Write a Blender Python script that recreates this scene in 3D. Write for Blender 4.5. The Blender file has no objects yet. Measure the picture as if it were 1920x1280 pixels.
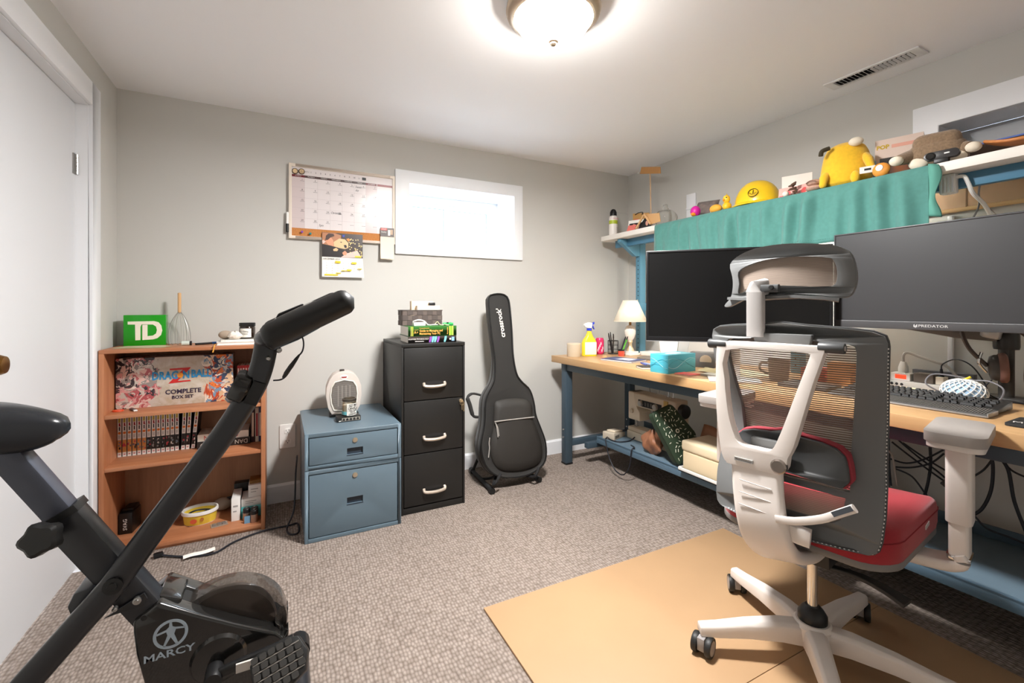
import bpy, bmesh, math, random
from mathutils import Vector, Matrix
from mathutils.geometry import tessellate_polygon
random.seed(7)
scene = bpy.context.scene
COL = scene.collection
PI = math.pi

# ---------------------------------------------------------------- camera
CAMH = 1.11; FPX = 843.0; CX = 960.0; CY = 575.0; YAW = math.radians(27.2)
camd = bpy.data.cameras.new('camera'); cam = bpy.data.objects.new('camera', camd); COL.objects.link(cam)
cam.location = (0, 0, CAMH); cam.rotation_euler = (PI/2, 0, -YAW)
camd.sensor_width = 36; camd.lens = 36*FPX/1920; camd.shift_y = -(640-CY)/1920
camd.clip_start = .02; camd.clip_end = 60
scene.camera = cam

# ---------------------------------------------------------------- daylight, exposure
world = bpy.data.worlds.new('sky'); scene.world = world; world.use_nodes = True
wbg = world.node_tree.nodes['Background']
wbg.inputs[0].default_value = (.86, .93, 1, 1); wbg.inputs[1].default_value = 7.0
scene.view_settings.view_transform = 'Standard'; scene.view_settings.look = 'None'
scene.view_settings.gamma = 1; scene.view_settings.use_curve_mapping = False
scene.view_settings.exposure = 1.2
LAMP_GLOW = 32.0      # frosted bowl as seen
LAMP_POWER = 32.0    # its light into the room
SHOP_STRENGTH = 48.0
DESK_LAMP_ON = False

# ---------------------------------------------------------------- pixel -> place (1920x1280 frame)
FW = Vector((math.sin(YAW), math.cos(YAW), 0)); RT = Vector((math.cos(YAW), -math.sin(YAW), 0)); CC = Vector((0, 0, CAMH))
def ray(x, y): return FW + RT*((x-CX)/FPX) + Vector((0, 0, (CY-y)/FPX))
def oz(x, y, z): d = ray(x, y); return CC + d*((z-CAMH)/d.z)
def ox(x, y, v): d = ray(x, y); return CC + d*(v/d.x)
def oy(x, y, v): d = ray(x, y); return CC + d*(v/d.y)
def od(x, y, D): return CC + ray(x, y)*D
def onplane(x, y, p, n):
    d = ray(x, y); return CC + d*((Vector(p)-CC).dot(n)/d.dot(n))

# room, metres
XL, XR, YB, YR, HC = -.726, 2.571, 2.883, -1.0, 2.195

# ---------------------------------------------------------------- materials
def lin(c):
    c = c/255.
    return c/12.92 if c <= .04045 else ((c+.055)/1.055)**2.4
def rgb(c): return (lin(c[0]), lin(c[1]), lin(c[2]), 1)
MATS = {}
def M(key, col=None, rough=.5, metal=0, var=0, vs=20, bump=0, bs=200, coat=0, emit=None, es=0, alpha=1, trans=0, spec=.5, stretch=None, sheen=0, ior=1.45):
    if key in MATS: return MATS[key]
    m = bpy.data.materials.new(key); m.use_nodes = True; MATS[key] = m
    nt = m.node_tree; b = nt.nodes['Principled BSDF']
    I = b.inputs
    I['Base Color'].default_value = rgb(col); I['Roughness'].default_value = rough; I['Metallic'].default_value = metal
    I['Specular IOR Level'].default_value = spec; I['Coat Weight'].default_value = coat; I['IOR'].default_value = ior
    I['Alpha'].default_value = alpha; I['Transmission Weight'].default_value = trans
    if sheen: I['Sheen Weight'].default_value = sheen
    if emit: I['Emission Color'].default_value = rgb(emit); I['Emission Strength'].default_value = es
    if var or bump:
        tc = nt.nodes.new('ShaderNodeTexCoord'); mp = nt.nodes.new('ShaderNodeMapping')
        nt.links.new(tc.outputs['Object'], mp.inputs[0])
        if stretch: mp.inputs['Scale'].default_value = stretch
    if var:
        n = nt.nodes.new('ShaderNodeTexNoise'); n.inputs['Scale'].default_value = vs; n.inputs['Detail'].default_value = 4
        nt.links.new(mp.outputs[0], n.inputs['Vector'])
        r = nt.nodes.new('ShaderNodeValToRGB'); nt.links.new(n.outputs[0], r.inputs[0])
        c = rgb(col); r.color_ramp.elements[0].position = .3; r.color_ramp.elements[1].position = .7
        r.color_ramp.elements[0].color = tuple(x*(1-var) for x in c[:3])+(1,)
        r.color_ramp.elements[1].color = tuple(min(1, x*(1+var)) for x in c[:3])+(1,)
        nt.links.new(r.outputs[0], I['Base Color'])
    if bump:
        n2 = nt.nodes.new('ShaderNodeTexNoise'); n2.inputs['Scale'].default_value = bs
        nt.links.new(mp.outputs[0], n2.inputs['Vector'])
        bp = nt.nodes.new('ShaderNodeBump'); bp.inputs['Strength'].default_value = bump; bp.inputs['Distance'].default_value = .002
        nt.links.new(n2.outputs[0], bp.inputs['Height']); nt.links.new(bp.outputs[0], I['Normal'])
    return m
def wood(key, c1, c2, axis=0, rough=.42, scale=14, coat=0.0):
    if key in MATS: return MATS[key]
    m = bpy.data.materials.new(key); m.use_nodes = True; MATS[key] = m
    nt = m.node_tree; b = nt.nodes['Principled BSDF']; b.inputs['Roughness'].default_value = rough; b.inputs['Coat Weight'].default_value = coat
    tc = nt.nodes.new('ShaderNodeTexCoord'); mp = nt.nodes.new('ShaderNodeMapping'); nt.links.new(tc.outputs['Object'], mp.inputs[0])
    s = [1, 1, 1]; s[axis] = .07; mp.inputs['Scale'].default_value = s
    n = nt.nodes.new('ShaderNodeTexNoise'); n.inputs['Scale'].default_value = scale; n.inputs['Detail'].default_value = 8; n.inputs['Distortion'].default_value = .6
    nt.links.new(mp.outputs[0], n.inputs['Vector'])
    n2 = nt.nodes.new('ShaderNodeTexNoise'); n2.inputs['Scale'].default_value = scale*9; n2.inputs['Detail'].default_value = 3
    nt.links.new(mp.outputs[0], n2.inputs['Vector'])
    ad = nt.nodes.new('ShaderNodeMath'); ad.operation = 'MULTIPLY_ADD'; ad.inputs[1].default_value = .35
    nt.links.new(n2.outputs[0], ad.inputs[0]); nt.links.new(n.outputs[0], ad.inputs[2])
    r = nt.nodes.new('ShaderNodeValToRGB'); nt.links.new(ad.outputs[0], r.inputs[0])
    r.color_ramp.elements[0].position = .42; r.color_ramp.elements[1].position = .92
    r.color_ramp.elements[0].color = rgb(c1); r.color_ramp.elements[1].color = rgb(c2)
    nt.links.new(r.outputs[0], b.inputs['Base Color'])
    return m
def carpet():
    m = bpy.data.materials.new('carpet_loop'); m.use_nodes = True
    nt = m.node_tree; b = nt.nodes['Principled BSDF']; b.inputs['Roughness'].default_value = .95; b.inputs['Specular IOR Level'].default_value = .1
    tc = nt.nodes.new('ShaderNodeTexCoord'); mp = nt.nodes.new('ShaderNodeMapping'); nt.links.new(tc.outputs['Object'], mp.inputs[0])
    mp.inputs['Scale'].default_value = (1, .62, 1)
    v = nt.nodes.new('ShaderNodeTexVoronoi'); v.inputs['Scale'].default_value = 88; v.inputs['Randomness'].default_value = .45
    nt.links.new(mp.outputs[0], v.inputs['Vector'])
    n = nt.nodes.new('ShaderNodeTexNoise'); n.inputs['Scale'].default_value = 9; n.inputs['Detail'].default_value = 5
    nt.links.new(tc.outputs['Object'], n.inputs['Vector'])
    r = nt.nodes.new('ShaderNodeValToRGB'); nt.links.new(v.outputs['Distance'], r.inputs[0])
    e = r.color_ramp.elements; e[0].position = .1; e[0].color = rgb((172, 159, 150)); e[1].position = .75; e[1].color = rgb((122, 109, 100))
    mx = nt.nodes.new('ShaderNodeMix'); mx.data_type = 'RGBA'; mx.blend_type = 'MULTIPLY'; mx.inputs[0].default_value = .35
    nt.links.new(r.outputs[0], mx.inputs[6])
    r2 = nt.nodes.new('ShaderNodeValToRGB'); nt.links.new(n.outputs[0], r2.inputs[0]); r2.color_ramp.elements[0].color = (.6, .6, .6, 1); r2.color_ramp.elements[0].position = .3
    nt.links.new(r2.outputs[0], mx.inputs[7]); nt.links.new(mx.outputs[2], b.inputs['Base Color'])
    bp = nt.nodes.new('ShaderNodeBump'); bp.invert = True; bp.inputs['Strength'].default_value = .9; bp.inputs['Distance'].default_value = .006
    nt.links.new(v.outputs['Distance'], bp.inputs['Height']); nt.links.new(bp.outputs[0], b.inputs['Normal'])
    return m
def meshcloth(key, col, freq, dens, axis='Z', line=(84, 70, 60)):
    """see-through woven net: rows of opaque thread with open gaps between them"""
    m = bpy.data.materials.new(key); m.use_nodes = True; MATS[key] = m
    nt = m.node_tree; b = nt.nodes['Principled BSDF']; b.inputs['Base Color'].default_value = rgb(col); b.inputs['Roughness'].default_value = .7
    tc = nt.nodes.new('ShaderNodeTexCoord'); w = nt.nodes.new('ShaderNodeTexWave'); w.wave_type = 'BANDS'; w.bands_direction = axis
    w.inputs['Scale'].default_value = freq; w.inputs['Distortion'].default_value = 0
    nt.links.new(tc.outputs['Object'], w.inputs['Vector'])
    r = nt.nodes.new('ShaderNodeValToRGB'); nt.links.new(w.outputs['Fac'], r.inputs[0])
    r.color_ramp.elements[0].position = .25; r.color_ramp.elements[0].color = (1, 1, 1, 1)
    r.color_ramp.elements[1].position = .55; r.color_ramp.elements[1].color = (dens, dens, dens, 1)
    nt.links.new(r.outputs[0], b.inputs['Alpha'])
    r2 = nt.nodes.new('ShaderNodeValToRGB'); nt.links.new(w.outputs['Fac'], r2.inputs[0])
    r2.color_ramp.elements[0].position = .12; r2.color_ramp.elements[0].color = rgb(line); r2.color_ramp.elements[1].position = .4; r2.color_ramp.elements[1].color = rgb(col)
    nt.links.new(r2.outputs[0], b.inputs['Base Color'])
    return m
def glassy(key, col=(255, 255, 255), opacity=.12, rough=.03):
    """thin clear sheet: mostly see-through with a sharp sheen"""
    if key in MATS: return MATS[key]
    m = bpy.data.materials.new(key); m.use_nodes = True; MATS[key] = m
    nt = m.node_tree; nt.nodes.remove(nt.nodes['Principled BSDF']); out = nt.nodes['Material Output']
    t = nt.nodes.new('ShaderNodeBsdfTransparent'); t.inputs[0].default_value = rgb(col)
    g = nt.nodes.new('ShaderNodeBsdfGlossy'); g.inputs['Roughness'].default_value = rough
    mx = nt.nodes.new('ShaderNodeMixShader'); mx.inputs[0].default_value = opacity
    nt.links.new(t.outputs[0], mx.inputs[1]); nt.links.new(g.outputs[0], mx.inputs[2]); nt.links.new(mx.outputs[0], out.inputs[0])
    return m

# ---------------------------------------------------------------- mesh builder
class MB:
    def __init__(s): s.v = []; s.f = []; s.mi = []; s.m = 0
    def mat(s, i): s.m = i; return s
    def add(s, vs, fs):
        o = len(s.v); s.v += [tuple(v) for v in vs]
        for f in fs: s.f.append([i+o for i in f]); s.mi.append(s.m)
        return s
    def box(s, x0, y0, z0, x1, y1, z1):
        return s.add([(x0,y0,z0),(x1,y0,z0),(x1,y1,z0),(x0,y1,z0),(x0,y0,z1),(x1,y0,z1),(x1,y1,z1),(x0,y1,z1)],
                     [(0,3,2,1),(4,5,6,7),(0,1,5,4),(1,2,6,5),(2,3,7,6),(3,0,4,7)])
    def cbox(s, c, size, rot=None):
        R = rot if rot is not None else Matrix.Identity(3)
        h = [k/2 for k in size]; vs = []
        for z in (-1, 1):
            for x, y in ((-1,-1),(1,-1),(1,1),(-1,1)): vs.append(Vector(c)+R@Vector((x*h[0], y*h[1], z*h[2])))
        return s.add(vs, [(0,3,2,1),(4,5,6,7),(0,1,5,4),(1,2,6,5),(2,3,7,6),(3,0,4,7)])
    def rod(s, a, b, r, n=10, r2=None): return s.tube([a, b], [r, r if r2 is None else r2], n)
    def tube(s, pts, r, n=8, closed=False, caps=True, flat=1.0, up=None):
        P = [Vector(p) for p in pts]; N = len(P); rs = r if isinstance(r, (list, tuple)) else [r]*N
        vs = []; prev = None
        for i in range(N):
            if closed: t = P[(i+1) % N]-P[i-1]
            else: t = P[min(i+1, N-1)]-P[max(i-1, 0)]
            if t.length < 1e-9: t = Vector((0, 0, 1))
            t.normalize()
            if up is not None: a = Vector(up)-t*Vector(up).dot(t)
            elif prev is None:
                a = Vector((0, 0, 1)) if abs(t.z) < .9 else Vector((1, 0, 0)); a = a-t*a.dot(t)
            else: a = prev-t*prev.dot(t)
            a.normalize(); prev = a; b = t.cross(a)
            for k in range(n):
                an = 2*PI*k/n; vs.append(P[i]+a*(rs[i]*math.cos(an))+b*(rs[i]*flat*math.sin(an)))
        fs = []
        for i in range(N if closed else N-1):
            for k in range(n):
                j = (i+1) % N; fs.append((i*n+k, i*n+(k+1) % n, j*n+(k+1) % n, j*n+k))
        if caps and not closed: fs.append(tuple(range(n-1, -1, -1))); fs.append(tuple((N-1)*n+k for k in range(n)))
        return s.add(vs, fs)
    def sweep(s, pts, sec, up=(0, 0, 1), scales=None):
        """section polygon (side, up) carried along pts"""
        P = [Vector(p) for p in pts]; N = len(P); n = len(sec); vs = []; U = Vector(up)
        for i in range(N):
            t = (P[min(i+1, N-1)]-P[max(i-1, 0)]).normalized(); a = (U-t*U.dot(t)).normalized(); b = t.cross(a)
            k = scales[i] if scales else (1, 1)
            for q in sec: vs.append(P[i]+b*q[0]*k[0]+a*q[1]*k[1])
        fs = [(i*n+k, i*n+(k+1) % n, (i+1)*n+(k+1) % n, (i+1)*n+k) for i in range(N-1) for k in range(n)]
        fs.append(tuple(range(n-1, -1, -1))); fs.append(tuple((N-1)*n+k for k in range(n)))
        return s.add(vs, fs)
    def lathe(s, prof, n=24, c=(0, 0, 0), axis='z', sq=1.0, ring=False, caps=True):
        vs = []; fs = []; c = Vector(c)
        for r, h in prof:
            for k in range(n):
                a = 2*PI*k/n; x, y = r*math.cos(a), r*math.sin(a)*sq
                p = {'z': (x, y, h), 'x': (h, x, y), 'y': (x, h, y)}[axis]; vs.append(c+Vector(p))
        N = len(prof)
        for i in range(N if ring else N-1):
            j = (i+1) % N
            for k in range(n): fs.append((i*n+k, i*n+(k+1) % n, j*n+(k+1) % n, j*n+k))
        if ring or not caps: return s.add(vs, fs)
        if prof[0][0] > 1e-6: fs.append(tuple(range(n-1, -1, -1)))
        if prof[-1][0] > 1e-6: fs.append(tuple((len(prof)-1)*n+k for k in range(n)))
        return s.add(vs, fs)
    def ball(s, c, r, n=16, m=10, rot=None):
        if not isinstance(r, (tuple, list)): r = (r, r, r)
        vs = []; fs = []; c = Vector(c); R = rot if rot is not None else Matrix.Identity(3)
        for i in range(m+1):
            t = PI*i/m
            for k in range(n):
                a = 2*PI*k/n; vs.append(c+R@Vector((r[0]*math.sin(t)*math.cos(a), r[1]*math.sin(t)*math.sin(a), r[2]*math.cos(t))))
        for i in range(m):
            for k in range(n): fs.append((i*n+k, (i+1)*n+k, (i+1)*n+(k+1) % n, i*n+(k+1) % n))
        return s.add(vs, fs)
    def slab(s, loops, fA, fB):
        """outline with optional holes, from surface A to surface B"""
        L3 = [[Vector((p[0], p[1], 0)) for p in L] for L in loops]
        tris = tessellate_polygon(L3); flat = [p for L in loops for p in L]; n = len(flat)
        vs = [fA(*p) for p in flat]+[fB(*p) for p in flat]; fs = []
        for t in tris: fs.append(tuple(t)); fs.append(tuple(i+n for i in reversed(t)))
        o = 0
        for L in loops:
            k = len(L)
            for i in range(k): j = (i+1) % k; fs.append((o+i, o+j, n+o+j, n+o+i))
            o += k
        return s.add(vs, fs)
    def prism(s, poly, axis, a, b, holes=()):
        """polygon extruded along an axis: 'x' -> (y,z), 'y' -> (x,z), 'z' -> (x,y)"""
        f = {'x': lambda h: (lambda u, v: (h, u, v)), 'y': lambda h: (lambda u, v: (u, h, v)), 'z': lambda h: (lambda u, v: (u, v, h))}[axis]
        return s.slab([poly]+list(holes), f(a), f(b))
    def grid(s, fn, nu, nv, thick=None):
        vs = [fn(i/nu, j/nv) for j in range(nv+1) for i in range(nu+1)]
        fs = [(j*(nu+1)+i, j*(nu+1)+i+1, (j+1)*(nu+1)+i+1, (j+1)*(nu+1)+i) for j in range(nv) for i in range(nu)]
        return s.add(vs, fs)
def resample(pts, n, closed=True):
    P = [Vector(p) for p in pts]
    if closed: P = P+[P[0]]
    d = [0]
    for i in range(1, len(P)): d.append(d[-1]+(P[i]-P[i-1]).length)
    out = []; j = 0
    for k in range(n):
        t = d[-1]*k/(n if closed else n-1)
        while j < len(P)-2 and d[j+1] < t: j += 1
        f = (t-d[j])/max(1e-9, d[j+1]-d[j]); out.append(P[j].lerp(P[j+1], min(1, f)))
    return out
def smooth_path(pts, n=6, closed=False):
    P = [Vector(p) for p in pts]; N = len(P); out = []
    for i in range(N if closed else N-1):
        p0 = P[i-1] if (i > 0 or closed) else P[i]; p1 = P[i]; p2 = P[(i+1) % N]; p3 = P[(i+2) % N] if (closed or i+2 < N) else p2
        for k in range(n):
            t = k/n; out.append(.5*((2*p1)+(p2-p0)*t+(2*p0-5*p1+4*p2-p3)*t*t+(3*p1-p0-3*p2+p3)*t**3))
    if not closed: out.append(P[-1])
    return out
def obj(name, mb, mat, parent=None, bevel=0, seg=2, smooth=35, world=False, xf=None, bang=28):
    me = bpy.data.meshes.new(name)
    me.from_pydata(mb.v, [], mb.f)
    mats = mat if isinstance(mat, (list, tuple)) else [mat]
    for m in mats: me.materials.append(m)
    if len(mats) > 1: me.polygons.foreach_set('material_index', [min(i, len(mats)-1) for i in mb.mi])
    bm = bmesh.new(); bm.from_mesh(me)
    bmesh.ops.remove_doubles(bm, verts=bm.verts, dist=1e-6)
    bmesh.ops.recalc_face_normals(bm, faces=bm.faces)
    if bevel:
        es = [e for e in bm.edges if len(e.link_faces) == 2 and e.calc_face_angle(0) > math.radians(bang)]
        if es: bmesh.ops.bevel(bm, geom=es, offset=bevel, segments=seg, affect='EDGES', clamp_overlap=True, profile=.5)
    if xf is not None: bm.transform(xf)
    bm.to_mesh(me); bm.free()
    if smooth:
        me.polygons.foreach_set('use_smooth', [True]*len(me.polygons))
        me.set_sharp_from_angle(angle=math.radians(smooth))
    me.update()
    o = bpy.data.objects.new(name, me); COL.objects.link(o)
    if parent is not None:
        o.parent = parent
        if world:
            root = parent
            inv = Matrix.Identity(4); ch = []
            while root is not None: ch.append(root); root = root.parent
            for r in reversed(ch): inv = inv @ r.matrix_parent_inverse @ r.matrix_basis
            o.matrix_parent_inverse = inv.inverted()
    return o
def tag(o, label, cat, group=None):
    o['label'] = label; o['category'] = cat
    if group: o['group'] = group
    return o
def thing(name, label, cat, loc=(0, 0, 0), rotz=0, group=None):
    o = bpy.data.objects.new(name, None); COL.objects.link(o); o.location = loc; o.rotation_euler = (0, 0, rotz)
    o.empty_display_size = .05
    return tag(o, label, cat, group)
def struct(name, mb, mat, parent=None, **k):
    o = obj(name, mb, mat, parent, **k)
    if parent is None: o['kind'] = 'structure'
    return o
def dup(root, loc, rotz=None, label=None):
    r = root.copy(); COL.objects.link(r); r.location = loc
    if rotz is not None: r.rotation_euler = (0, 0, rotz)
    if label: r['label'] = label
    for ch in list(root.children):
        c = ch.copy(); COL.objects.link(c); c.parent = r
        for g in list(ch.children):
            d = g.copy(); COL.objects.link(d); d.parent = c
    return r
def lettering(body, size, mat, parent, origin, right, up, align='CENTER', name='lettering', depth=.0004, squeeze=1.0, shear=0, bold=0, world=False, spacing=1.0):
    cu = bpy.data.curves.new('txt', 'FONT'); cu.body = body; cu.size = size; cu.align_x = align; cu.align_y = 'CENTER'
    cu.extrude = depth/2; cu.resolution_u = 2; cu.shear = shear; cu.offset = bold; cu.space_character = spacing
    t = bpy.data.objects.new('txt', cu); COL.objects.link(t)
    me = bpy.data.meshes.new_from_object(t); bpy.data.objects.remove(t); bpy.data.curves.remove(cu)
    r = Vector(right).normalized(); u = Vector(up); u = (u-r*u.dot(r)).normalized(); n = r.cross(u)
    mt = Matrix.Translation(Vector(origin)) @ Matrix((r, u, n)).transposed().to_4x4() @ Matrix.Diagonal((squeeze, 1, 1, 1))
    me.transform(mt); me.materials.clear(); me.materials.append(mat); me.name = name
    o = bpy.data.objects.new(name, me); COL.objects.link(o); o.parent = parent
    if world and parent is not None:
        o.matrix_parent_inverse = Matrix.Translation(-Vector(parent.location))
    return o
def rotz(a): return Matrix.Rotation(a, 3, 'Z')
def rrect(w, h, r, n=4, cx=0, cy=0):
    pts = []
    for sx, sy, a0 in ((1, 1, 0), (-1, 1, PI/2), (-1, -1, PI), (1, -1, 1.5*PI)):
        for k in range(n+1):
            a = a0+PI/2*k/n; pts.append((cx+sx*(w/2-r)+r*math.cos(a), cy+sy*(h/2-r)+r*math.sin(a)))
    return pts
def circ(r, n=20, cx=0, cy=0, ry=None): return [(cx+r*math.cos(2*PI*k/n), cy+(ry or r)*math.sin(2*PI*k/n)) for k in range(n)]

WHITE = M('white_plastic', (232, 230, 226), .4); BLACK = M('black_plastic', (24, 24, 25), .4); DARK = M('dark_matte', (33, 33, 34), .65)
TRIM = M('trim_paint', (236, 237, 240), .4); CHROME = M('chrome', (215, 215, 215), .18, 1); STEEL = M('dull_steel', (170, 168, 165), .35, 1)
PAPER = M('paper', (238, 234, 226), .7); INK = M('ink', (30, 28, 28), .6)
# ================================================================ the room
paint = M('wall_paint', (200, 198, 193), .75, bump=.05, bs=350, spec=.25)
ceilp = M('ceiling_paint', (247, 247, 249), .8, spec=.2)
W = .25
# back wall with the small window opening
wx0, wx1, wz0, wz1 = .728, 1.497, 1.519, 1.909
b = MB()
b.box(XL-W, YB, -.05, wx0, YB+W, HC+.05); b.box(wx1, YB, -.05, XR+W, YB+W, HC+.05)
b.box(wx0, YB, -.05, wx1, YB+W, wz0); b.box(wx0, YB, wz1, wx1, YB+W, HC+.05)
struct('wall_back', b, paint, smooth=0)
# right wall with the window above the bench
vy0, vy1, vz0, vz1 = .13, .90, 1.70, 1.907
b = MB()
b.box(XR, YR-W, -.05, XR+W, vy0, HC+.05); b.box(XR, vy1, -.05, XR+W, YB, HC+.05)
b.box(XR, vy0, -.05, XR+W, vy1, vz0); b.box(XR, vy0, vz1, XR+W, vy1, HC+.05)
struct('wall_right', b, paint, smooth=0)
# left wall with the doorway
dy0, dy1, dz1 = 1.72, 2.51, 1.965
b = MB()
b.box(XL-W, YR-W, -.05, XL, dy0, HC+.05); b.box(XL-W, dy1, -.05, XL, YB, HC+.05); b.box(XL-W, dy0, dz1, XL, dy1, HC+.05)
struct('wall_left', b, paint, smooth=0)
b = MB(); b.box(XL-W, YR-W, -.05, XR+W, YR, HC+.05); struct('wall_rear', b, paint, smooth=0)
b = MB(); b.box(XL-W, YR-W, -.08, XR+W, YB+W, 0); struct('floor', b, carpet(), smooth=0)
b = MB(); b.box(XL-W, YR-W, HC, XR+W, YB+W, HC+.06); struct('ceiling', b, ceilp, smooth=0)

def baseboard(name, a, c, n, h=.105, t=.014):
    a, c, n = Vector(a), Vector(c), Vector(n)
    sec = [(0, 0), (t, 0), (t, h-.012), (t*.45, h), (0, h)]
    m = MB(); vs = []
    for p in (a, c):
        for q in sec: vs.append(p+n*q[0]+Vector((0, 0, q[1])))
    k = len(sec); m.add(vs, [(i, (i+1) % k, k+(i+1) % k, k+i) for i in range(k)]+[tuple(range(k)), tuple(range(2*k-1, k-1, -1))])
    struct(name, m, TRIM, smooth=0)
baseboard('baseboard_back', (XL, YB, 0), (XR, YB, 0), (0, -1, 0))
baseboard('baseboard_right', (XR, YR, 0), (XR, YB-.014, 0), (-1, 0, 0))
baseboard('baseboard_left', (XL, 2.62, 0), (XL, YB-.014, 0), (1, 0, 0))
baseboard('baseboard_rear', (XL, YR, 0), (XR, YR, 0), (0, 1, 0))

# door: slab, hinge, knob; casing is trim
d = MB(); d.box(XL-.075, dy0+.004, .012, XL-.04, dy1-.003, dz1-.004)
door = struct('door_1', d, M('door_paint', (212, 213, 216), .45, spec=.4), smooth=0)
for z in (1.705, .235):
    h = MB(); h.box(XL-.041, dy1-.03, z-.042, XL-.036, dy1-.002, z+.042)
    for k in range(5): h.lathe([(.0065, z-.042+k*.0168+.0008), (.0065, z-.042+(k+1)*.0168-.0008)], 10, (XL-.034, dy1-.004, 0))
    obj('hinge', h, STEEL, door)
k = MB(); k.lathe([(.033, 0), (.033, .005), (.014, .012), (.012, .03), (.024, .04), (.03, .055), (.024, .07), (0, .074)], 20, (XL-.04, 1.795, .945), 'x')
obj('knob', k, M('brass', (150, 110, 60), .3, 1), door)
def casing(name, pts, w=.095, t=.018):
    pass
c = MB()
prof = lambda y, z: None
cw = .098
c.box(XL, dy1, 0, XL+.016, dy1+cw, dz1+cw); c.box(XL, dy0-cw, 0, XL+.016, dy0, dz1+cw); c.box(XL, dy0, dz1, XL+.016, dy1, dz1+cw)
struct('trim_1', c, TRIM, bevel=.004)
c = MB(); c.box(XL-W, dy1, 0, XL-.001, dy1+.0005, dz1); c.box(XL-.09, dy1-.0028, 0, XL+.001, dy1+.001, dz1); c.box(XL-.09, dy0-.001, 0, XL+.001, dy0+.003, dz1); c.box(XL-.09, dy0, dz1-.003, XL+.001, dy1, dz1+.001)
c.box(XL-.115, dy0, 0, XL-.078, dy0+.012, dz1); c.box(XL-.115, dy1-.012, 0, XL-.078, dy1, dz1); c.box(XL-.115, dy0, dz1-.012, XL-.078, dy1, dz1)
struct('trim_2', c, TRIM, smooth=0)

# back window: deep white recess, sliding sashes, casing
pane = glassy('window_glass', (250, 253, 255), .06)
c = MB(); yy = YB+.005
c.box(wx0, YB-.002, wz0-.002, wx1, YB+W+.1, wz0+.006); c.box(wx0, YB-.002, wz1-.006, wx1, YB+W+.1, wz1+.002)
c.box(wx0-.002, YB-.002, wz0, wx0+.006, YB+W+.1, wz1); c.box(wx1-.006, YB-.002, wz0, wx1+.002, YB+W+.1, wz1)
win = struct('window_1', c, TRIM, smooth=0)
c = MB(); fw = .085
c.prism([(wx0-fw, wz0-fw+.012), (wx1+fw-.022, wz0-fw+.012), (wx1+fw-.022, wz1+fw-.01), (wx0-fw, wz1+fw-.01)], 'y', YB-.02, YB-.0005, holes=[[(wx0+.006, wz0+.006), (wx0+.006, wz1-.006), (wx1-.006, wz1-.006), (wx1-.006, wz0+.006)]])
obj('window_casing', c, TRIM, win, bevel=.004)
yf = YB+W+.02
c = MB(); c.prism([(wx0, wz0), (wx1, wz0), (wx1, wz1), (wx0, wz1)], 'y', yf, yf+.07, holes=[[(wx0+.045, wz0+.04), (wx0+.045, wz1-.05), (wx1-.045, wz1-.05), (wx1-.045, wz0+.04)]])
obj('window_frame', c, M('vinyl', (240, 243, 246), .3), win, bevel=.004)
seal = M('window_seal', (120, 150, 165), .5)
for i, (a, e, yo) in enumerate(((wx0+.045, 1.10, .012), (1.08, wx1-.045, .034))):
    s_ = MB(); zo0, zo1 = wz0+.04, wz1-.05
    s_.prism([(a, zo0), (e, zo0), (e, zo1), (a, zo1)], 'y', yf+yo, yf+yo+.02, holes=[[(a+.035, zo0+.035), (a+.035, zo1-.035), (e-.035, zo1-.035), (e-.035, zo0+.035)]])
    so = obj('sash', s_, M('vinyl'), win, bevel=.002)
    g = MB(); g.box(a+.03, yf+yo+.008, zo0+.03, e-.03, yf+yo+.012, zo1-.03); obj('pane', g, pane, so, smooth=0)
    g = MB(); g.prism([(a+.035, zo0+.035), (e-.035, zo0+.035), (e-.035, zo1-.035), (a+.035, zo1-.035)], 'y', yf+yo+.004, yf+yo+.012, holes=[[(a+.039, zo0+.039), (a+.039, zo1-.039), (e-.039, zo1-.039), (e-.039, zo0+.039)]])
    obj('seal', g, seal, so, smooth=0)

# right window above the shelf
c = MB()
c.box(XR-.002, vy0, vz0-.002, XR+W+.1, vy1, vz0+.006); c.box(XR-.002, vy0, vz1-.006, XR+W+.1, vy1, vz1+.002)
c.box(XR-.002, vy0-.002, vz0, XR+W+.1, vy0+.006, vz1); c.box(XR-.002, vy1-.006, vz0, XR+W+.1, vy1+.002, vz1)
win2 = struct('window_2', c, TRIM, smooth=0)
c = MB(); c.prism([(vy0-fw, vz0-.03), (vy1+fw, vz0-.03), (vy1+fw, vz1+fw+.012), (vy0-fw, vz1+fw+.012)], 'x', XR-.02, XR-.0005, holes=[[(vy0+.006, vz0+.006), (vy0+.006, vz1-.006), (vy1-.006, vz1-.006), (vy1-.006, vz0+.006)]])
obj('window_casing', c, TRIM, win2, bevel=.004)
xf_ = XR+W+.02
c = MB(); c.prism([(vy0, vz0), (vy1, vz0), (vy1, vz1), (vy0, vz1)], 'x', xf_, xf_+.07, holes=[[(vy0+.045, vz0+.04), (vy0+.045, vz1-.05), (vy1-.045, vz1-.05), (vy1-.045, vz0+.04)]])
obj('window_frame', c, M('vinyl'), win2, bevel=.004)
for a, e, xo in ((vy0+.045, .52, .012), (.50, vy1-.045, .034)):
    s_ = MB(); zo0, zo1 = vz0+.04, vz1-.05
    s_.prism([(a, zo0), (e, zo0), (e, zo1), (a, zo1)], 'x', xf_+xo, xf_+xo+.02, holes=[[(a+.03, zo0+.03), (a+.03, zo1-.03), (e-.03, zo1-.03), (e-.03, zo0+.03)]])
    so = obj('sash', s_, M('vinyl'), win2, bevel=.002)
    g = MB(); g.box(xf_+xo+.008, a+.025, zo0+.025, xf_+xo+.012, e-.025, zo1-.025); obj('pane', g, pane, so, smooth=0)
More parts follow.
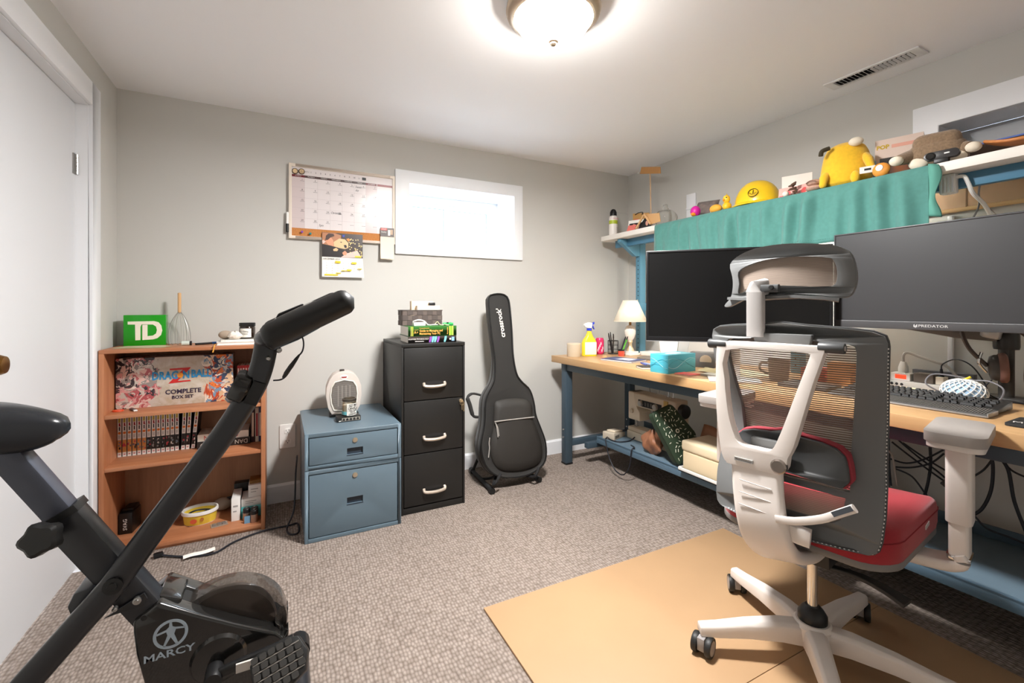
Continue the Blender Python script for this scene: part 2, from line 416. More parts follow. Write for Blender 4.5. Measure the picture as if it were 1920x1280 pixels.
c = MB(); c.box(XR+.17, vy0+.007, vz0+.007, XR+.1705, vy1-.007, vz1-.007); bm_ = M('dimming_sheet_grey', (206, 206, 208), .8); nt_ = bm_.node_tree; tl_ = nt_.nodes.new('ShaderNodeBsdfTranslucent'); tl_.inputs[0].default_value = rgb((206, 206, 208)); mx_s = nt_.nodes.new('ShaderNodeMixShader'); mx_s.inputs[0].default_value = .10
nt_.links.new(nt_.nodes['Principled BSDF'].outputs[0], mx_s.inputs[1]); nt_.links.new(tl_.outputs[0], mx_s.inputs[2]); nt_.links.new(mx_s.outputs[0], nt_.nodes['Material Output'].inputs[0])
obj('daylight_dimming_sheet', c, bm_, win2, smooth=0)  # added translucent sheet holding back daylight so the recess stays grey
for loc, size, rot in (((1.11, YB+W+.2, 1.714), (.8, .42), (PI/2, 0, 0)),):
    L = bpy.data.lights.new('window_portal', 'AREA'); L.shape = 'RECTANGLE'; L.size, L.size_y = size; L.cycles.is_portal = True
    lo = bpy.data.objects.new('window_portal', L); COL.objects.link(lo); lo.location = loc; lo.rotation_euler = rot
    lo.rotation_euler = (-PI/2, 0, 0) if rot[2] == 0 else (PI/2, 0, PI/2)

# ceiling light
cl = thing('ceiling_light', 'flush ceiling light with brushed bronze ring and glowing frosted glass bowl', 'ceiling light', (.868, 1.365, HC))
p = MB(); p.lathe([(0, 0), (.15, 0), (.166, -.012), (.170, -.03), (.164, -.045), (.150, -.055), (.142, -.058), (.138, -.05), (.13, -.045), (0, -.045)], 48)
obj('ring', p, M('bronze', (178, 160, 140), .38, .75), cl)
p = MB(); p.lathe([(.140, -.05), (.137, -.062), (.122, -.086), (.098, -.108), (.066, -.125), (.032, -.134), (0, -.137)], 48)
bowl = obj('glass_bowl', p, M('lit_glass', (255, 250, 240), .3, emit=(255, 250, 243), es=LAMP_GLOW), cl, smooth=80)
L = bpy.data.lights.new('lamp_light', 'AREA'); L.shape = 'DISK'; L.size = .24; L.energy = LAMP_POWER; L.color = (1, .99, .975)
lo = bpy.data.objects.new('lamp_light', L); COL.objects.link(lo); lo.location = (.868, 1.365, HC-.16)
p = MB(); p.lathe([(0, -.133), (.017, -.134), (.018, -.138), (.012, -.142), (.012, -.146), (.008, -.151), (0, -.153)], 20)
obj('finial', p, M('bronze'), cl)

# ceiling vent with slats
v = thing('ceiling_vent', 'long white slotted air vent in the ceiling', 'vent', (2.405, 1.075, HC))
p = MB(); p.prism([(-.05, -.185), (.05, -.185), (.05, .185), (-.05, .185)], 'z', -.006, 0, holes=[[(-.032, -.15), (-.032, .15), (.032, .15), (.032, -.15)]])
obj('vent_frame', p, M('vent_paint', (226, 226, 226), .4), v, bevel=.002)
p = MB(); p.box(-.032, -.15, -.0008, .032, .15, 0); obj('duct', p, M('duct_dark', (20, 20, 20), .8), v, smooth=0)
sl = None
for k in range(18):
    yk = -.142+k*.0167
    q = MB(); ang = .75 if k < 9 else -.75
    q.cbox((0, yk, -.006), (.064, .0012, .011), Matrix.Rotation(ang, 3, 'X')); obj('slat', q, M('vent_paint'), v, smooth=0)

# wall outlet behind the blue cabinet
o = thing('wall_outlet', 'white double power outlet on the wall beside the bookshelf', 'outlet', (.034, YB, .37))
p = MB(); p.prism(rrect(.082, .135, .006), 'y', -.006, 0); obj('cover_plate', p, WHITE, o, bevel=.002)
for z in (.03, -.03):
    r = MB(); r.prism(rrect(.034, .029, .008, cx=0, cy=z), 'y', -.0085, -.004); ro = obj('receptacle', r, M('receptacle', (240, 238, 234), .35), o, bevel=.0008)
    s_ = MB(); s_.box(-.0085, -.0092, z-.001, -.0065, -.008, z+.007); s_.box(.0055, -.0092, z-.001, .0075, -.008, z+.009); s_.lathe([(.0025, -.0092), (.0025, -.008)], 10, (0, 0, z-.007), 'y')
    obj('slots', s_, INK, ro, smooth=0)
# switch plate on right wall
sp = ox(1297, 390, XR)
o = thing('wall_plate', 'plain white rectangular plate fixed on the wall above the shelf', 'wall plate', (XR, sp.y, sp.z))
p = MB(); p.prism(rrect(.078, .20, .004), 'x', -.008, 0); obj('cover_plate', p, TRIM, o, bevel=.002)
p = MB(); p.box(-.014, -.039, -.008, -.004, .039, .006); obj('ledge', p, TRIM, o, bevel=.002)
# ================================================================ bookshelf and what is on it
oak = wood('oak_laminate', (158, 97, 62), (192, 132, 94), 0, .45); oakv = wood('oak_laminate_vertical', (158, 97, 62), (192, 132, 94), 2, .45)
oakb = wood('oak_back_panel', (140, 98, 70), (172, 126, 94), 2, .5)
BX0, BX1, BY0, BY1, BZ = -.706, -.070, 2.560, 2.866, .920
S1, S2, S3 = .632, .400, .030
bs = thing('bookshelf', 'low orange-brown wooden bookshelf with open shelves in the corner by the door', 'bookshelf', ((BX0+BX1)/2, (BY0+BY1)/2, 0))
for x in (BX0, BX1-.018):
    p = MB(); p.box(x, BY0, 0, x+.018, BY1, BZ-.016); obj('side_panel', p, oakv, bs, bevel=.001, world=True)
p = MB(); p.box(BX0, BY0, BZ-.016, BX1, BY1, BZ); obj('top_panel', p, oak, bs, bevel=.001, world=True)
for z, y0 in ((S1, BY0+.004), (S2, BY0+.004), (S3, BY0+.002)):
    p = MB(); p.box(BX0+.018, y0, z-.017, BX1-.018, BY1-.005, z); obj('shelf_board', p, oak, bs, bevel=.001, world=True)
p = MB(); p.box(BX0+.018, BY1-.005, .013, BX1-.018, BY1, BZ-.016); obj('back_panel', p, oakb, bs, smooth=0, world=True)
p = MB(); p.box(BX0+.018, BY0+.012, 0, BX1-.018, BY0+.024, .013); obj('kick_board', p, oak, bs, smooth=0, world=True)

def wthing(name, label, cat, base, group=None): return thing(name, label, cat, base, 0, group)
def wbox(name, x0, y0, z0, x1, y1, z1, mat, par, bevel=0.0008): 
    m = MB(); m.box(x0, y0, z0, x1, y1, z1); return obj(name, m, mat, par, bevel=bevel, world=True)

# green block sign
t = thing('sign_block', 'bright green block sign with big white T and D letters on the bookshelf', 'sign', (-.594, 2.812, BZ), .03)
p = MB(); p.box(-.082, -.03, 0, .082, .03, .150); obj('block', p, M('sign_green', (22, 150, 20), .25, coat=.3), t, bevel=.002)
cream = M('sign_white', (240, 232, 215), .5)
def td(pts): return [((u-342)/373*.164-.082, .150-(v-275)/270*.150) for u, v in pts]
p = MB(); p.prism(td([(380, 332), (610, 330), (650, 340), (675, 370), (684, 415), (672, 455), (640, 482), (600, 492), (507, 495), (507, 362), (552, 362), (552, 462), (600, 458), (628, 440), (636, 410), (628, 378), (600, 360), (500, 358), (490, 380), (490, 495), (446, 496), (444, 358), (380, 357)]), 'y', -.0315, -.029)
obj('lettering', p, cream, t, smooth=0)

# head massager: wooden handle, springy wires
t = thing('head_massager', 'wire head scratcher with a slim wooden handle standing on the bookshelf', 'massager', (-.458, 2.80, BZ))
p = MB(); p.lathe([(0, .262), (.0075, .260), (.0075, .168), (.006, .160), (0, .158)], 14, (.0, 0, 0)); obj('handle', p, M('pale_wood', (214, 170, 120), .45), t)
for k in range(12):
    a = 2*PI*k/12; c, s_ = math.cos(a), math.sin(a)
    q = MB(); q.tube(smooth_path([(0, 0, .168), (.012*c, .012*s_, .155), (.034*c, .034*s_, .115), (.045*c, .045*s_, .07), (.047*c, .047*s_, .03), (.043*c, .043*s_, .0025)], 3), .0007, 5); q.ball((.043*c, .043*s_, .0025), .0024, 6, 5)
    obj('wire', q, STEEL, t)
# crumpled pale plastic sheet
def crumple(x, y, sx, sy, h, seed):
    rr = random.Random(seed); k = [(rr.uniform(2, 9), rr.uniform(2, 9), rr.uniform(0, 6)) for _ in range(5)]
    def f(u, v):
        zz = sum(math.sin(u*a+v*b_+c) for a, b_, c in k)/5; e = min(1, 6*min(u, 1-u, v, 1-v))
        return (x+(u-.5)*sx*(1+.12*math.sin(9*v+seed)), y+(v-.5)*sy*(1+.15*math.sin(7*u+seed)), .001+max(0, (.45+zz*.55))*h*(.15+.85*e))
    return f
t = MB(); t.grid(crumple(0, 0, .20, .09, .012, 3), 22, 10)
o = obj('plastic_wrap', t, M('wrap', (214, 218, 180), .3, alpha=.55), None, smooth=25); o.location = (-.575, 2.655, BZ)
tag(o, 'crumpled pale green plastic wrap lying in front of the green sign', 'plastic wrap')
t = thing('lip_balm', 'small pale tube with black cap lying on the bookshelf top', 'lip balm', (-.42, 2.70, BZ))
p = MB(); p.rod((-.012, 0, .011), (.02, 0, .011), .011, 14); obj('tube', p, M('pale_mint', (200, 210, 200), .4), t)
p = MB(); p.rod((.02, 0, .011), (.028, 0, .011), .0108, 14); obj('cap', p, BLACK, t)

# notebooks, pen, ribbon, tissue, candle
t = thing('notebook', 'white notebook with ribbon bookmark lying on the bookshelf top', 'notebook', (-.200, 2.70, BZ), .05)
p = MB(); p.box(-.085, -.08, 0, .085, .10, .003); p.box(-.085, -.08, .013, .085, .10, .016); obj('cover', p, WHITE, t, bevel=.0008)
p = MB(); p.box(-.082, -.077, .003, .083, .097, .013); obj('pages', p, PAPER, t, smooth=0)
p = MB(); p.grid(lambda u, v: (-.088-.003*math.sin(3*u)+u*.006-.01*v*v, -.075-.072*min(1, v*1.6)-.001, .009-max(0, v-.55)*.08), 2, 12); obj('ribbon_bookmark', p, M('ribbon', (214, 150, 60), .6), t)
t = thing('notebook', 'slim white paper pad on top of the ribbon notebook', 'notebook', (-.192, 2.705, BZ+.0165), .12)
p = MB(); p.box(-.08, -.075, 0, .08, .085, .008); obj('pages', p, PAPER, t, bevel=.0006)
p = MB(); p.box(-.08, -.075, .008, .08, .085, .0092); obj('cover', p, M('pad_cover', (225, 222, 214), .5), t, smooth=0)
zt = BZ+.0165+.0094
t = MB(); t.ball((0, 0, .022), (.032, .02, .022), 14, 9); o = obj('stress_stone', t, M('stone_taupe', (168, 150, 132), .7), None); o.location = (-.250, 2.70, zt); tag(o, 'smooth taupe rounded stone resting on the notebooks', 'stone')
t = MB(); rr = random.Random(4)
t.ball((0, 0, .02), (.03, .022, .02), 14, 9); t.v = [tuple(c*(1+rr.uniform(-.16, .16)) for c in q) for q in t.v]; t.v = [(q[0], q[1], max(0, q[2])) for q in t.v]
o = obj('crumpled_tissue', t, M('tissue_white', (240, 232, 220), .8), None, smooth=20); o.location = (-.206, 2.650, zt); tag(o, 'crumpled white tissue beside the candle on the bookshelf', 'tissue')
t = thing('jar_candle', 'amber jar candle with black lid and white label on the bookshelf', 'candle', (-.155, 2.70, zt))
p = MB(); p.lathe([(0, 0), (.034, 0), (.0365, .004), (.0365, .058), (.033, .064), (0, .064)], 28); obj('jar', p, M('amber_glass', (40, 28, 20), .12, coat=.5), t)
p = MB(); p.lathe([(0, .064), (.036, .064), (.037, .066), (.037, .08), (.035, .082), (0, .082)], 28); obj('lid', p, BLACK, t)
p = MB(); p.grid(lambda u, v: (.0368*math.sin(-1.0+1.55*u), -.0368*math.cos(-1.0+1.55*u), .008+.045*v), 12, 1); obj('label', p, PAPER, t)
a = -.35
lettering("It's Giving", .0105, INK, t, (.0376*math.sin(a), -.0376*math.cos(a), .038), (math.cos(a), math.sin(a), 0), (0, 0, 1)); lettering('Fortunes', .0105, INK, t, (.0376*math.sin(a), -.0376*math.cos(a), .026), (math.cos(a), math.sin(a), 0), (0, 0, 1))
t = thing('pen', 'dark pen with blue end lying beside the ribbon notebook', 'pen', (-.338, 2.72, BZ), .6)
p = MB(); p.rod((-.045, 0, .0055), (.03, 0, .0055), .0055, 10); obj('barrel', p, BLACK, t)
p = MB(); p.rod((.03, 0, .006), (.05, 0, .006), .006, 10); obj('cap', p, M('blue_plastic', (40, 110, 190), .35), t)

# boxed set on the upper shelf: lettering kept, figures replaced by plain coloured patches
def boxart():
    m = bpy.data.materials.new('box_print'); m.use_nodes = True; nt = m.node_tree; b_ = nt.nodes['Principled BSDF']; b_.inputs['Roughness'].default_value = .22
    tc = nt.nodes.new('ShaderNodeTexCoord'); v = nt.nodes.new('ShaderNodeTexVoronoi'); v.inputs['Scale'].default_value = 38
    n = nt.nodes.new('ShaderNodeTexNoise'); n.inputs['Scale'].default_value = 14; n.inputs['Detail'].default_value = 6; n.inputs['Distortion'].default_value = 2.5
    nt.links.new(tc.outputs['Object'], n.inputs['Vector'])
    mxv = nt.nodes.new('ShaderNodeMix'); mxv.data_type = 'VECTOR'; mxv.inputs[0].default_value = .12; nt.links.new(tc.outputs['Object'], mxv.inputs[4]); nt.links.new(n.outputs['Color'], mxv.inputs[5]); nt.links.new(mxv.outputs[1], v.inputs['Vector'])
    sep = nt.nodes.new('ShaderNodeSeparateColor'); nt.links.new(v.outputs['Color'], sep.inputs[0])
    def ramp(cols, src):
        r = nt.nodes.new('ShaderNodeValToRGB'); r.color_ramp.interpolation = 'CONSTANT'
        el = r.color_ramp.elements
        while len(el) < len(cols): el.new(.5)
        for i, c in enumerate(cols): el[i].position = i/len(cols); el[i].color = rgb(c)
        nt.links.new(src, r.inputs[0]); return r
    rl = ramp([(222, 160, 158), (236, 224, 214), (186, 92, 96), (205, 196, 186), (60, 50, 55), (228, 190, 180), (150, 140, 135)], sep.outputs[0])
    rrt = ramp([(226, 122, 60), (232, 206, 178), (214, 176, 140), (205, 196, 186), (60, 70, 95), (238, 222, 205), (190, 80, 50), (120, 150, 175)], sep.outputs[0])
    base = nt.nodes.new('ShaderNodeValToRGB'); nt.links.new(n.outputs[0], base.inputs[0]); base.color_ramp.elements[0].position = .35; base.color_ramp.elements[1].position = .65
    base.color_ramp.elements[0].color = rgb((188, 172, 150)); base.color_ramp.elements[1].color = rgb((208, 199, 188))
    sx = nt.nodes.new('ShaderNodeSeparateXYZ'); nt.links.new(tc.outputs['Object'], sx.inputs[0])
    def side(lo, hi, frm, colr, prev):
        mr = nt.nodes.new('ShaderNodeMapRange'); mr.inputs[1].default_value = lo; mr.inputs[2].default_value = hi
        ad = nt.nodes.new('ShaderNodeMath'); ad.operation = 'MULTIPLY_ADD'; ad.inputs[1].default_value = .16; nt.links.new(n.outputs[0], ad.inputs[0]); nt.links.new(sx.outputs[0], ad.inputs[2])
        nt.links.new(ad.outputs[0], mr.inputs[0]); mx = nt.nodes.new('ShaderNodeMix'); mx.data_type = 'RGBA'; nt.links.new(mr.outputs[0], mx.inputs[0])
        nt.links.new(prev, mx.inputs[6]); nt.links.new(colr, mx.inputs[7]); return mx.outputs[2]
    o1 = side(.0, -.01, 0, rl.outputs[0], base.outputs[0]); o2 = side(.198, .208, 0, rrt.outputs[0], o1)
    nt.links.new(o2, b_.inputs['Base Color']); return m
t = thing('box_set', 'large printed cardboard box set with blue and red title lying on the upper shelf', 'box', (-.452, 2.772, S1), .02)
p = MB(); p.box(-.232, -.072, 0, .232, .072, .236); bo = obj('box', p, boxart(), t, bevel=.0015)
fy = -.0735
blue = M('title_blue', (44, 140, 196), .4); red = M('title_red', (196, 40, 38), .4); navy = M('title_navy', (52, 40, 62), .4)
p = MB(); p.prism([(-.03, .178), (.055, .180), (.05, .172), (.002, .116), (.05, .118), (.056, .112), (-.035, .106), (-.03, .112), (.022, .170), (-.028, .170)], 'y', fy, -.071); obj('title_letter', p, red, t, smooth=0)
lettering('DRAG', .052, blue, t, (-.047, fy-.0006, .144), (1, 0, 0), (0, 0, 1), squeeze=.72, bold=.0016); lettering('N', .052, blue, t, (.036, fy-.0006, .144), (1, 0, 0), (0, 0, 1), squeeze=.72, bold=.0016)
p = MB(); p.prism(circ(.0125, 18, .0125, .144), 'y', fy-.0012, fy); obj('title_ball', p, M('title_orange', (240, 150, 40), .4), t, smooth=0)
lettering('BALL', .052, blue, t, (.097, fy-.0006, .146), (1, 0, 0), (0, 0, 1), squeeze=.72, bold=.0016)
lettering('COMPLETE', .03, navy, t, (.025, fy, .064), (1, 0, 0), (0, 0, 1), squeeze=.98, bold=.0008); lettering('BOX SET', .022, navy, t, (.022, fy, .037), (1, 0, 0), (0, 0, 1), squeeze=1.0, bold=.0006)
# small things on the upper shelf lip
t = MB(); t.lathe([(0, 0), (.02, 0), (.021, .003), (.02, .006), (0, .007)], 20); o = obj('bottle_cap', t, M('orange_red', (220, 80, 40), .4), None); o.location = (-.663, 2.655, S1); tag(o, 'flat orange-red round disc on the upper shelf beside the box set', 'disc')
t = thing('usb_stick', 'dark USB stick with white end on the upper shelf before the box set', 'usb stick', (-.606, 2.64, S1), .5)
p = MB(); p.box(-.008, -.02, 0, .008, .025, .009); obj('body', p, M('dark_brown_plastic', (60, 52, 48), .4), t, bevel=.002); p = MB(); p.box(-.0065, -.036, .0015, .0065, -.02, .0075); obj('plug', p, WHITE, t, bevel=.001)
# little red paperbacks right of the box set
redm = M('book_red', (190, 38, 40), .5); rband = M('book_white_band', (235, 220, 210), .5)
first = None
for k in range(8):
    if first is None:
        first = thing('paperback', 'small red paperback in the tight row beside the box set', 'book', (0, 0, 0), 0, 'red paperbacks on the upper shelf')
        p = MB(); p.box(-.0055, -.058, 0, .0055, .06, .172); obj('cover', p, redm, first, bevel=.0008)
        p = MB(); p.box(-.0032, -.0586, .115, .0032, -.0575, .158); obj('spine_print', p, rband, first, smooth=0)
        p = MB(); p.box(-.0048, -.055, .172, .0048, .06, .1725); obj('pages', p, PAPER, first, smooth=0)
        first.location = (-.197, 2.79, S1)
    else: dup(first, (-.197+k*.0118, 2.79, S1))

# row of manga volumes on the middle shelf
mats = [M('manga_white', (238, 234, 228), .4), M('manga_gold', (186, 160, 60), .4), M('manga_red', (150, 26, 34), .4), M('manga_orange', (222, 122, 48), .4), M('manga_black', (26, 24, 26), .4), M('manga_grey', (150, 148, 150), .4), M('manga_tan', (212, 150, 84), .4), M('manga_teal', (110, 130, 140), .4), M('manga_pink', (196, 70, 84), .4)]
lean = [0]*13+[.035, .05, .09]
for k in range(16):
    rr = random.Random(k); h = .188; w = .0165
    t = thing('manga_volume', 'white-spined comic paperback with orange dot in the long matching row', 'book', (-.6785+k*.0184+(.006 if k > 12 else 0)+(.004 if k > 14 else 0), 2.80, S2+.0083*math.sin(lean[k])), 0, 'white comic paperbacks on the middle shelf')
    t.rotation_euler = (0, lean[k], 0)
    p = MB(); p.box(-w/2, -.063, 0, -w/2+.0008, .058, h); p.box(w/2-.0008, -.063, 0, w/2, .058, h); p.mat(1).box(-w/2+.0008, -.063, 0, w/2-.0008, -.0622, h); obj('cover', p, [mats[4], mats[0]], t, smooth=0)
    p = MB(); p.box(-w/2+.0008, -.0622, .001, w/2-.0008, .056, h-.001); obj('pages', p, PAPER, t, smooth=0)
    p = MB(); y0, y1 = -.0634, -.0628; hw = w/2-.001
    p.mat(1).box(-hw*.6, y0, h*.86, hw*.5, y1, h*.995); p.mat(2).prism([(-hw*.35, h*.77), (hw*.7, h*.77), (hw*.4, h*.80), (hw*.35, h*.85), (-hw*.35, h*.85)], 'y', y0, y1)
    p.mat(4).box(-hw*.3, y0, h*.66, hw*.3, y1, h*.755); p.mat(3).prism(circ(hw*.82, 12, 0, h*.60), 'y', y0, y1)
    for j in range(3): p.mat(5).box(-hw*.5+j*hw*.38, y0, h*.46, -hw*.5+j*hw*.38+.0012, y1, h*.545)
    p.mat(6 if k < 6 else 4).box(-hw, y0+.0002, h*.115, hw, y1, h*.425)
    for j in range(7):
        cx_, cz_ = rr.uniform(-hw*.7, hw*.7), rr.uniform(h*.16, h*.38); p.mat(rr.choice([3, 6, 7, 8, 4, 7]) if k < 7 else rr.choice([0, 4, 8, 7, 5])).prism(circ(rr.uniform(.0015, .0042), 7, cx_, cz_, rr.uniform(.002, .007)), 'y', y0-.0001-j*.00004, y1)
    p.mat(8).box(-hw*.5, y0, h*.05, hw*.5, y1, h*.07)
    obj('spine_print', p, mats, t, smooth=0)
# thick hardbacks lying flat, spine letters upside down
def flatbook(name, label, x0, x1, y0, y1, z, th, cover, txt, inkm, sz):
    t = thing(name, label, 'book', ((x0+x1)/2, (y0+y1)/2, z)); w, d_ = (x1-x0)/2, (y1-y0)/2
    p = MB(); p.box(-w, -d_, 0, w, d_, .003); p.box(-w, -d_, th-.003, w, d_, th); p.box(-w, -d_, .003, w, -d_+.002, th-.003); obj('cover', p, cover, t, smooth=0)
    p = MB(); p.box(-w+.004, -d_+.002, .003, w-.004, d_-.004, th-.003); obj('pages', p, PAPER, t, smooth=0)
    for s_, cx_ in txt: lettering(s_, sz, inkm, t, (cx_, -d_-.0004, th/2), (-1, 0, 0), (0, 0, -1), squeeze=.9)
    return t
flatbook('hardback_book', 'black hardback lying flat under a white one beside the comic row', -.372, -.143, 2.705, 2.856, S2, .036, M('book_black', (34, 30, 28), .4), [('INFERNO', -.045), ('DAN', .075)], M('book_silver', (215, 208, 198), .4), .03)
flatbook('hardback_book', 'white hardback with red spine letters lying on the black one', -.370, -.150, 2.71, 2.853, S2+.0362, .034, M('book_ivory', (226, 220, 208), .5), [('CRICHTON', -.01)], M('book_red_ink', (190, 44, 40), .4), .032)
for i, (x, c, h, lb) in enumerate(((-.131, (64, 40, 44), .185, 'dark maroon upright paperback at the end of the middle shelf'), (-.112, (190, 176, 160), .18, 'pale upright paperback between the maroon and navy ones'), (-.0968, (52, 56, 84), .182, 'navy upright paperback against the bookshelf side'))):
    t = thing('upright_paperback', lb, 'book', (x, 2.79, S2)); p = MB(); p.box(-.0085, -.07, 0, .0075, .06, h); obj('cover', p, M('pb%d' % i, c, .5), t, bevel=.0008)
    p = MB(); p.box(-.005, -.0706, .03, .004, -.0698, h-.03); obj('spine_print', p, M('pbp%d' % i, (210, 190, 170) if i != 1 else (150, 40, 50), .5), t, smooth=0)
    p = MB(); p.box(-.007, -.068, h, .006, .058, h+.0004); obj('pages', p, PAPER, t, smooth=0)

# bottom shelf
t = thing('graphics_box', 'small black cardboard box with white letters on the bottom shelf', 'box', (-.652, 2.79, S3), -.12)
p = MB(); p.box(-.026, -.05, 0, .026, .05, .098); obj('box', p, M('box_black', (18, 17, 17), .3), t, bevel=.001); p = MB(); p.box(-.02, -.03, .098, .022, .045, .112); obj('lid_flap', p, M('box_black'), t, bevel=.001)
lettering('SVAG', .022, M('letter_white', (220, 215, 210), .5), t, (0, -.0506, .045), (0, 0, 1), (-1, 0, 0))
t = thing('margarine_tub', 'yellow oval plastic tub with white rim on the bottom shelf', 'tub', (-.362, 2.735, S3))
p = MB(); p.lathe([(0, 0), (.064, 0), (.067, .003), (.073, .055), (.071, .055), (.064, .006), (0, .005)], 32, sq=.8); obj('bowl', p, M('tub_yellow', (228, 196, 70), .35), t)
p = MB(); p.lathe([(.071, .05), (.078, .05), (.079, .058), (.077, .066), (.071, .066), (.070, .058)], 32, sq=.8, ring=True); obj('rim', p, WHITE, t)
p = MB(); p.lathe([(0, -.0), (.0655, 0), (.0668, .005), (0, .005)], 32, (0, 0, .0002), sq=.8); obj('base_band', p, WHITE, t)
p = MB(); p.mat(0).prism(circ(.014, 14, -.02, .026, .011), 'y', -.0598, -.0582); p.mat(1).prism(circ(.008, 12, .015, .03, .010), 'y', -.0598, -.0582); obj('tub_print', p, [M('print_red', (190, 80, 50), .4), M('print_brown', (170, 110, 50), .4)], t, smooth=0)
t = MB(); t.tube(smooth_path([(.044*math.cos(a)+.004*math.sin(3*a), .033*math.sin(a), .011+.0017*k) for k, a in [(k, k*.7) for k in range(27)]], 3), .004, 6); o = obj('coiled_cable', t, M('cable_black', (28, 30, 38), .5), None); o.location = (-.362, 2.735, S3); tag(o, 'black coiled cable lying in the yellow tub', 'cable')
t = thing('clear_pouch', 'clear bulging plastic pouch behind the yellow tub on the bottom shelf', 'pouch', (-.277, 2.828, S3)); p = MB(); p.ball((0, 0, .034), (.045, .027, .034), 14, 9); obj('pouch', p, M('clear_plastic', (190, 175, 160), .2, alpha=.6), t); p = MB(); p.box(.02, -.006, .056, .045, .006, .066); obj('clip', p, BLACK, t, bevel=.001)
t = thing('blister_tray', 'small clear blister tray with grey chips on the bottom shelf', 'tray', (-.272, 2.645, S3), .2); p = MB(); p.box(-.035, -.02, 0, .035, .02, .004); obj('tray', p, M('clear_plastic'), t)
for k in range(3): p = MB(); p.box(-.03+k*.021, -.012, .004, -.014+k*.021, .012, .009); obj('chip', p, M('chip_grey', (120, 110, 105), .4), t, bevel=.001)
def carton(label, x0, y0, z0, x1, y1, z1, mat, line=None):
    t = thing('carton', label, 'box', ((x0+x1)/2, (y0+y1)/2, z0)); w, d_, h = (x1-x0)/2, (y1-y0)/2, z1-z0
    p = MB(); p.box(-w, -d_, 0, w, d_, h); obj('box', p, mat, t, bevel=.0008)
    p = MB(); p.box(-w*.6, -d_-.0004, h*.62, w*.5, -d_+.001, h*.70); p.box(-w*.6, -d_-.0004, h*.4, w*.2, -d_+.001, h*.46); obj('print', p, line or M('print_grey', (160, 158, 155), .5), t, smooth=0)
    return t
carton('slim white box standing upright on the bottom shelf', -.222, 2.655, S3, -.184, 2.80, S3+.112, WHITE)
carton('turquoise box lying beside the slim white one on the bottom shelf', -.180, 2.67, S3, -.091, 2.80, S3+.055, M('turquoise', (92, 190, 192), .45), M('tq2', (70, 160, 165), .5))
carton('flat white box on top of the turquoise one', -.180, 2.675, S3+.0555, -.091, 2.80, S3+.094, WHITE)
carton('small white box topmost of the stack on the bottom shelf', -.150, 2.69, S3+.0945, -.091, 2.79, S3+.155, M('white_carton', (228, 226, 222), .5))
carton('small yellow-brown carton on the topmost white box', -.145, 2.71, S3+.1555, -.093, 2.79, S3+.172, M('kraft_dark', (140, 100, 50), .6), M('kraft_ink', (110, 80, 40), .6))
carton('flat black box bridging the slim white and turquoise boxes', -.222, 2.81, S3, -.152, 2.855, S3+.135, M('box_black'), M('print_dark', (40, 40, 42), .5))
bt = None
for x, y in ((-.120, 2.605), (-.120, 2.641), (-.155, 2.641)):
    if bt is None:
        bt = thing('battery', 'silver and black upright battery at the front of the bottom shelf', 'battery', (x, y, S3), 0, 'batteries on the bottom shelf')
        p = MB(); p.lathe([(0, 0), (.016, 0), (.0165, .001), (.0165, .04)], 20); obj('case', p, M('battery_copper', (180, 160, 145), .3, .8), bt)
        p = MB(); p.lathe([(.0165, .04), (.0165, .058), (.015, .06), (0, .06)], 20); obj('band', p, BLACK, bt); p = MB(); p.lathe([(.005, .06), (.005, .063), (0, .0635)], 12); obj('terminal', p, CHROME, bt)
    else: dup(bt, (x, y, S3))
t = MB(); t.box(-.012, -.001, 0, .012, .001, .035); o = obj('blue_card', t, M('card_blue', (110, 150, 180), .4), None, smooth=0); o.location = (-.150, 2.60, S3); o.rotation_euler = (-.06, 0, 0); tag(o, 'small blue card standing beside the batteries', 'card')
t = MB()
for k in range(4): t.box(-.02+k*.011, -.006+.003*(k % 2), 0, -.012+k*.011, .006, .005)
o = obj('loose_screws', t, STEEL, None, bevel=.001); o.location = (-.14, 2.68, S3+.0945); 
bpy.data.objects.remove(o)
# ================================================================ filing cabinets
bluem = M('blue_steel', (96, 114, 126), .38, 0.0, bump=.02, bs=300, spec=.5); gap = M('gap_dark', (18, 22, 26), .8)
def drawer(par, x0, x1, z0, z1, y, mat, proud=.0, th=.018, bev=.0025, name='drawer'):
    p = MB(); p.box(x0, y-proud, z0, x1, y-proud+th, z1); return obj(name, p, mat, par, bevel=bev)
cab = thing('filing_cabinet', 'short blue-grey steel two-drawer cabinet beside the bookshelf', 'cabinet', (.323, 2.308, 0))
w, dp, hh = .225, .552, .512
p = MB()
def shell(z0, z1):
    p.box(-w, .0, z0, w, .004, z1) if False else None
    p.box(-w, 0, z0, -w+.016, dp, z1); p.box(w-.016, 0, z0, w, dp, z1); p.box(-w+.016, 0, z0, w-.016, dp, z0+.018); p.box(-w+.016, 0, z1-.018, w-.016, dp, z1); p.box(-w+.016, .03, z0+.018, w-.016, dp, z1-.018)
shell(0, .338); shell(.341, .512)
obj('body', p, bluem, cab, bevel=.0015)
p = MB(); p.box(-w+.016, .022, .018, w-.016, .03, .494); obj('gap', p, gap, cab, smooth=0)
lockm = M('lock_brass', (200, 190, 170), .3, .9)
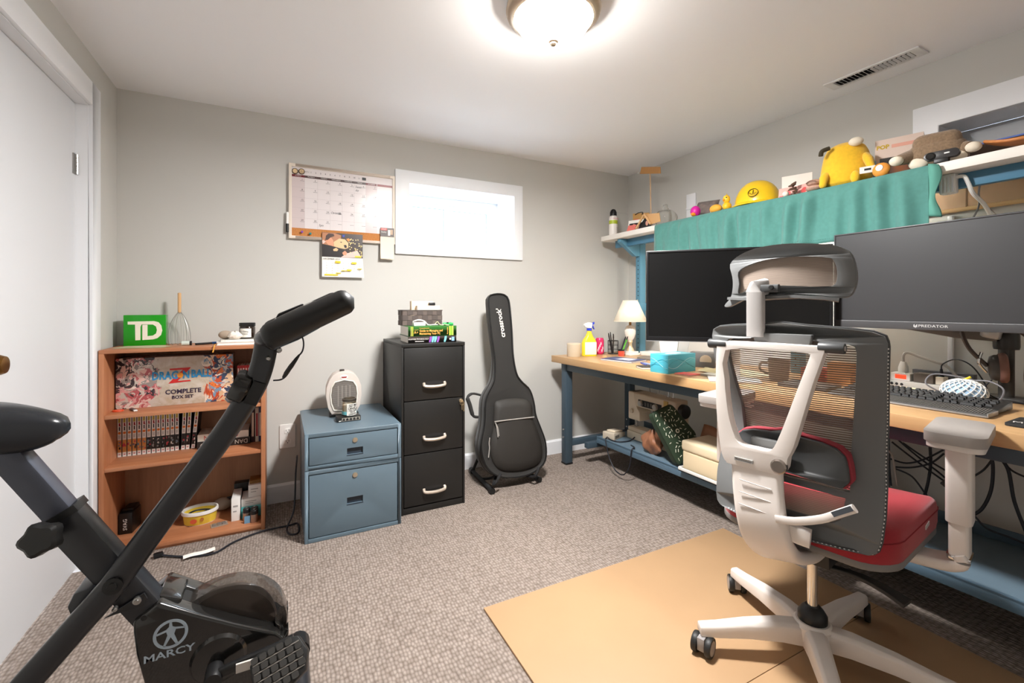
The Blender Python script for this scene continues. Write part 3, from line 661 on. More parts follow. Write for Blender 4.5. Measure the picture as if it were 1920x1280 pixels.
for z0, z1, lz, hz in ((.0215, .3165, .288, .165), (.3625, .4905, .459, .405)):
    d = MB(); hw_, hh_ = .037, .016
    d.prism([(-w+.0195, z0), (w-.0195, z0), (w-.0195, z1), (-w+.0195, z1)], 'y', .003, .02, holes=[[(-hw_, hz-hh_), (-hw_, hz+hh_), (hw_, hz+hh_), (hw_, hz-hh_)]])
    do = obj('drawer', d, bluem, cab, bevel=.0018)
    q = MB(); q.box(-hw_, .016, hz-hh_, hw_, .0195, hz+hh_); q.box(-hw_-.002, .0022, hz-hh_-.004, hw_+.002, .006, hz-hh_); obj('finger_pull', q, M('pull_dark', (46, 56, 68), .4), do, smooth=0)
    q = MB(); q.lathe([(.012, -.001), (.012, .004)], 18, (0, 0, lz), 'y'); q.lathe([(.009, -.003), (.0085, .0)], 18, (0, 0, lz), 'y'); lo = obj('lock', q, lockm, do)

blk = M('black_steel', (30, 29, 28), .42, bump=.03, bs=500); 
cab = thing('filing_cabinet', 'tall black steel three-drawer filing cabinet with pale bar handles', 'cabinet', (.7465, 2.385, 0))
w, dp, hh = .1795, .475, .912
p = MB(); p.box(-w, .0, 0, -w+.012, dp, hh-.02); p.box(w-.012, .0, 0, w, dp, hh-.02); p.box(-w+.012, .03, .0, w-.012, dp, hh-.02); p.box(-w, -.002, hh-.02, w, dp, hh); p.box(-w+.012, .004, 0, w-.012, .03, .034)
obj('body', p, blk, cab, bevel=.002)
hm = M('handle_nickel', (205, 190, 175), .35, .6)
for z0, z1 in ((.040, .315), (.3195, .601), (.6055, .888)):
    hz = z0+.66*(z1-z0) if z0 > .6 else z0+.66*(z1-z0)
    hz = {.040: .115, .3195: .400, .6055: .687}[z0]
    do = drawer(cab, -w+.0145, w-.0145, z0, z1, 0, blk, .0, .02, .003)
    q = MB(); cup = [(.058*math.cos(a), .0) for a in ()]
    q.slab([[(-.058, 0), (-.050, .014), (0, .021), (.050, .014), (.058, 0)]], lambda u, v: (u, -.0005, hz+v), lambda u, v: (u, .002, hz+v)); obj('handle_recess', q, INK, do, smooth=0)
    q = MB(); q.tube(smooth_path([(-.058, -.001, hz+.008), (-.056, -.014, hz-.004), (-.03, -.020, hz-.008), (0, -.022, hz-.009), (.03, -.020, hz-.008), (.056, -.014, hz-.004), (.058, -.001, hz+.008)], 5), .0085, 10); obj('handle', q, hm, do)
q = MB(); q.lathe([(.011, -.006), (.011, .004)], 18, (w-.025, 0, .583), 'y'); lk = obj('lock', q, lockm, cab)
q = MB(); q.lathe([(.008, -.018), (.008, -.006)], 12, (w-.025, 0, .583), 'y'); q.box(w-.027, -.024, .535, w-.024, -.016, .583); q.box(w-.016, -.022, .525, w-.013, -.010, .575)
q.tube([(w-.025+.011*math.cos(a), -.02, .572+.011*math.sin(a)) for a in [2*PI*k/14 for k in range(14)]], .0012, 5, closed=True); obj('key', q, M('key_brass', (214, 190, 150), .3, .8), lk)

# ---- on the blue cabinet
heater_m = M('heater_body', (206, 196, 188), .35); heater_g = M('heater_grey', (160, 155, 152), .4)
t = thing('space_heater', 'small rounded beige electric space heater on the blue cabinet', 'heater', (.31, 2.655, .512), -.05)
prof = [(-.062, .012), (-.082, .05), (-.092, .11), (-.09, .16), (-.075, .20), (-.055, .228), (-.03, .240), (.0, .243), (.03, .240), (.055, .228), (.075, .20), (.09, .16), (.092, .11), (.082, .05), (.062, .012)]
def sc(k): return [(u*k, .12+(v-.12)*k) for u, v in prof]
gr = [(-.050, .04), (-.062, .075), (-.066, .12), (-.061, .16), (-.045, .186), (0, .196), (.045, .186), (.061, .16), (.066, .12), (.062, .075), (.050, .04), (0, .034)]
p = MB(); p.prism(prof, 'y', -.045, .055); obj('body', p, heater_m, t, bevel=.014, seg=3, bang=40)
p = MB(); p.prism([(u*1.09, .118+(v-.118)*1.07) for u, v in gr], 'y', -.051, -.044, holes=[list(reversed(gr))]); obj('grille_rim', p, M('rim_ivory', (232, 226, 216), .35), t, bevel=.002)
p = MB(); p.prism(gr, 'y', -.0465, -.044); obj('grille', p, M('grille_dark', (120, 112, 104), .5), t, smooth=0)
for k in range(23):
    z = .043+k*.0066; hw_ = .062*math.sqrt(max(.02, 1-((z-.115)/.088)**2))*.98
    q = MB(); q.rod((-hw_, -.049, z), (hw_, -.049, z), .0009, 5); obj('grille_wire', q, heater_g, t)
for x in (-.03, -.01, .01, .03): q = MB(); q.box(x-.003, -.0478, .055, x+.003, -.0462, .168); obj('heating_element', q, M('element', (165, 155, 145), .4), t, smooth=0)
p = MB(); p.prism(circ(.021, 18, 0, .213, .013), 'y', -.047, -.043); obj('badge', p, WHITE, t, bevel=.001)
p = MB(); p.prism([(-.015, .216), (.015, .216), (.011, .2095), (-.011, .2095)], 'y', -.0482, -.046); obj('badge_light', p, M('badge_red', (150, 30, 24), .3), t, smooth=0)
for x in (-.045, .045): p = MB(); p.box(x-.03, -.05, 0, x+.03, .055, .015); obj('foot', p, BLACK, t, bevel=.003)
p = MB(); p.box(-.02, -.01, .24, .004, .012, .251); obj('switch', p, M('dark_brown_plastic'), t, bevel=.002)
t = thing('network_switch', 'small black five-port network switch on the blue cabinet', 'network switch', (.316, 2.505, .512), .06)
p = MB(); p.box(-.058, -.028, 0, .058, .036, .025); obj('case', p, M('switch_metal', (38, 36, 34), .4), t, bevel=.0015)
for k in range(5): p = MB(); p.prism([(-.034+k*.0175, .006), (-.021+k*.0175, .006), (-.021+k*.0175, .014), (-.0245+k*.0175, .014), (-.0245+k*.0175, .018), (-.0305+k*.0175, .018), (-.0305+k*.0175, .014), (-.034+k*.0175, .014)], 'y', -.0288, -.027); obj('port', p, INK, t, smooth=0)
p = MB(); p.box(-.0365, -.0284, .004, .054, -.0275, .020); obj('port_plate', p, M('port_silver', (180, 172, 160), .4, .5), t, smooth=0)
p = MB(); p.box(-.052, -.0284, .004, -.040, -.0278, .008); obj('label', p, PAPER, t, smooth=0)
t = thing('jar_candle', 'clear jar candle with block-letter label on the network switch', 'candle', (.322, 2.512, .512+.0255))
p = MB(); p.lathe([(0, 0), (.034, 0), (.037, .004), (.037, .066), (.033, .074), (.033, .078), (.0305, .078), (.0305, .07), (.034, .062), (.034, .006), (0, .006)], 28); obj('jar', p, glassy('jar_glass', (235, 232, 225), .12), t)
p = MB(); p.lathe([(0, .007), (.0335, .007), (.0335, .055), (0, .055)], 24); obj('wax', p, M('wax', (226, 216, 196), .5), t)
p = MB(); p.lathe([(.0374, .008), (.0374, .024)], 24); obj('blue_wax_band', p, M('wax_blue', (110, 190, 200), .45, alpha=.8), t)
p = MB(); p.lathe([(.0355, .076), (.0365, .078), (.0365, .088), (.0345, .090), (.031, .0905), (.030, .088)], 28, ring=True); obj('rim', p, M('rim_grey', (95, 88, 80), .3, .6), t)
p = MB(); p.grid(lambda u, v: (.038*math.sin(-.45+1.5*u), -.038*math.cos(-.45+1.5*u), .004+.062*v), 12, 1); obj('label', p, PAPER, t)
for s_, z, sz in (('YOUR TIME', .060, .008), ('ONLY THE', .0515, .008), ('CANDLE', .041, .013), ('THAT WAS', .0305, .008), ('ONCE', .0225, .009), ('LIGHT', .0115, .014)):
    a = .3; lettering(s_, sz, INK, t, (.0388*math.sin(a), -.0388*math.cos(a), z), (math.cos(a), math.sin(a), 0), (0, 0, 1), bold=.0003)

# ---- on the black cabinet
def book(name, label, cx, cy, z, w, d_, th, cover, rz=0):
    t = thing(name, label, 'book', (cx, cy, z), rz)
    p = MB(); p.box(-w/2, -d_/2, 0, w/2, d_/2, .0025); p.box(-w/2, -d_/2, th-.0025, w/2, d_/2, th); p.box(-w/2, -d_/2, .0025, w/2, -d_/2+.003, th-.0025); obj('cover', p, cover, t, bevel=.0006)
    p = MB(); p.box(-w/2+.004, -d_/2+.003, .0025, w/2-.004, d_/2-.004, th-.0025); obj('pages', p, PAPER, t, smooth=0)
    return t
t = book('textbook', 'dark textbook with purple and teal spine art under the green one', .748, 2.512, .912, .272, .215, .038, M('phys_cover', (70, 62, 58), .35), -.03)
lettering('HUMAN PHYSIOLOGY', .0125, M('letter_white'), t, (-.078, -.1082, .022), (1, 0, 0), (0, 0, 1), squeeze=.9)
p = MB(); y0, y1 = -.1082, -.107
p.mat(3).box(-.098, y0, .008, -.05, y1, .011)
for i, (x, c) in enumerate(((-.022, 0), (-.008, 1), (.006, 1), (.022, 0), (.062, 1))): p.mat(c).prism([(x, .003), (x+.010, .003), (x+.016, .020), (x+.018, .035), (x+.006, .035), (x+.003, .018)], 'y', y0, y1)
p.mat(2).box(.108, y0, .008, .124, y1, .030); p.mat(3).prism(circ(.0055, 12, .1, .019), 'y', y0, y1)
obj('spine_print', p, [M('art_purple', (140, 80, 170), .4), M('art_teal', (120, 190, 195), .4), M('art_blue', (130, 170, 215), .4), M('letter_white')], t, smooth=0)
t = book('textbook', 'thick green textbook with orange spine title on the black cabinet', .748, 2.512, .9502, .272, .22, .054, M('green_cover', (52, 110, 46), .35), -.03)
org = M('title_amber', (240, 180, 90), .4)
lettering('Guide to Managing and', .0165, org, t, (-.075, -.1106, .0285), (1, 0, 0), (0, 0, 1), 'LEFT', squeeze=.85, bold=.0002); lettering('Maintaining Your PC', .0165, org, t, (-.075, -.1106, .013), (1, 0, 0), (0, 0, 1), 'LEFT', squeeze=.85, bold=.0002)
lettering('Comprehensive', .0085, org, t, (-.075, -.1106, .043), (1, 0, 0), (0, 0, 1), 'LEFT'); lettering('CompTIA', .006, org, t, (-.093, -.1106, .034), (1, 0, 0), (0, 0, 1)); lettering('A+', .020, org, t, (-.093, -.1106, .020), (1, 0, 0), (0, 0, 1)); lettering('Andrews', .011, org, t, (.083, -.1106, .027), (0, 0, 1), (-1, 0, 0))
p = MB(); y0, y1 = -.1104, -.1092
p.mat(0).box(-.122, y0, .001, -.118, y1, .053); p.mat(1).box(-.114, y0, .001, -.109, y1, .053); p.mat(1).box(.093, y0, .001, .098, y1, .053); p.mat(2).box(.098, y0, .001, .118, y1, .053); p.mat(0).box(.113, y0-.0002, .001, .116, y1, .053)
obj('spine_print', p, [M('stripe_yellow', (216, 206, 110), .4), M('stripe_lime', (190, 214, 70), .4), M('stripe_green', (128, 168, 54), .4)], t, smooth=0)
# woven basket
zb = .912+.0382+.0545
t = thing('woven_basket', 'dark brown woven strap basket on the green textbook', 'basket', (.716, 2.555, zb), -.02)
wm = [M('strap_a', (96, 84, 78), .6), M('strap_b', (78, 68, 64), .6)]
hx, hy, hz = .113, .055, .086
p = MB(); p.box(-hx+.003, -hy+.003, 0, hx-.003, hy-.003, .003); obj('base', p, wm[1], t, smooth=0)
def straps(side):
    nx = 8 if side in 'fb' else 4; L = 2*hx if side in 'fb' else 2*hy
    for i in range(nx):
        for j in range(3):
            w0 = -L/2+L*i/nx; w1 = w0+L/nx; out = (i+j) % 2
            q = MB(); dd = .0025 if out else .0005; z0, z1 = j*hz/3+.0006, (j+1)*hz/3-.0006
            a0, a1 = (w0-.003, w1+.003) if out else (w0+.001, w1-.001)
            a0 = max(a0, -L/2); a1 = min(a1, L/2)
            if side == 'f': q.box(a0, -hy-dd, z0, a1, -hy+.002, z1)
            elif side == 'b': q.box(a0, hy-.002, z0, a1, hy+dd, z1)
            elif side == 'l': q.box(-hx-dd, a0, z0, -hx+.002, a1, z1)
            else: q.box(hx-.002, a0, z0, hx+dd, a1, z1)
            obj('strap', q, wm[out], t, bevel=.0008, seg=1)
for s_ in 'flrb': straps(s_)
p = MB(); p.prism([(-hx-.003, -hy-.003), (hx+.003, -hy-.003), (hx+.003, hy+.003), (-hx-.003, hy+.003)], 'z', hz-.004, hz+.002, holes=[[(-hx+.002, -hy+.002), (-hx+.002, hy-.002), (hx-.002, hy-.002), (hx-.002, -hy+.002)]]); obj('rim', p, wm[1], t, bevel=.001)
carton('tall cream carton standing in the woven basket', .667, 2.562, zb+.0035, .797, 2.60, zb+.138, M('carton_cream', (232, 206, 176), .6), M('carton_line', (214, 186, 156), .6))
carton('short cream carton with tan edge in front of the tall one in the basket', .690, 2.520, zb+.0035, .822, 2.556, zb+.112, M('carton_beige', (224, 208, 190), .6), M('carton_line'))
t = MB(); t.box(-.018, -.012, 0, .018, .012, .018); o = obj('binder_clip', t, BLACK, None, bevel=.004); o.location = (.783, 2.548, zb+.1122+.004); o.location.z = zb+.1125; tag(o, 'black clip sitting on the cream cartons in the basket', 'clip')
# charger, white cables, green clip on the green book
zg = .912+.0382+.0542
t = thing('white_charger', 'white charger block with coiled white cable on the green textbook', 'charger', (.682, 2.455, zg), .1)
p = MB(); p.box(-.034, -.012, 0, .034, .025, .020); obj('block', p, WHITE, t, bevel=.004)
p = MB(); p.tube(smooth_path([(-.03, 0, .027), (0, .004, .034), (.03, 0, .026), (.045, -.005, .010), (.06, -.004, .004), (.085, .004, .004), (.10, .012, .004)], 5), .0028, 7); p.tube(smooth_path([(-.034, .008, .024), (-.005, .014, .031), (.028, .01, .027), (.042, .004, .016), (.055, .010, .004), (.08, -.006, .005), (.11, .0, .004)], 5), .0028, 7); obj('cable', p, WHITE, t)
t = MB(); t.tube(smooth_path([(0, 0, .003), (.008, .006, .012), (.018, -.004, .022), (.03, 0, .008), (.045, -.012, .004), (.058, .002, .008), (.07, -.01, .004), (.085, 0, .004)], 5), .0022, 6); o = obj('earphone_cable', t, M('cable_cream', (226, 216, 180), .5), None); o.location = (.762, 2.432, zg); tag(o, 'thin cream cable tangled on the green textbook', 'cable')
t = thing('green_clip', 'small bright green plastic clip on the green textbook', 'clip', (.846, 2.447, zg), -.25)
p = MB(); p.rod((-.028, 0, .008), (.03, 0, .008), .0075, 10); p.rod((-.02, .012, .010), (.02, .012, .012), .006, 10); obj('clip_body', p, M('clip_green', (44, 160, 84), .35), t); p = MB(); p.box(-.006, -.009, .013, .004, .009, .018); obj('clip_lever', p, BLACK, t, bevel=.001)
# ================================================================ things on the back wall
YW = YB-.018
def wp(x, y, dy=0): p_ = oy(530+x/8, 300+y/8, YW+dy); return (p_.x, p_.z)
t = thing('whiteboard_calendar', 'white dry-erase month planner board with cork strip beside the window', 'whiteboard', (.34, YB, 1.72))
X0, X1, Z0, Z1 = .039, .640, 1.502, 1.932
p = MB(); p.box(X0+.004, YW+.002, Z0+.004, X1-.004, YB-.001, Z1-.004); obj('backing', p, M('board_back', (200, 196, 190), .6), t, smooth=0, world=True)
p = MB(); p.prism([(X0, Z0), (X1, Z0), (X1, Z1), (X0, Z1)], 'y', YW-.008, YB-.004, holes=[[(X0+.016, Z0+.016), (X0+.016, Z1-.018), (X1-.016, Z1-.018), (X1-.016, Z0+.016)]]); obj('frame', p, M('board_frame', (226, 214, 200), .5), t, bevel=.002, world=True)
for z0, z1 in ((Z1-.016, Z1-.0015), (Z0+.0015, Z0+.015)): p = MB(); p.box(X0+.035, YW-.0088, z0, X1-.03, YW-.006, z1); obj('metal_rail', p, M('rail_taupe', (150, 136, 124), .4, .3), t, world=True)
gl = M('dry_erase', (222, 214, 214), .2, spec=.3)
p = MB(); p.box(X0+.016, YW, Z0+.062, X1-.016, YW+.004, Z1-.018); obj('writing_surface', p, gl, t, smooth=0, world=True)
p = MB(); p.box(X0+.016, YW-.002, Z0+.016, X1-.016, YW+.004, Z0+.062); obj('cork_strip', p, M('cork', (186, 122, 66), .8, var=.2, vs=220), t, smooth=0, world=True)
xs = [wp(x, 600)[0] for x in (130, 330, 525, 712, 893, 1073, 1246, 1415, 1640)]
xs[0] = X0+.0165; xs[8] = X1-.0165
zh1 = wp(130, 205)[1]; zh0 = wp(130, 240)[1]; zb_ = Z0+.062
yl = YW-.0006
p = MB(); p.mat(0).box(xs[0], yl, zh0, xs[1], YW, zh1); p.mat(1).box(xs[1], yl, zh0, xs[6], YW, zh1); p.mat(0).box(xs[6], yl, zh0, xs[7]-.002, YW, zh1); p.mat(2).box(xs[7]+.001, yl, zh0, xs[8], YW, zh1); obj('header_bar', p, [M('hdr_maroon', (104, 28, 36), .3), M('hdr_brown', (74, 54, 54), .3), M('hdr_red', (132, 40, 42), .3)], t, smooth=0, world=True)
p = MB()
for a, e in ((xs[0], xs[1]), (xs[6], xs[7])): p = MB(); p.box(a, YW-.0003, zb_, e, YW, zh0); obj('weekend_column', p, M('weekend_tint', (208, 194, 194), .2, spec=.3), t, smooth=0, world=True)
rows = [zh0+(zb_-zh0)*k/5 for k in range(6)]
p = MB()
for x in xs[1:8]: p.box(x-.0004, yl, zb_, x+.0004, YW, zh0)
for z in rows[1:5]: p.box(xs[0], yl, z-.0004, xs[7], YW, z+.0004)
obj('grid_lines', p, M('grid_line', (182, 172, 172), .4), t, smooth=0, world=True)
lw = M('letter_white')
for k, nm in enumerate(('SUNDAY', 'MONDAY', 'TUESDAY', 'WEDNESDAY', 'THURSDAY', 'FRIDAY', 'SATURDAY')): lettering(nm, .0085, lw, t, ((xs[k]+xs[k+1])/2, yl-.0003, (zh0+zh1)/2), (1, 0, 0), (0, 0, 1), world=True)
for k in range(1, 12): xx, zz = wp(425+72*(k-1), 190+8*(k-1)); lettering(str(k), .013, INK, t, (xx, yl, zh1+.021), (1, 0, 0), (0, 0, 1), world=True)
lettering('MONTH', .010, M('grey_ink', (130, 125, 125), .5), t, (wp(345, 185)[0], yl, zh1+.021), (1, 0, 0), (0, 0, 1), world=True)
p = MB(); xx, zz = wp(1220, 280); p.box(xx-.011, YW-.004, zh1+.013, xx+.011, YW, zh1+.029); obj('month_magnet', p, BLACK, t, world=True)
p = MB(); day = 1
for r in range(5):
    for c in range(7):
        x1 = xs[c+1]-.002; z = rows[r]-.021
        p.box(x1-.022, yl, z, x1, YW, z+.0012)
        if day <= 31: lettering(str(day), .0135, INK, t, (x1-.011, yl, z+.0085), (1, 0, 0), (0, 0, 1), world=True, name='date_number')
        day += 1
obj('date_lines', p, INK, t, smooth=0, world=True)
hand = M('marker_ink', (36, 34, 40), .5)
for s_, c, r, dx, dz in (('Sweet', 5, 0, .006, .020), ('day', 5, 0, .006, .040), ('Christmas', 3, 3, .003, .014), ('5pm', 2, 4, .006, .035)): lettering(s_, .019, hand, t, (xs[c]+dx, yl, rows[r]-dz), (1, 0, .02), (0, 0, 1), 'LEFT', squeeze=.75, shear=.3, world=True, name='handwriting')
# round magnets
for i, (cx_, lb) in enumerate(((165, 'round brown magnet with a pale face at the corner of the planner board'), (268, 'round brown magnet with a dark swirl on the planner board'))):
    xx, zz = wp(cx_, 160+i*6, -.008); xx = max(xx, X0+.016+.017+.0345*i); zz = min(zz, Z1-.018-.017); mg = thing('round_magnet', lb, 'magnet', (xx, YW-.001, zz))
    p = MB(); p.lathe([(0, 0), (.0165, 0), (.0165, -.006), (.0145, -.0085), (.0125, -.0075), (0, -.0075)], 22, (0, 0, 0), 'y'); obj('rim', p, M('magnet_brown', (90, 74, 58), .4), mg)
    p = MB(); p.lathe([(0, -.0079), (.0122, -.0079), (.0122, -.0076)], 20, (0, 0, 0), 'y'); obj('face', p, M('magnet_tan', (208, 180, 140), .4), mg)
    if i:
        p = MB(); p.tube([(.0018*a*.75*math.cos(a), -.0082, .0018*a*.75*math.sin(a)) for a in [k*.45 for k in range(15)]], .0009, 5); obj('swirl', p, M('magnet_brown'), mg)
for i, (cx_, cy_, c, lb) in enumerate(((290, 1078, (120, 60, 150), 'purple push pin in the cork strip'), (415, 1105, (20, 120, 120), 'teal push pin in the cork strip'))):
    xx, zz = wp(cx_, cy_, -.01); zz = min(max(zz, Z0+.03), Z0+.05); q = MB(); q.lathe([(0, 0), (.004, 0), (.0055, -.002), (.003, -.006), (.003, -.012), (.0065, -.016), (.0065, -.018), (0, -.019)], 14, (0, 0, 0), 'y'); o = obj('push_pin', q, M('pin%d' % i, c, .3), None); o.location = (xx, YW-.002, zz); tag(o, lb, 'push pin')
t = thing('marker_pen', 'white dry-erase marker with black cap clipped to the planner board edge', 'marker', (X0-.006, YW-.004, 1.545))
p = MB(); p.lathe([(0, .105), (.006, .104), (.0075, .098), (.0075, .03)], 14, (0, 0, 0)); p.lathe([(.0075, .03), (.0075, .105)], 3); obj('barrel', p, WHITE, t)
p = MB(); p.lathe([(.0082, .038), (.0082, -.008), (.006, -.01), (0, -.01)], 14); obj('cap', p, BLACK, t)

# hanging photo calendar
cz0, cz1 = 1.287, 1.548; cx0, cx1 = .214, .443
t = thing('wall_calendar', 'paper photo calendar open at December hanging below the planner board', 'calendar', ((cx0+cx1)/2, YW-.012, cz0))
def sheet(mb, x0, x1, z0, z1, y, bow=.006, n=8): return mb.grid(lambda u, v: (x0+(x1-x0)*u, y-bow*math.sin(PI*v)*(.6+.4*u), z0+(z1-z0)*v), 4, n)
zm = cz0+.117
p = MB(); p.box(cx0, YW-.0115, zm, cx1, YW-.0095, cz1); ph = obj('photo_page', p, M('photo_dark', (64, 52, 48), .3), t, smooth=0, world=True)
p = MB(); p.slab([[(cx0, cz0), (cx1+.008, cz0), (cx1, zm), (cx0, zm)]], lambda u, v: (u, YW-.0125-.010*math.sin(PI*(v-cz0)/(zm-cz0)), v), lambda u, v: (u, YW-.0105-.010*math.sin(PI*(v-cz0)/(zm-cz0)), v)); obj('month_page', p, PAPER, t, smooth=0, world=True)
fl = YW-.0123
def cp(u, v): return (cx0+(cx1-cx0)*(u-40)/940, cz1-(cz1-zm)*(v-85)/570)
def patch(mb, m_, pts, lay): mb.mat(m_).prism([cp(*q) for q in pts], 'y', fl-.0001*lay, YW-.0114)
p = MB(); patch(p, 0, [(45, 90), (330, 90), (470, 130), (470, 330), (300, 420), (45, 360)], 0); patch(p, 5, [(45, 300), (60, 260), (130, 300), (60, 360)], 1)
patch(p, 1, [(140, 250), (230, 180), (290, 260), (300, 400), (180, 370), (120, 300)], 1); patch(p, 2, [(110, 270), (130, 160), (190, 105), (300, 110), (320, 160), (230, 200), (170, 260)], 2)
patch(p, 3, [(300, 300), (430, 210), (560, 220), (640, 300), (640, 420), (560, 450), (420, 430), (310, 400)], 2); patch(p, 4, [(55, 360), (250, 390), (460, 450), (640, 520), (470, 650), (50, 640)], 3)
patch(p, 1, [(500, 540), (560, 490), (610, 530), (590, 600), (520, 590)], 4); patch(p, 5, [(480, 570), (640, 540), (850, 470), (960, 640), (460, 650)], 2); patch(p, 3, [(290, 470), (360, 430), (410, 470), (380, 510), (300, 510)], 4)
patch(p, 4, [(450, 285), (495, 285), (490, 305), (455, 300)], 4); patch(p, 4, [(530, 360), (590, 350), (610, 410), (560, 430)], 4); patch(p, 6, [(590, 210), (650, 190), (690, 230), (640, 270)], 4); patch(p, 7, [(500, 120), (560, 115), (550, 170), (510, 170)], 4); patch(p, 8, [(800, 600), (945, 600), (940, 640), (790, 640)], 5)
rr = random.Random(11)
for k in range(34):
    u, v = rr.uniform(660, 960), rr.uniform(200, 600); patch(p, 9, [(u-12, v-14), (u+12, v-10), (u+10, v+14), (u-10, v+12)], 3)
obj('photo_print', p, [M('ph_brown', (176, 120, 86), .35), M('ph_skin', (222, 150, 116), .35), M('ph_hair', (70, 46, 40), .35), M('ph_cream', (226, 186, 140), .35), M('ph_black', (34, 26, 26), .35), M('ph_pink', (226, 190, 180), .35), M('ph_orange', (230, 140, 60), .35), M('ph_blue', (40, 60, 160), .35), M('ph_yellow', (226, 200, 40), .35), M('ph_gold', (240, 216, 150), .35)], t, smooth=0, world=True)
def cm(u, v): return (cx0+(cx1-cx0)*(u-50)/935, zm-(zm-cz0)*(v-640)/520)
def ym(z): return YW-.0128-.010*math.sin(PI*(z-cz0)/(zm-cz0))
yel = M('ph_yellow')
q = MB()
for u0, v0, u1, v1 in ((345, 740, 465, 795), (720, 755, 835, 805), (860, 920, 960, 940), (610, 950, 715, 995), (485, 980, 595, 1000), (360, 1045, 475, 1068), (105, 1090, 410, 1125)):
    a, c = cm(u0, v0), cm(u1, v1); zc = (a[1]+c[1])/2; q.box(a[0], ym(zc)-.0006, c[1], c[0], ym(zc)+.0012, a[1])
obj('highlighter', q, yel, t, smooth=0, world=True)
a = cm(80, 690); lettering('DECEMBER 2024', .0125, INK, t, (a[0], ym(a[1])-.0009, a[1]), (1, 0, 0), (0, 0, 1), 'LEFT', world=True)
for c in range(7):
    for r in range(5):
        d_ = r*7+c+1
        if d_ > 31: continue
        a = cm(150+c*125, 800+r*66); lettering(str(d_), .006, INK, t, (a[0], ym(a[1])-.0009, a[1]), (1, 0, 0), (0, 0, 1), world=True, name='date_number')

# realtor note pad hanging on the board
nx0, nx1 = .548, .632; nz0 = oy(725, 487, YW).z; nz1 = oy(725, 428, YW).z
t = thing('note_pad', 'narrow cream magnetic note pad with dark printed header on the planner board', 'note pad', ((nx0+nx1)/2, YW-.01, nz0))
def bend(v): return -.016*max(0, (.35-v)/.35)**2 if v < .35 else 0
for i in range(3):
    p = MB(); p.slab([[(nx0, nz0+.002*i), (nx1, nz0+.002*i)]+[(nx1, nz0+(nz1-nz0)*k/8) for k in range(1, 9)]+[(nx0, nz0+(nz1-nz0)*k/8) for k in range(8, 0, -1)]], lambda u, v: (u, YW-.012-.001*i+bend((v-nz0)/(nz1-nz0))*(.4+.6*i/2)*((nx1-u)/(nx1-nx0)), v), lambda u, v: (u, YW-.0112-.001*i+bend((v-nz0)/(nz1-nz0))*(.4+.6*i/2)*((nx1-u)/(nx1-nx0)), v)); obj('sheet', p, M('pad_cream', (232, 218, 200), .7), t, smooth=40, world=True)
hz0 = nz1-.055
p = MB(); p.mat(0).box(nx0, YW-.0155, hz0, nx1, YW-.0135, nz1); p.mat(1).box(nx0+.002, YW-.0158, nz1-.016, nx0+.040, YW-.0155, nz1-.002); p.mat(2).box(nx0+.046, YW-.0158, hz0+.008, nx0+.060, YW-.0155, nz1-.012); p.mat(3).box(nx0+.060, YW-.0158, hz0+.014, nx0+.076, YW-.0155, nz1-.010); obj('header_card', p, [M('card_brown', (70, 56, 50), .4), M('card_red', (190, 50, 40), .4), M('letter_white'), M('card_tan', (170, 140, 110), .4)], t, smooth=0, world=True)
lettering('SOLD', .011, M('letter_white'), t, (nx0+.021, YW-.016, nz1-.009), (1, 0, 0), (0, 0, 1), world=True); lettering('Realty', .012, M('letter_white'), t, (nx0+.021, YW-.0158, nz1-.027), (1, 0, 0), (0, 0, 1), world=True)

# ================================================================ guitar in its bag, on a stand
lean_y0, lean_k = 2.455, .19
def gp(x, y, back=0):
    px_, py_ = 860+x/3.2, 540+y/3.2
    n = Vector((0, 1, -lean_k)).normalized(); q = onplane(px_, py_, (0, lean_y0, .09), n); return q+n*back
outl = [(178, 60), (195, 42), (235, 35), (275, 42), (298, 70), (308, 140), (318, 260), (325, 400), (345, 510), (375, 560), (425, 610), (450, 690), (460, 760), (490, 840), (515, 910), (524, 980), (515, 1040), (480, 1082), (430, 1112), (370, 1130), (280, 1135), (210, 1115), (165, 1070), (140, 1000), (135, 930), (150, 850), (158, 780), (160, 700), (170, 640), (200, 580), (215, 530), (215, 420), (200, 300), (185, 180)]
P3 = [gp(*q) for q in outl]
cen = sum(P3, Vector())/len(P3); P3 = resample(smooth_path(P3, 4, True), 110)
nb = Vector((0, 1, -lean_k)).normalized()
gig = M('gig_bag', (32, 30, 28), .62, bump=.25, bs=900, sheen=.2); gig2 = M('gig_panel', (42, 39, 36), .6, bump=.25, bs=900)
t = thing('guitar_gig_bag', 'black padded acoustic guitar gig bag leaning against the wall', 'guitar bag', (1.28, 2.62, .08))
depths = [(.000, .93), (-.006, .97), (.004, 1.0), (.03, 1.01), (.075, 1.01), (.105, 1.0), (.115, .96)]
def local_c(q):  # centre line for insetting rings
    z = q.z; k = min(1, max(0, (z-.09)/1.1)); lo = cen.x-.03; hi = gp(235, 200).x; return Vector((lo+(hi-lo)*min(1, max(0, (z-.25)/.55)), q.y, min(max(z, .22), 1.12)))
vs = []; n = len(P3)
for dpt, sc_ in depths:
    for q in P3:
        c = local_c(q); taper = .45 if q.z > .78 else (.45+.55*min(1, (.78-q.z)/.22)); vs.append(c+(q-c)*sc_+nb*(dpt*taper if dpt > 0 else dpt))
fs = [(i*n+k, i*n+(k+1) % n, (i+1)*n+(k+1) % n, (i+1)*n+k) for i in range(len(depths)-1) for k in range(n)]
fs += [tuple(range(n-1, -1, -1)), tuple((len(depths)-1)*n+k for k in range(n))]
p = MB(); p.add(vs, fs); obj('bag_shell', p, gig, t, world=True, smooth=50)
p = MB(); p.tube([local_c(q)+(q-local_c(q))*1.0-nb*.004 for q in P3], .0055, 7, closed=True); obj('front_piping', p, M('piping', (18, 17, 17), .5), t, world=True)
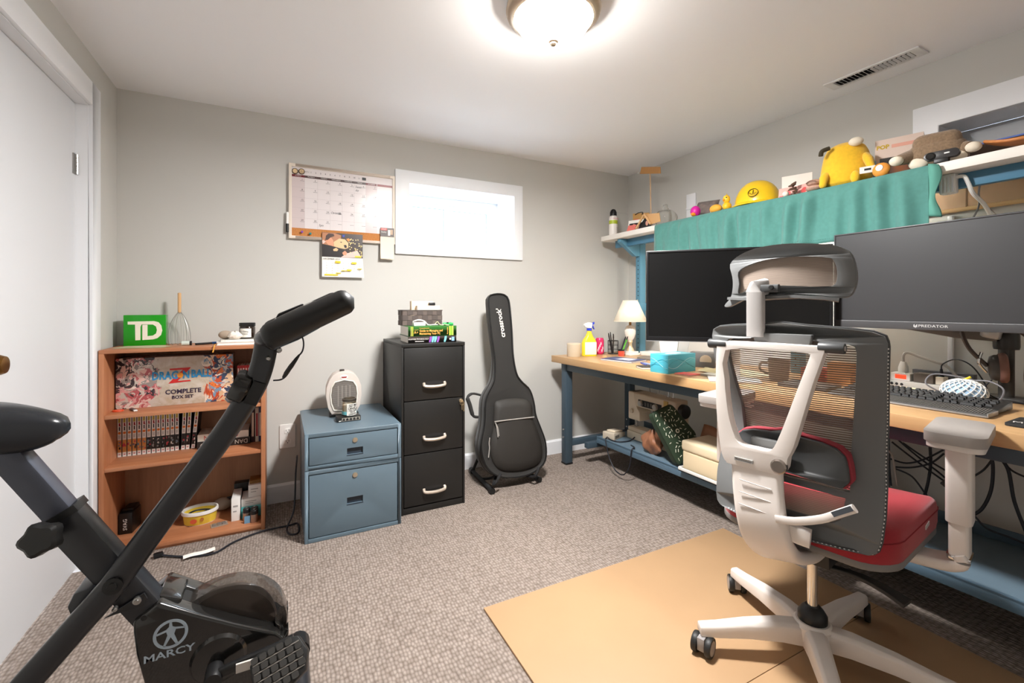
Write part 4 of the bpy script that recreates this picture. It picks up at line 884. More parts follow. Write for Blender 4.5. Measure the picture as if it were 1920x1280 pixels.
p = MB(); p.tube([local_c(q)+(q-local_c(q))*1.012+nb*(.055*(.45 if q.z > .78 else (.45+.55*min(1, (.78-q.z)/.22)))) for q in P3], .0035, 6, closed=True); obj('zipper', p, M('zip_dark', (70, 66, 62), .4, .4), t, world=True)
# pocket
pk = [(212, 690), (240, 672), (290, 662), (370, 660), (415, 672), (438, 705), (440, 772), (470, 850), (492, 920), (500, 985), (480, 1045), (420, 1080), (340, 1096), (260, 1092), (215, 1062), (190, 1000), (186, 930), (200, 850), (206, 780)]
P4 = resample(smooth_path([gp(*q) for q in pk], 4, True), 70); c4 = sum(P4, Vector())/70
vs = [q-nb*.004 for q in P4]+[c4+(q-c4)*.97-nb*.016 for q in P4]+[c4+(q-c4)*.75-nb*.026 for q in P4]+[c4+(q-c4)*.35-nb*.030 for q in P4]
fs = [(i*70+k, i*70+(k+1) % 70, (i+1)*70+(k+1) % 70, (i+1)*70+k) for i in range(3) for k in range(70)]+[tuple(210+k for k in range(70))]
p = MB(); p.add(vs, fs); pkt = obj('pocket', p, gig2, t, world=True, smooth=60)
p = MB(); p.tube([gp(u, v)-nb*.033 for u, v in ((202, 800), (280, 790), (360, 781), (438, 772))], .0035, 6); zp = obj('pocket_zipper', p, M('zip_silver', (205, 200, 195), .35, .5), t, world=True)
p = MB(); p.tube(smooth_path([gp(u, v)-nb*.034 for u, v in ((206, 805), (214, 830), (218, 860), (222, 892))], 4), .0035, 6); p.tube(smooth_path([gp(u, v)-nb*.034 for u, v in ((210, 812), (222, 840), (228, 885))], 4), .0025, 6); obj('zipper_pull', p, M('zip_silver'), t, world=True)
p = MB(); p.tube(smooth_path([gp(u, v)-nb*.012 for u, v in ((182, 895), (178, 930), (180, 960), (174, 1015))], 4), .0032, 6); obj('zipper_pull', p, M('zip_silver'), t, world=True)
p = MB(); hp = [gp(u, v, .05) for u, v in ((150, 640), (100, 632), (72, 655), (85, 700), (105, 765), (135, 775))]; p.tube(smooth_path(hp, 5), [.007]*6+[.009]*5+[.013]*9+[.009]*6, 9); obj('carry_handle', p, gig, t, world=True)
a, c = gp(264, 290)-nb*.0075, gp(238, 128)-nb*.0075
lettering("crossrock'", .047, M('logo_white', (235, 228, 218), .5), t, (a+c)/2, c-a, Vector((-1, 0, 0)), squeeze=.97, bold=.0012, world=True)
t = thing('guitar_stand', 'black tubular floor stand with foam feet holding the guitar bag', 'stand', (1.28, 2.55, 0))
foam = M('foam_black', (34, 34, 36), .7)
for x, y0, y1 in ((1.115, 2.43, 2.79), (1.452, 2.455, 2.79)):
    p = MB(); p.rod((x, y0, .019), (x+.02*(1 if x < 1.3 else -1), y1, .019), .0125, 12); lg = obj('leg', p, foam, t, world=True)
    for yy in (y0, y1-.0): q = MB(); q.rod((x+(.0 if yy == y0 else .02*(1 if x < 1.3 else -1)), yy-.012, .0185), (x+(.0 if yy == y0 else .02*(1 if x < 1.3 else -1)), yy+.02, .0185), .0175, 12); obj('rubber_foot', q, BLACK, lg, world=True)
p = MB(); p.rod((1.13, 2.77, .02), (1.285, 2.705, .42), .009, 10); p.rod((1.437, 2.77, .02), (1.285, 2.705, .42), .009, 10); p.rod((1.285, 2.708, .36), (1.285, 2.676, .62), .009, 10); obj('back_strut', p, foam, t, world=True)
p = MB(); p.tube(smooth_path([(1.125, 2.62, .022), (1.155, 2.56, .040), (1.20, 2.55, .052)], 4), .008, 8); obj('brace', p, foam, t, world=True); p = MB(); p.tube(smooth_path([(1.445, 2.62, .022), (1.42, 2.58, .030), (1.372, 2.56, .040)], 4), .008, 8); obj('brace', p, foam, t, world=True)
for pth in ([(1.20, 2.55, .054), (1.15, 2.47, .057), (1.118, 2.415, .058), (1.135, 2.400, .085), (1.16, 2.402, .122)], [(1.37, 2.56, .039), (1.385, 2.47, .046), (1.395, 2.412, .060), (1.408, 2.400, .088), (1.422, 2.402, .114)]):
    p = MB(); p.tube(smooth_path(pth, 5), .0085, 9); obj('cradle_arm', p, foam, t, world=True)
# cord with paper tag on the carpet
t = thing('heater_cord', 'black power cord with white paper tag lying along the bookshelf', 'cord', oz(400, 1040, 0))
cpts = [oz(300, 1040, .009), oz(345, 1043, .0068), oz(400, 1037, .0068), oz(440, 1015, .0065), oz(490, 996, .0065), oz(540, 985, .0065), oz(558, 981, .0065), oz(559, 998, .0065), oz(544, 1001, .0065), oz(538, 990, .014)]
a_ = cpts[-1]; cpts += [Vector((.058, 2.50, .10)), Vector((.068, 2.58, .25)), Vector((.078, 2.70, .30)), Vector((.080, 2.84, .25))]
p = MB(); p.tube(smooth_path(cpts, 6), .0042, 8); obj('cable', p, M('cable_black'), t, world=True)
p = MB(); p.cbox(oz(297, 1040, .011), (.035, .024, .02), rotz(.3)); obj('plug', p, BLACK, t, bevel=.004, world=True)
a, c = oz(343, 1047, .006), oz(403, 1030, .006); e = (c-a).normalized(); nn = Vector((-e.y, e.x, 0))
p = MB(); L = (c-a).length; p.grid(lambda u, v: a+e*(L*u)+nn*((v-.5)*.034)+Vector((0, 0, .005+.006*math.sin(PI*v)+.002*math.sin(7*u))), 10, 4); obj('paper_tag', p, PAPER, t, world=True)
# ================================================================ folding exercise bike, side-on to the back wall
t = bike = thing('exercise_bike', 'black folding exercise bike standing before the bookshelf', 'exercise bike', (-.2, 1.31, 0))
frm = M('bike_frame', (42, 43, 47), .3, .2, bump=.02, bs=700, spec=.7); gloss = M('bike_gloss', (22, 21, 20), .2, coat=.6); gripm = M('bike_foam', (26, 26, 26), .45)
def bk(x, y, py_=1.25): return oy(x, y, py_)
sec = rrect(.034, .051, .013, 4)
yP = 1.235
A = bk(50, 1280, yP); B = bk(210, 1100, yP); dirn = (A-B).normalized(); foot = A+dirn*(A.z-.05)/abs(dirn.z)*1.0
foot.x = max(foot.x, -.685)
path = [foot, A, B, bk(300, 976, yP), bk(380, 868, yP), bk(425, 806, yP), bk(455, 760, yP), bk(478, 722, yP), bk(490, 690, yP), bk(497, 660, yP), bk(500, 640, yP)]
path = [foot, A, B]+smooth_path(path[3:], 4)
p = MB(); p.sweep(path, sec, up=(-.8, 0, .6)); obj('handle_post', p, frm, t, world=True, smooth=50)
p = MB(); p.rod((-.675, 1.06, .032), (-.675, 1.56, .032), .026, 14); st = obj('rear_stabiliser', p, frm, t, world=True)
for y in (1.06, 1.56): q = MB(); q.lathe([(.032, -.03), (.033, .02), (.027, .034), (0, .036)], 14, (-.675, y, .033), 'y'); obj('end_cap', q, BLACK, st, world=True)
p = MB(); p.sweep([foot+Vector((0, .0, .01)), Vector((foot.x, 1.31, .06)), Vector((foot.x, 1.36, .05))], rrect(.04, .05, .01, 2)); obj('lower_tube', p, frm, t, world=True)
# seat post: outer sleeve, inner tube, saddle, knob
yS = 1.30
s0, s1, s2 = bk(8, 840, yS), bk(118, 962, yS), bk(262, 1118, yS)
dS = (s2-s0).normalized(); up_ = Vector((-dS.z, 0, dS.x))
p = MB(); p.sweep([s0-dS*.03, s1+dS*.05], rrect(.046, .050, .005, 2), up=up_); obj('seat_tube', p, M('seat_tube', (66, 69, 80), .32, .2), t, world=True, smooth=40)  # lighter bluish base stands in for light reflected off the tube
p = MB(); p.sweep([s1, s2+dS*.06], rrect(.056, .064, .006, 2), up=up_); slv = obj('seat_sleeve', p, frm, t, world=True, smooth=40)
p = MB(); p.sweep([s1-dS*.008, s1+dS*.008], rrect(.062, .072, .006, 2), up=up_); obj('sleeve_collar', p, BLACK, slv, world=True)
kc = bk(118, 995, yS)-up_*.0; kn = bk(77, 1010, 1.225)
p = MB(); ax = (kn-kc).normalized(); p.rod(kc, kn, .008, 10); kb = obj('knob_screw', p, STEEL, t, world=True)
p = MB(); ring = []; 
a1 = Vector((0, 1, 0)); a2 = ax.cross(a1).normalized(); a1 = a2.cross(ax)
for h_, rs in ((-.018, .020), (-.014, .030), (.010, .030), (.016, .024)):
    ring.append([kn+ax*h_+(a1*math.cos(2*PI*k/30)+a2*math.sin(2*PI*k/30))*rs*(1+.11*math.cos(5*2*PI*k/30)) for k in range(30)])
vs = [v for r in ring for v in r]; p.add(vs, [(i*30+k, i*30+(k+1) % 30, (i+1)*30+(k+1) % 30, (i+1)*30+k) for i in range(3) for k in range(30)]+[tuple(range(29, -1, -1)), tuple(90+k for k in range(30))]); obj('adjust_knob', p, gripm, t, world=True, smooth=30)
sx0, sx1 = -.70, bk(133, 792, 1.31).x
def saddle(u, v):
    a = 2*PI*v; x = sx0+(sx1-sx0)*u
    wdt = .105*(1-u)**.55+.030 if u < .97 else .03*(1-u)/.03+.012
    wdt = (.125-.02*u) if u < .18 else .121-.095*((u-.18)/.82)**.75
    e = min(1, u/.12)**.5*min(1, (1-u)/.05)**.5; topz = .908-.040*max(0, (u-.5)/.5)**1.8+.006*math.sin(PI*u); th = (.095-.072*max(0, (u-.55)/.45)**3)*.5
    zc = topz-th
    c, s_ = math.cos(a), math.sin(a); sg = lambda q, pw: math.copysign(abs(q)**pw, q)
    return (x, 1.31+wdt*e*sg(c, .8), zc+th*e*sg(s_, .7)-(.012*(abs(c)) if s_ < 0 else 0))
p = MB(); p.grid(saddle, 26, 28); obj('saddle', p, M('saddle_vinyl', (34, 36, 40), .26), t, world=True, smooth=70)
# folding bracket, bolts, rear cover
p = MB(); p.prism([tuple((bk(x, y, 1.262).x, bk(x, y, 1.262).z)) for x, y in ((195, 1160), (270, 1112), (276, 1122), (268, 1135), (215, 1152))], 'y', 1.262, 1.266); obj('fold_plate', p, M('plate_dark', (40, 40, 42), .4), t, world=True)
for x, y, r in ((211, 1099, .017), (257, 1126, .008), (215, 1142, .005)):
    c = bk(x, y, 1.214 if r > .01 else 1.260); p = MB(); p.lathe([(0, -.006), (r*.5, -.006), (r*.55, -.003), (r, -.002), (r, .006)], 18, c, 'y'); obj('bolt', p, BLACK if r > .01 else STEEL, t, world=True)
cpts = [bk(x, y, 1.30) for x, y in ((190, 1080), (150, 1095), (138, 1120), (148, 1145), (160, 1150), (178, 1120))]
p = MB(); p.prism([(q.x, q.z) for q in cpts], 'y', 1.262, 1.34); obj('rear_cover', p, frm, t, bevel=.006, world=True)
# body shell
yB0, yB1 = 1.26, 1.40
def bz(x, y, yy=yB0): q = oy(230+x/5.189, 1080+y/5.189, yy); return (q.x, q.z)
side = [bz(*q) for q in ((95, 450), (210, 365), (300, 290), (345, 258), (700, 368), (1100, 470), (1380, 530), (1500, 560), (1562, 610))]+[(.018, .30), (.012, .20), (-.03, .12), (-.12, .09), (-.21, .10), (-.25, .16)]+[bz(*q) for q in ((200, 1038), (128, 780), (98, 560))]
p = MB(); p.prism(side, 'y', yB0, yB0+.045); p.prism(side, 'y', yB1-.045, yB1); obj('body_shell', p, gloss, t, bevel=.007, seg=3, world=True)
core = [(x*.97-.005, .27+(z-.27)*.94) for x, z in side]
p = MB(); p.prism(core, 'y', yB0+.044, yB1-.044); obj('body_core', p, M('core_dark', (16, 16, 16), .5), t, world=True)
fx, fz = bz(1010, 500, 1.32); fz -= .015
p = MB(); p.lathe([(0, -.02), (.095, -.02), (.11, -.016), (.112, 0), (.11, .016), (.095, .02), (0, .02)], 40, (fx, 1.33, fz), 'y'); obj('flywheel', p, M('flywheel', (58, 52, 48), .3, .5), t, world=True)
arc = [(fx+.136*math.cos(a), fz+.128*math.sin(a)) for a in [math.radians(8+k*8) for k in range(20)]]
p = MB(); p.prism(arc+[(fx-.12, fz-.02), (fx+.13, fz-.05)], 'y', 1.30, 1.362); obj('wheel_guard', p, M('smoked_cover', (62, 54, 48), .12, alpha=.55, coat=.6), t, bevel=.008, seg=3, world=True)
p = MB(); ea = [bz(*q, 1.33) for q in ((330, 200), (400, 78), (620, 112), (560, 240), (420, 300))]; p.prism(ea, 'y', 1.285, 1.375); obj('top_cowl', p, gloss, t, bevel=.006, world=True)
p = MB(); ea = [bz(*q, 1.33) for q in ((1480, 340), (1560, 400), (1600, 540), (1600, 700), (1540, 660), (1500, 500))]; p.prism(ea, 'y', 1.285, 1.375); obj('front_cowl', p, gloss, t, bevel=.006, world=True)
p = MB(); p.lathe([(.006, -.0008), (.006, .003)], 14, (bz(208, 405)[0], yB0, bz(208, 405)[1]), 'y'); obj('screw_hole', p, INK, t, world=True)
# emblem and name on the shell
lx, lz = bz(468, 560); le = M('logo_bluegrey', (170, 186, 200), .4)
p = MB(); p.prism(circ(.0325, 32, lx, lz), 'y', yB0-.0008, yB0+.002, holes=[list(reversed(circ(.0265, 32, lx, lz)))])
def fg(pts): return [(lx+u*.0275, lz+v*.0275) for u, v in pts]
p.prism(fg([(-.95, .25), (-.3, .42), (-.12, .6), (-.08, .95), (.08, .95), (.12, .6), (.3, .5), (.97, .35), (.96, .22), (.35, .32), (.24, -.05), (.5, -.85), (.36, -.95), (0, -.25), (-.4, -.95), (-.52, -.88), (-.22, -.05), (-.3, .25), (-.92, .10)]), 'y', yB0-.0008, yB0+.002)
obj('emblem', p, le, t, world=True, smooth=0)
mx, mz = bz(455, 750); lettering('MARCY', .0225, le, t, (mx, yB0-.0006, mz), (1, 0, 0), (0, 0, 1), squeeze=1.25, bold=.0004, world=True)
# crank and pedals
hx_, hz_ = bz(935, 800); 
p = MB(); p.lathe([(0, -.012), (.03, -.012), (.052, -.008), (.058, 0), (.058, .01)], 36, (hx_, yB0, hz_), 'y'); obj('hub_disc', p, gloss, t, world=True)
cx_, cz_ = hx_-.006, hz_-.012
pe = oy(525, 1243, 1.185)
p = MB(); p.sweep([(cx_, 1.222, cz_), (cx_+.03, 1.215, cz_+.012), (pe.x-.01, 1.213, pe.z+.02), (pe.x+.03, 1.213, pe.z+.03)], rrect(.016, .022, .006, 2)); cr = obj('crank_arm', p, BLACK, t, world=True, smooth=40)
p = MB(); p.lathe([(0, -.018), (.016, -.018), (.018, -.012), (.018, .03)], 20, (cx_, 1.222, cz_), 'y'); obj('crank_cap', p, BLACK, cr, world=True)
p = MB(); p.box(cx_+.045, 1.198, cz_+.006, cx_+.10, 1.203, cz_+.026); obj('strap', p, M('strap_grey', (196, 190, 184), .4), cr, world=True)
def pedal(c, nrm, xd):
    n_ = Vector(nrm).normalized(); x_ = Vector(xd); x_ = (x_-n_*x_.dot(n_)).normalized(); y_ = n_.cross(x_); c = Vector(c)
    T = lambda u, v, w_: c+x_*u+y_*v+n_*w_
    ol = [(-.058, -.03), (-.04, -.044), (.02, -.046), (.048, -.036), (.06, 0), (.048, .036), (.02, .046), (-.04, .044), (-.058, .03)]
    p = MB(); p.slab([ol], lambda u, v: T(u, v, -.012), lambda u, v: T(u, v, .010)); pd = obj('pedal', p, gripm, t, bevel=.003, world=True)
    for i in range(6):
        for j in range(5):
            u, v = -.046+i*.018, -.034+j*.017
            if abs(v) > .042*(1 if u < .02 else max(.2, 1-(u-.02)/.055)): continue
            q = MB(); q.slab([rrect(.0138, .0128, .002, 1, u, v)], lambda a, e: T(a, e, .009), lambda a, e: T(a, e, .0135)); obj('tread_block', q, M('tread', (52, 50, 48), .6), pd, world=True)
    q = MB()
    for j in range(4): q.slab([rrect(.10, .0022, .0008, 1, -.002, -.0255+j*.017)], lambda a, e: T(a, e, .009), lambda a, e: T(a, e, .012))
    obj('tread_ribs', q, M('rib_grey', (128, 122, 116), .5), pd, world=True)
pedal(oy(527, 1247, 1.150), (-.25, -.72, .64), (1, -.05, .34))
pedal((cx_-.12, 1.47, cz_-.05), (0, .1, 1), (1, 0, 0))
p = MB(); p.sweep([(cx_, 1.42, cz_), (cx_-.12, 1.425, cz_-.05)], rrect(.016, .022, .006, 2)); obj('crank_arm', p, BLACK, t, world=True)
p = MB(); p.rod((-.06, 1.33, .10), (.04, 1.33, .05), .024, 12); obj('front_tube', p, frm, t, world=True)
p = MB(); p.rod((.05, 1.08, .032), (.05, 1.58, .032), .026, 14); st = obj('front_stabiliser', p, frm, t, world=True)
for y in (1.08, 1.58): q = MB(); q.lathe([(.032, -.03), (.033, .02), (.027, .034), (0, .036)], 14, (.05, y, .033), 'y'); obj('end_cap', q, BLACK, st, world=True)
# handlebars with foam, console, tension knob, sensor lead
g0, g1 = bk(512, 628, 1.16), bk(643, 567, 1.16); dg = (g1-g0).normalized()
p = MB(); r = .031
def capsule(mb, a, c, r): 
    d_ = (c-a).normalized(); pts = []; rs = []
    for k in range(5): s_ = math.sin(PI/2*k/4); pts.append(a-d_*r*.9*(1-s_)); rs.append(max(.002, r*math.sqrt(1-(1-s_)**2)))
    for k in range(5): s_ = math.sin(PI/2*(4-k)/4); pts.append(c+d_*r*.9*(1-s_)); rs.append(max(.002, r*math.sqrt(1-(1-s_)**2)))
    mb.tube(pts, rs, 18, up=(0, 1, 0))
capsule(p, g0, g1, r); obj('grip', p, gripm, t, world=True, smooth=70)
p = MB(); g0b, g1b = g0+Vector((0, .20, 0)), g1+Vector((0, .20, 0)); capsule(p, g0b, g1b, r); obj('grip', p, gripm, t, world=True, smooth=70)
p = MB(); q0 = g0-dg*.012; p.tube(smooth_path([g0+dg*.02, q0, q0+Vector((-.012, .03, -.004)), q0+Vector((-.014, .10, -.006)), q0+Vector((-.012, .17, -.004)), q0+Vector((0, .2, 0)), g0b+dg*.02], 5), .017, 12); obj('handlebar', p, frm, t, world=True)
up2 = Vector((-dg.z, 0, dg.x))
def hb(u, v): return g0+dg*u+up2*v
p = MB(); co = [(-.035, -.006), (-.032, .018), (.02, .030), (.12, .031), (.128, .020), (.10, -.034), (.04, -.038), (-.02, -.034)]
p.prism([(hb(u, v).x, hb(u, v).z) for u, v in co], 'y', 1.195, 1.325); obj('console_housing', p, gloss, t, bevel=.006, world=True)
p = MB(); p.prism([(hb(u, v).x, hb(u, v).z) for u, v in ((.02, .031), (.09, .032), (.09, .036), (.03, .038))], 'y', 1.215, 1.305); obj('display', p, BLACK, t, bevel=.002, world=True)
for x, y, r_ in ((503, 672, .006), (523, 656, .007)):
    c = bk(x, y, 1.217); p = MB(); p.lathe([(0, -.006), (r_*.6, -.006), (r_, -.002), (r_, .004)], 12, c, 'y'); obj('bolt', p, STEEL, t, world=True)
p = MB(); wire = [bk(x, y, 1.20) for x, y in ((563, 622), (569, 640), (567, 658), (556, 672), (540, 700), (528, 711), (512, 713))]; p.tube(smooth_path(wire, 5), .0018, 6); ld = obj('sensor_lead', p, M('cable_black'), t, world=True)
p = MB(); a, c = bk(562, 664, 1.20), bk(530, 708, 1.20); p.tube([a, a.lerp(c, .2), a.lerp(c, .5), a.lerp(c, .52), a.lerp(c, .8), c], [.002, .004, .0055, .0055, .005, .002], 10); obj('lead_connector', p, BLACK, ld, world=True)
kA, kB, kC = bk(490, 738, 1.235), bk(464, 730, 1.235), bk(440, 722, 1.235); ax = (kC-kA).normalized()
p = MB(); p.sweep([kA, kB-ax*.004], rrect(.044, .056, .004, 2), up=(ax.z, 0, -ax.x)); obj('tension_housing', p, BLACK, t, world=True, smooth=30)
a1 = Vector((0, 1, 0)); a2 = ax.cross(a1).normalized(); p = MB(); ring = []
for h_, rs in ((-.004, .030), (.002, .039), (.026, .039), (.034, .034)):
    o_ = kB+ax*h_; ring += [o_+(a1*math.cos(2*PI*k/48)*.75+a2*math.sin(2*PI*k/48))*rs*(1+.05*math.cos(8*2*PI*k/48)) for k in range(48)]
p.add(ring, [(i*48+k, i*48+(k+1) % 48, (i+1)*48+(k+1) % 48, (i+1)*48+k) for i in range(3) for k in range(48)]+[tuple(range(47, -1, -1)), tuple(144+k for k in range(48))]); obj('tension_knob', p, gloss, t, world=True, smooth=30)
# ================================================================ workbench
BR = .030; BO = Vector((1.735, 2.755, 0))
def BW(x, y, z=0): return BO+Vector((x*math.cos(BR)-y*math.sin(BR), x*math.sin(BR)+y*math.cos(BR), z))
maple = wood('maple_top', (178, 138, 94), (200, 161, 115), 1, .38, 10)
navy_steel = M('bench_steel', (66, 82, 94), .4, .1, spec=.5); blue_steel = M('bench_blue', (92, 142, 166), .42, .1)
TZ = .760; TH = .046; BD = .745; BL = 2.70
bench = thing('workbench', 'long workbench with maple top, blue steel legs and lower shelf along the wall', 'workbench', BO, BR)
p = MB(); p.box(0, -BL, TZ-TH, BD, 0, TZ); obj('worktop', p, maple, bench, bevel=.003)
p = MB(); p.box(.045, -BL+.05, .662, .062, -.06, TZ-TH); obj('front_rail', p, navy_steel, bench, bevel=.002)
p = MB(); p.box(.09, -.105, .662, .66, -.088, TZ-TH); obj('end_rail', p, navy_steel, bench, bevel=.002)
for x, y in ((.04, -.125), (.04, -BL+.07), (.635, -.125), (.635, -1.74), (.635, -BL+.07)):
    p = MB(); p.box(x, y, 0.004, x+.056, y+.056, TZ-TH-.0005); lg = obj('leg', p, navy_steel, bench, bevel=.004)
    q = MB(); q.box(x-.002, y-.002, 0, x+.058, y+.058, .012); obj('foot_cap', q, BLACK, lg, bevel=.002)
    for z in (.19, .245):
        q = MB(); q.lathe([(0, -.007), (.006, -.006), (.008, 0), (.008, .003)], 12, (x, y+.028, z), 'x'); obj('bolt', q, CHROME, lg)
p = MB(); p.box(.096, -.118, .125, .63, -.078, .165); obj('lower_stretcher', p, navy_steel, bench, bevel=.002)
ls = M('lower_shelf_blue', (100, 120, 134), .5, var=.08, vs=5)
SZ = .212
p = MB(); p.box(.205, -BL+.08, SZ-.012, .66, -.255, SZ); shf = obj('lower_shelf', p, ls, bench, bevel=.002)
p = MB(); p.box(.205, -BL+.08, SZ-.045, .213, -.255, SZ+.002); obj('shelf_lip', p, M('lip_blue', (88, 112, 130), .42), shf, bevel=.002)
p = MB(); p.box(.652, -BL+.08, SZ, .66, -.255, SZ+.05); obj('shelf_back_lip', p, navy_steel, shf, bevel=.002)
p = MB(); p.box(.213, -.262, SZ-.045, .652, -.255, SZ); obj('shelf_end', p, navy_steel, shf, smooth=0)
for y in (-.2, -1.73): p = MB(); p.box(.15, y-.03, .125, .64, y+.01, .165); obj('shelf_bearer', p, navy_steel, bench, bevel=.002)
# uprights and top shelf
SX0, SX1, SHT = 2.22, 2.53, 1.655
ux, uy = 2.455, 2.635
for k, yy in enumerate((uy, 1.45)):
    p = MB(); p.box(ux-.02, yy-.035, TZ, ux+.035, yy+.015, SHT-.037); up = obj('upright', p, blue_steel, bench, bevel=.003, world=True)
    for j in range(24): q = MB(); q.lathe([(.0045, -.0006), (.0045, .001)], 10, (ux-.02, yy-.012, .80+j*.033), 'x'); obj('slot_hole', q, INK, up, world=True)
    q = MB(); q.box(ux-.024, yy-.038, 1.08, ux+.038, yy+.018, 1.14); obj('coupling', q, blue_steel, up, bevel=.002, world=True)
    for z in (1.06, 1.16): q = MB(); q.lathe([(0, -.006), (.007, -.005), (.008, 0)], 10, (ux-.022, yy-.012, z), 'x'); obj('bolt', q, CHROME, up, world=True)
    q = MB(); q.prism([(SX0+.03, SHT-.0365), (ux-.02, SHT-.0365), (ux-.02, SHT-.16), (ux-.06, SHT-.16), (SX0+.03, SHT-.06)], 'y', yy-.03, yy+.01); obj('bracket', q, blue_steel, up, bevel=.002, world=True)
p = MB(); p.box(SX0+.09, .2, SHT-.09, SX0+.12, 2.74, SHT-.036); obj('shelf_beam', p, M('beam_blue', (74, 122, 150), .42), bench, bevel=.002, world=True)
p = MB(); p.box(SX0, .16, SHT-.036, SX1, 2.80, SHT); obj('top_shelf', p, M('shelf_white', (238, 232, 224), .45), bench, bevel=.002, world=True)
# shop light under the shelf, hidden behind the cloth
t = thing('shelf_light', 'slim white tube light fixed under the top shelf behind the teal cloth', 'light', (2.388, 1.62, SHT-.036))
p = MB(); p.box(-.03, -.60, -.007, .03, .60, 0); obj('housing', p, WHITE, t, bevel=.004)
p = MB(); p.rod((0, -.57, -.019), (0, .57, -.019), .010, 14); obj('tube', p, M('lit_tube', (255, 255, 250), .4, emit=(255, 246, 230), es=SHOP_STRENGTH), t)
for y in (-.585, .585): p = MB(); p.box(-.018, y-.012, -.034, .018, y+.012, -.006); obj('tube_holder', p, WHITE, t, bevel=.002)
# tan panel with round wooden rail on the wall behind the shelf
t = thing('tan_panel', 'tan board with rounded bottom rail on the wall behind the shelf', 'panel', (XR-.0125, .6, 1.512))
p = MB(); p.box(-.006, -.50, .016, .006, .42, .10); obj('board', p, M('tan_board', (190, 158, 126), .7, var=.05, vs=6), t, bevel=.001)
for y in (.205,): p = MB(); p.box(-.0075, y-.002, .016, -.006, y+.002, .10); obj('board_joint', p, M('tan_dark', (150, 120, 92), .7), t, smooth=0)
p = MB(); p.rod((0, -.50, .01), (0, .42, .01), .010, 14); obj('rail', p, M('rail_tan', (216, 180, 132), .5), t)

t = MB(); rw = ox(1783, 660, XR-.008); t.box(XR-.016, rw.y-.009, .80, XR-.0005, rw.y+.009, 1.50); o = obj('cable_raceway', t, TRIM, None, bevel=.002); tag(o, 'slim white cable raceway running up the wall behind the keyboard', 'raceway')
# teal cloth hung over the shelf edge
t = thing('shelf_cloth', 'teal cloth valance draped over the front edge of the top shelf', 'cloth', (SX0, 1.5, 1.45))
teal = M('teal_cloth', (78, 134, 126), .8, var=.06, vs=60, sheen=.2)
rc = random.Random(5); ph = [(rc.uniform(34, 95), rc.uniform(0, 6), rc.uniform(.3, 1)) for _ in range(7)]
cy1, cy0 = 2.222, .800
def fold(y, d_): return sum(a*math.sin(f_*y+q+d_*2.6*math.sin(5*y+q)) for f_, q, a in ph)*.0052
def cloth(u, v):
    y = cy1+(cy0-cy1)*u; dr = .235+.03*u
    L = v*(dr+.13)
    if L < .13:
        k = .13-L; return (SX0-.005+k+.0, y, SHT+.0016)
    d_ = L-.13; amp = min(1, d_/.06)
    return (SX0-.012-.018*amp+fold(y, d_*4)*amp*1.25, y+.003*math.sin(20*y)*amp, SHT+.0016-d_+.0015*math.sin(40*y)*amp)
p = MB(); p.grid(cloth, 330, 26); cl_ = obj('drape', p, teal, t, world=True, smooth=80)
sm = cl_.modifiers.new('thickness', 'SOLIDIFY'); sm.thickness = .0012
p = MB(); ends = lambda u, v: (SX0-.016-.012*math.sin(PI*u)*(.6+.4*math.sin(9*v)), cy0+.002-(.030+.010*math.sin(8*v))*u, SHT+.0016-.20*v-.01*u)
p.grid(ends, 12, 18); e_ = obj('folded_end', p, M('teal_light', (90, 152, 138), .8), t, world=True, smooth=80); sm = e_.modifiers.new('thickness', 'SOLIDIFY'); sm.thickness = .0012
p = MB()
for k in range(150):
    a = cloth(k/150+.001, .985); c = cloth(k/150+.004, .985); p.rod(Vector(a)+Vector((-.0012, 0, .012)), Vector(c)+Vector((-.0012, 0, .012)), .0007, 4)
obj('hem_stitching', p, M('stitch', (60, 110, 104), .8), t, world=True)['kind'] = 'stuff'

# ================================================================ under the bench
sew = M('sewing_beige', (212, 196, 172), .4); sew2 = M('sewing_cream', (228, 214, 192), .4)
t = thing('sewing_machine', 'vintage beige sewing machine with dials on the lower bench shelf', 'sewing machine', (2.195, 2.19, SZ), 0)
p = MB(); p.box(-.075, -.205, 0, .085, .205, .055); obj('bed', p, sew2, t, bevel=.008)
p = MB(); p.box(-.07, .02, .055, -.0, .20, .082); obj('free_arm', p, sew, t, bevel=.006)
p = MB(); p.box(-.06, -.21, .225, .055, .205, .318); arm = obj('arm', p, sew, t, bevel=.012, seg=3)
p = MB(); p.box(-.06, -.205, .055, .065, -.10, .23); obj('pillar', p, sew, t, bevel=.010)
p = MB(); p.prism([(.095, .13), (.205, .13), (.205, .318), (.15, .318), (.125, .22), (.095, .19)], 'x', -.062, .045); hd = obj('head', p, sew2, t, bevel=.008)
p = MB(); p.box(-.0645, -.10, .236, -.060, .105, .278); pn = obj('control_panel', p, INK, t, bevel=.001)
for y, z in ((.075, .257), (-.055, .257)):
    q = MB(); q.lathe([(0, -.018), (.016, -.018), (.0185, -.014), (.0185, 0)], 20, (-.0645, y, z), 'x'); obj('dial', q, M('dial_silver', (200, 196, 190), .3, .7), pn)
for y in (.035, .01, -.015): q = MB(); q.box(-.068, y-.006, .245, -.0645, y+.006, .270); obj('selector', q, M('selector_grey', (90, 88, 86), .4), pn, bevel=.001)
q = MB(); q.lathe([(0, -.012), (.015, -.012), (.016, 0)], 18, (-.062, .165, .19), 'x'); obj('tension_dial', q, sew, hd)
q = MB(); q.rod((-.03, .155, .13), (-.03, .155, .09), .004, 8); q.rod((-.03, .155, .09), (-.03, .155, .07), .0012, 6); q.box(-.045, .145, .083, -.015, .168, .087); obj('needle_bar', q, CHROME, hd)
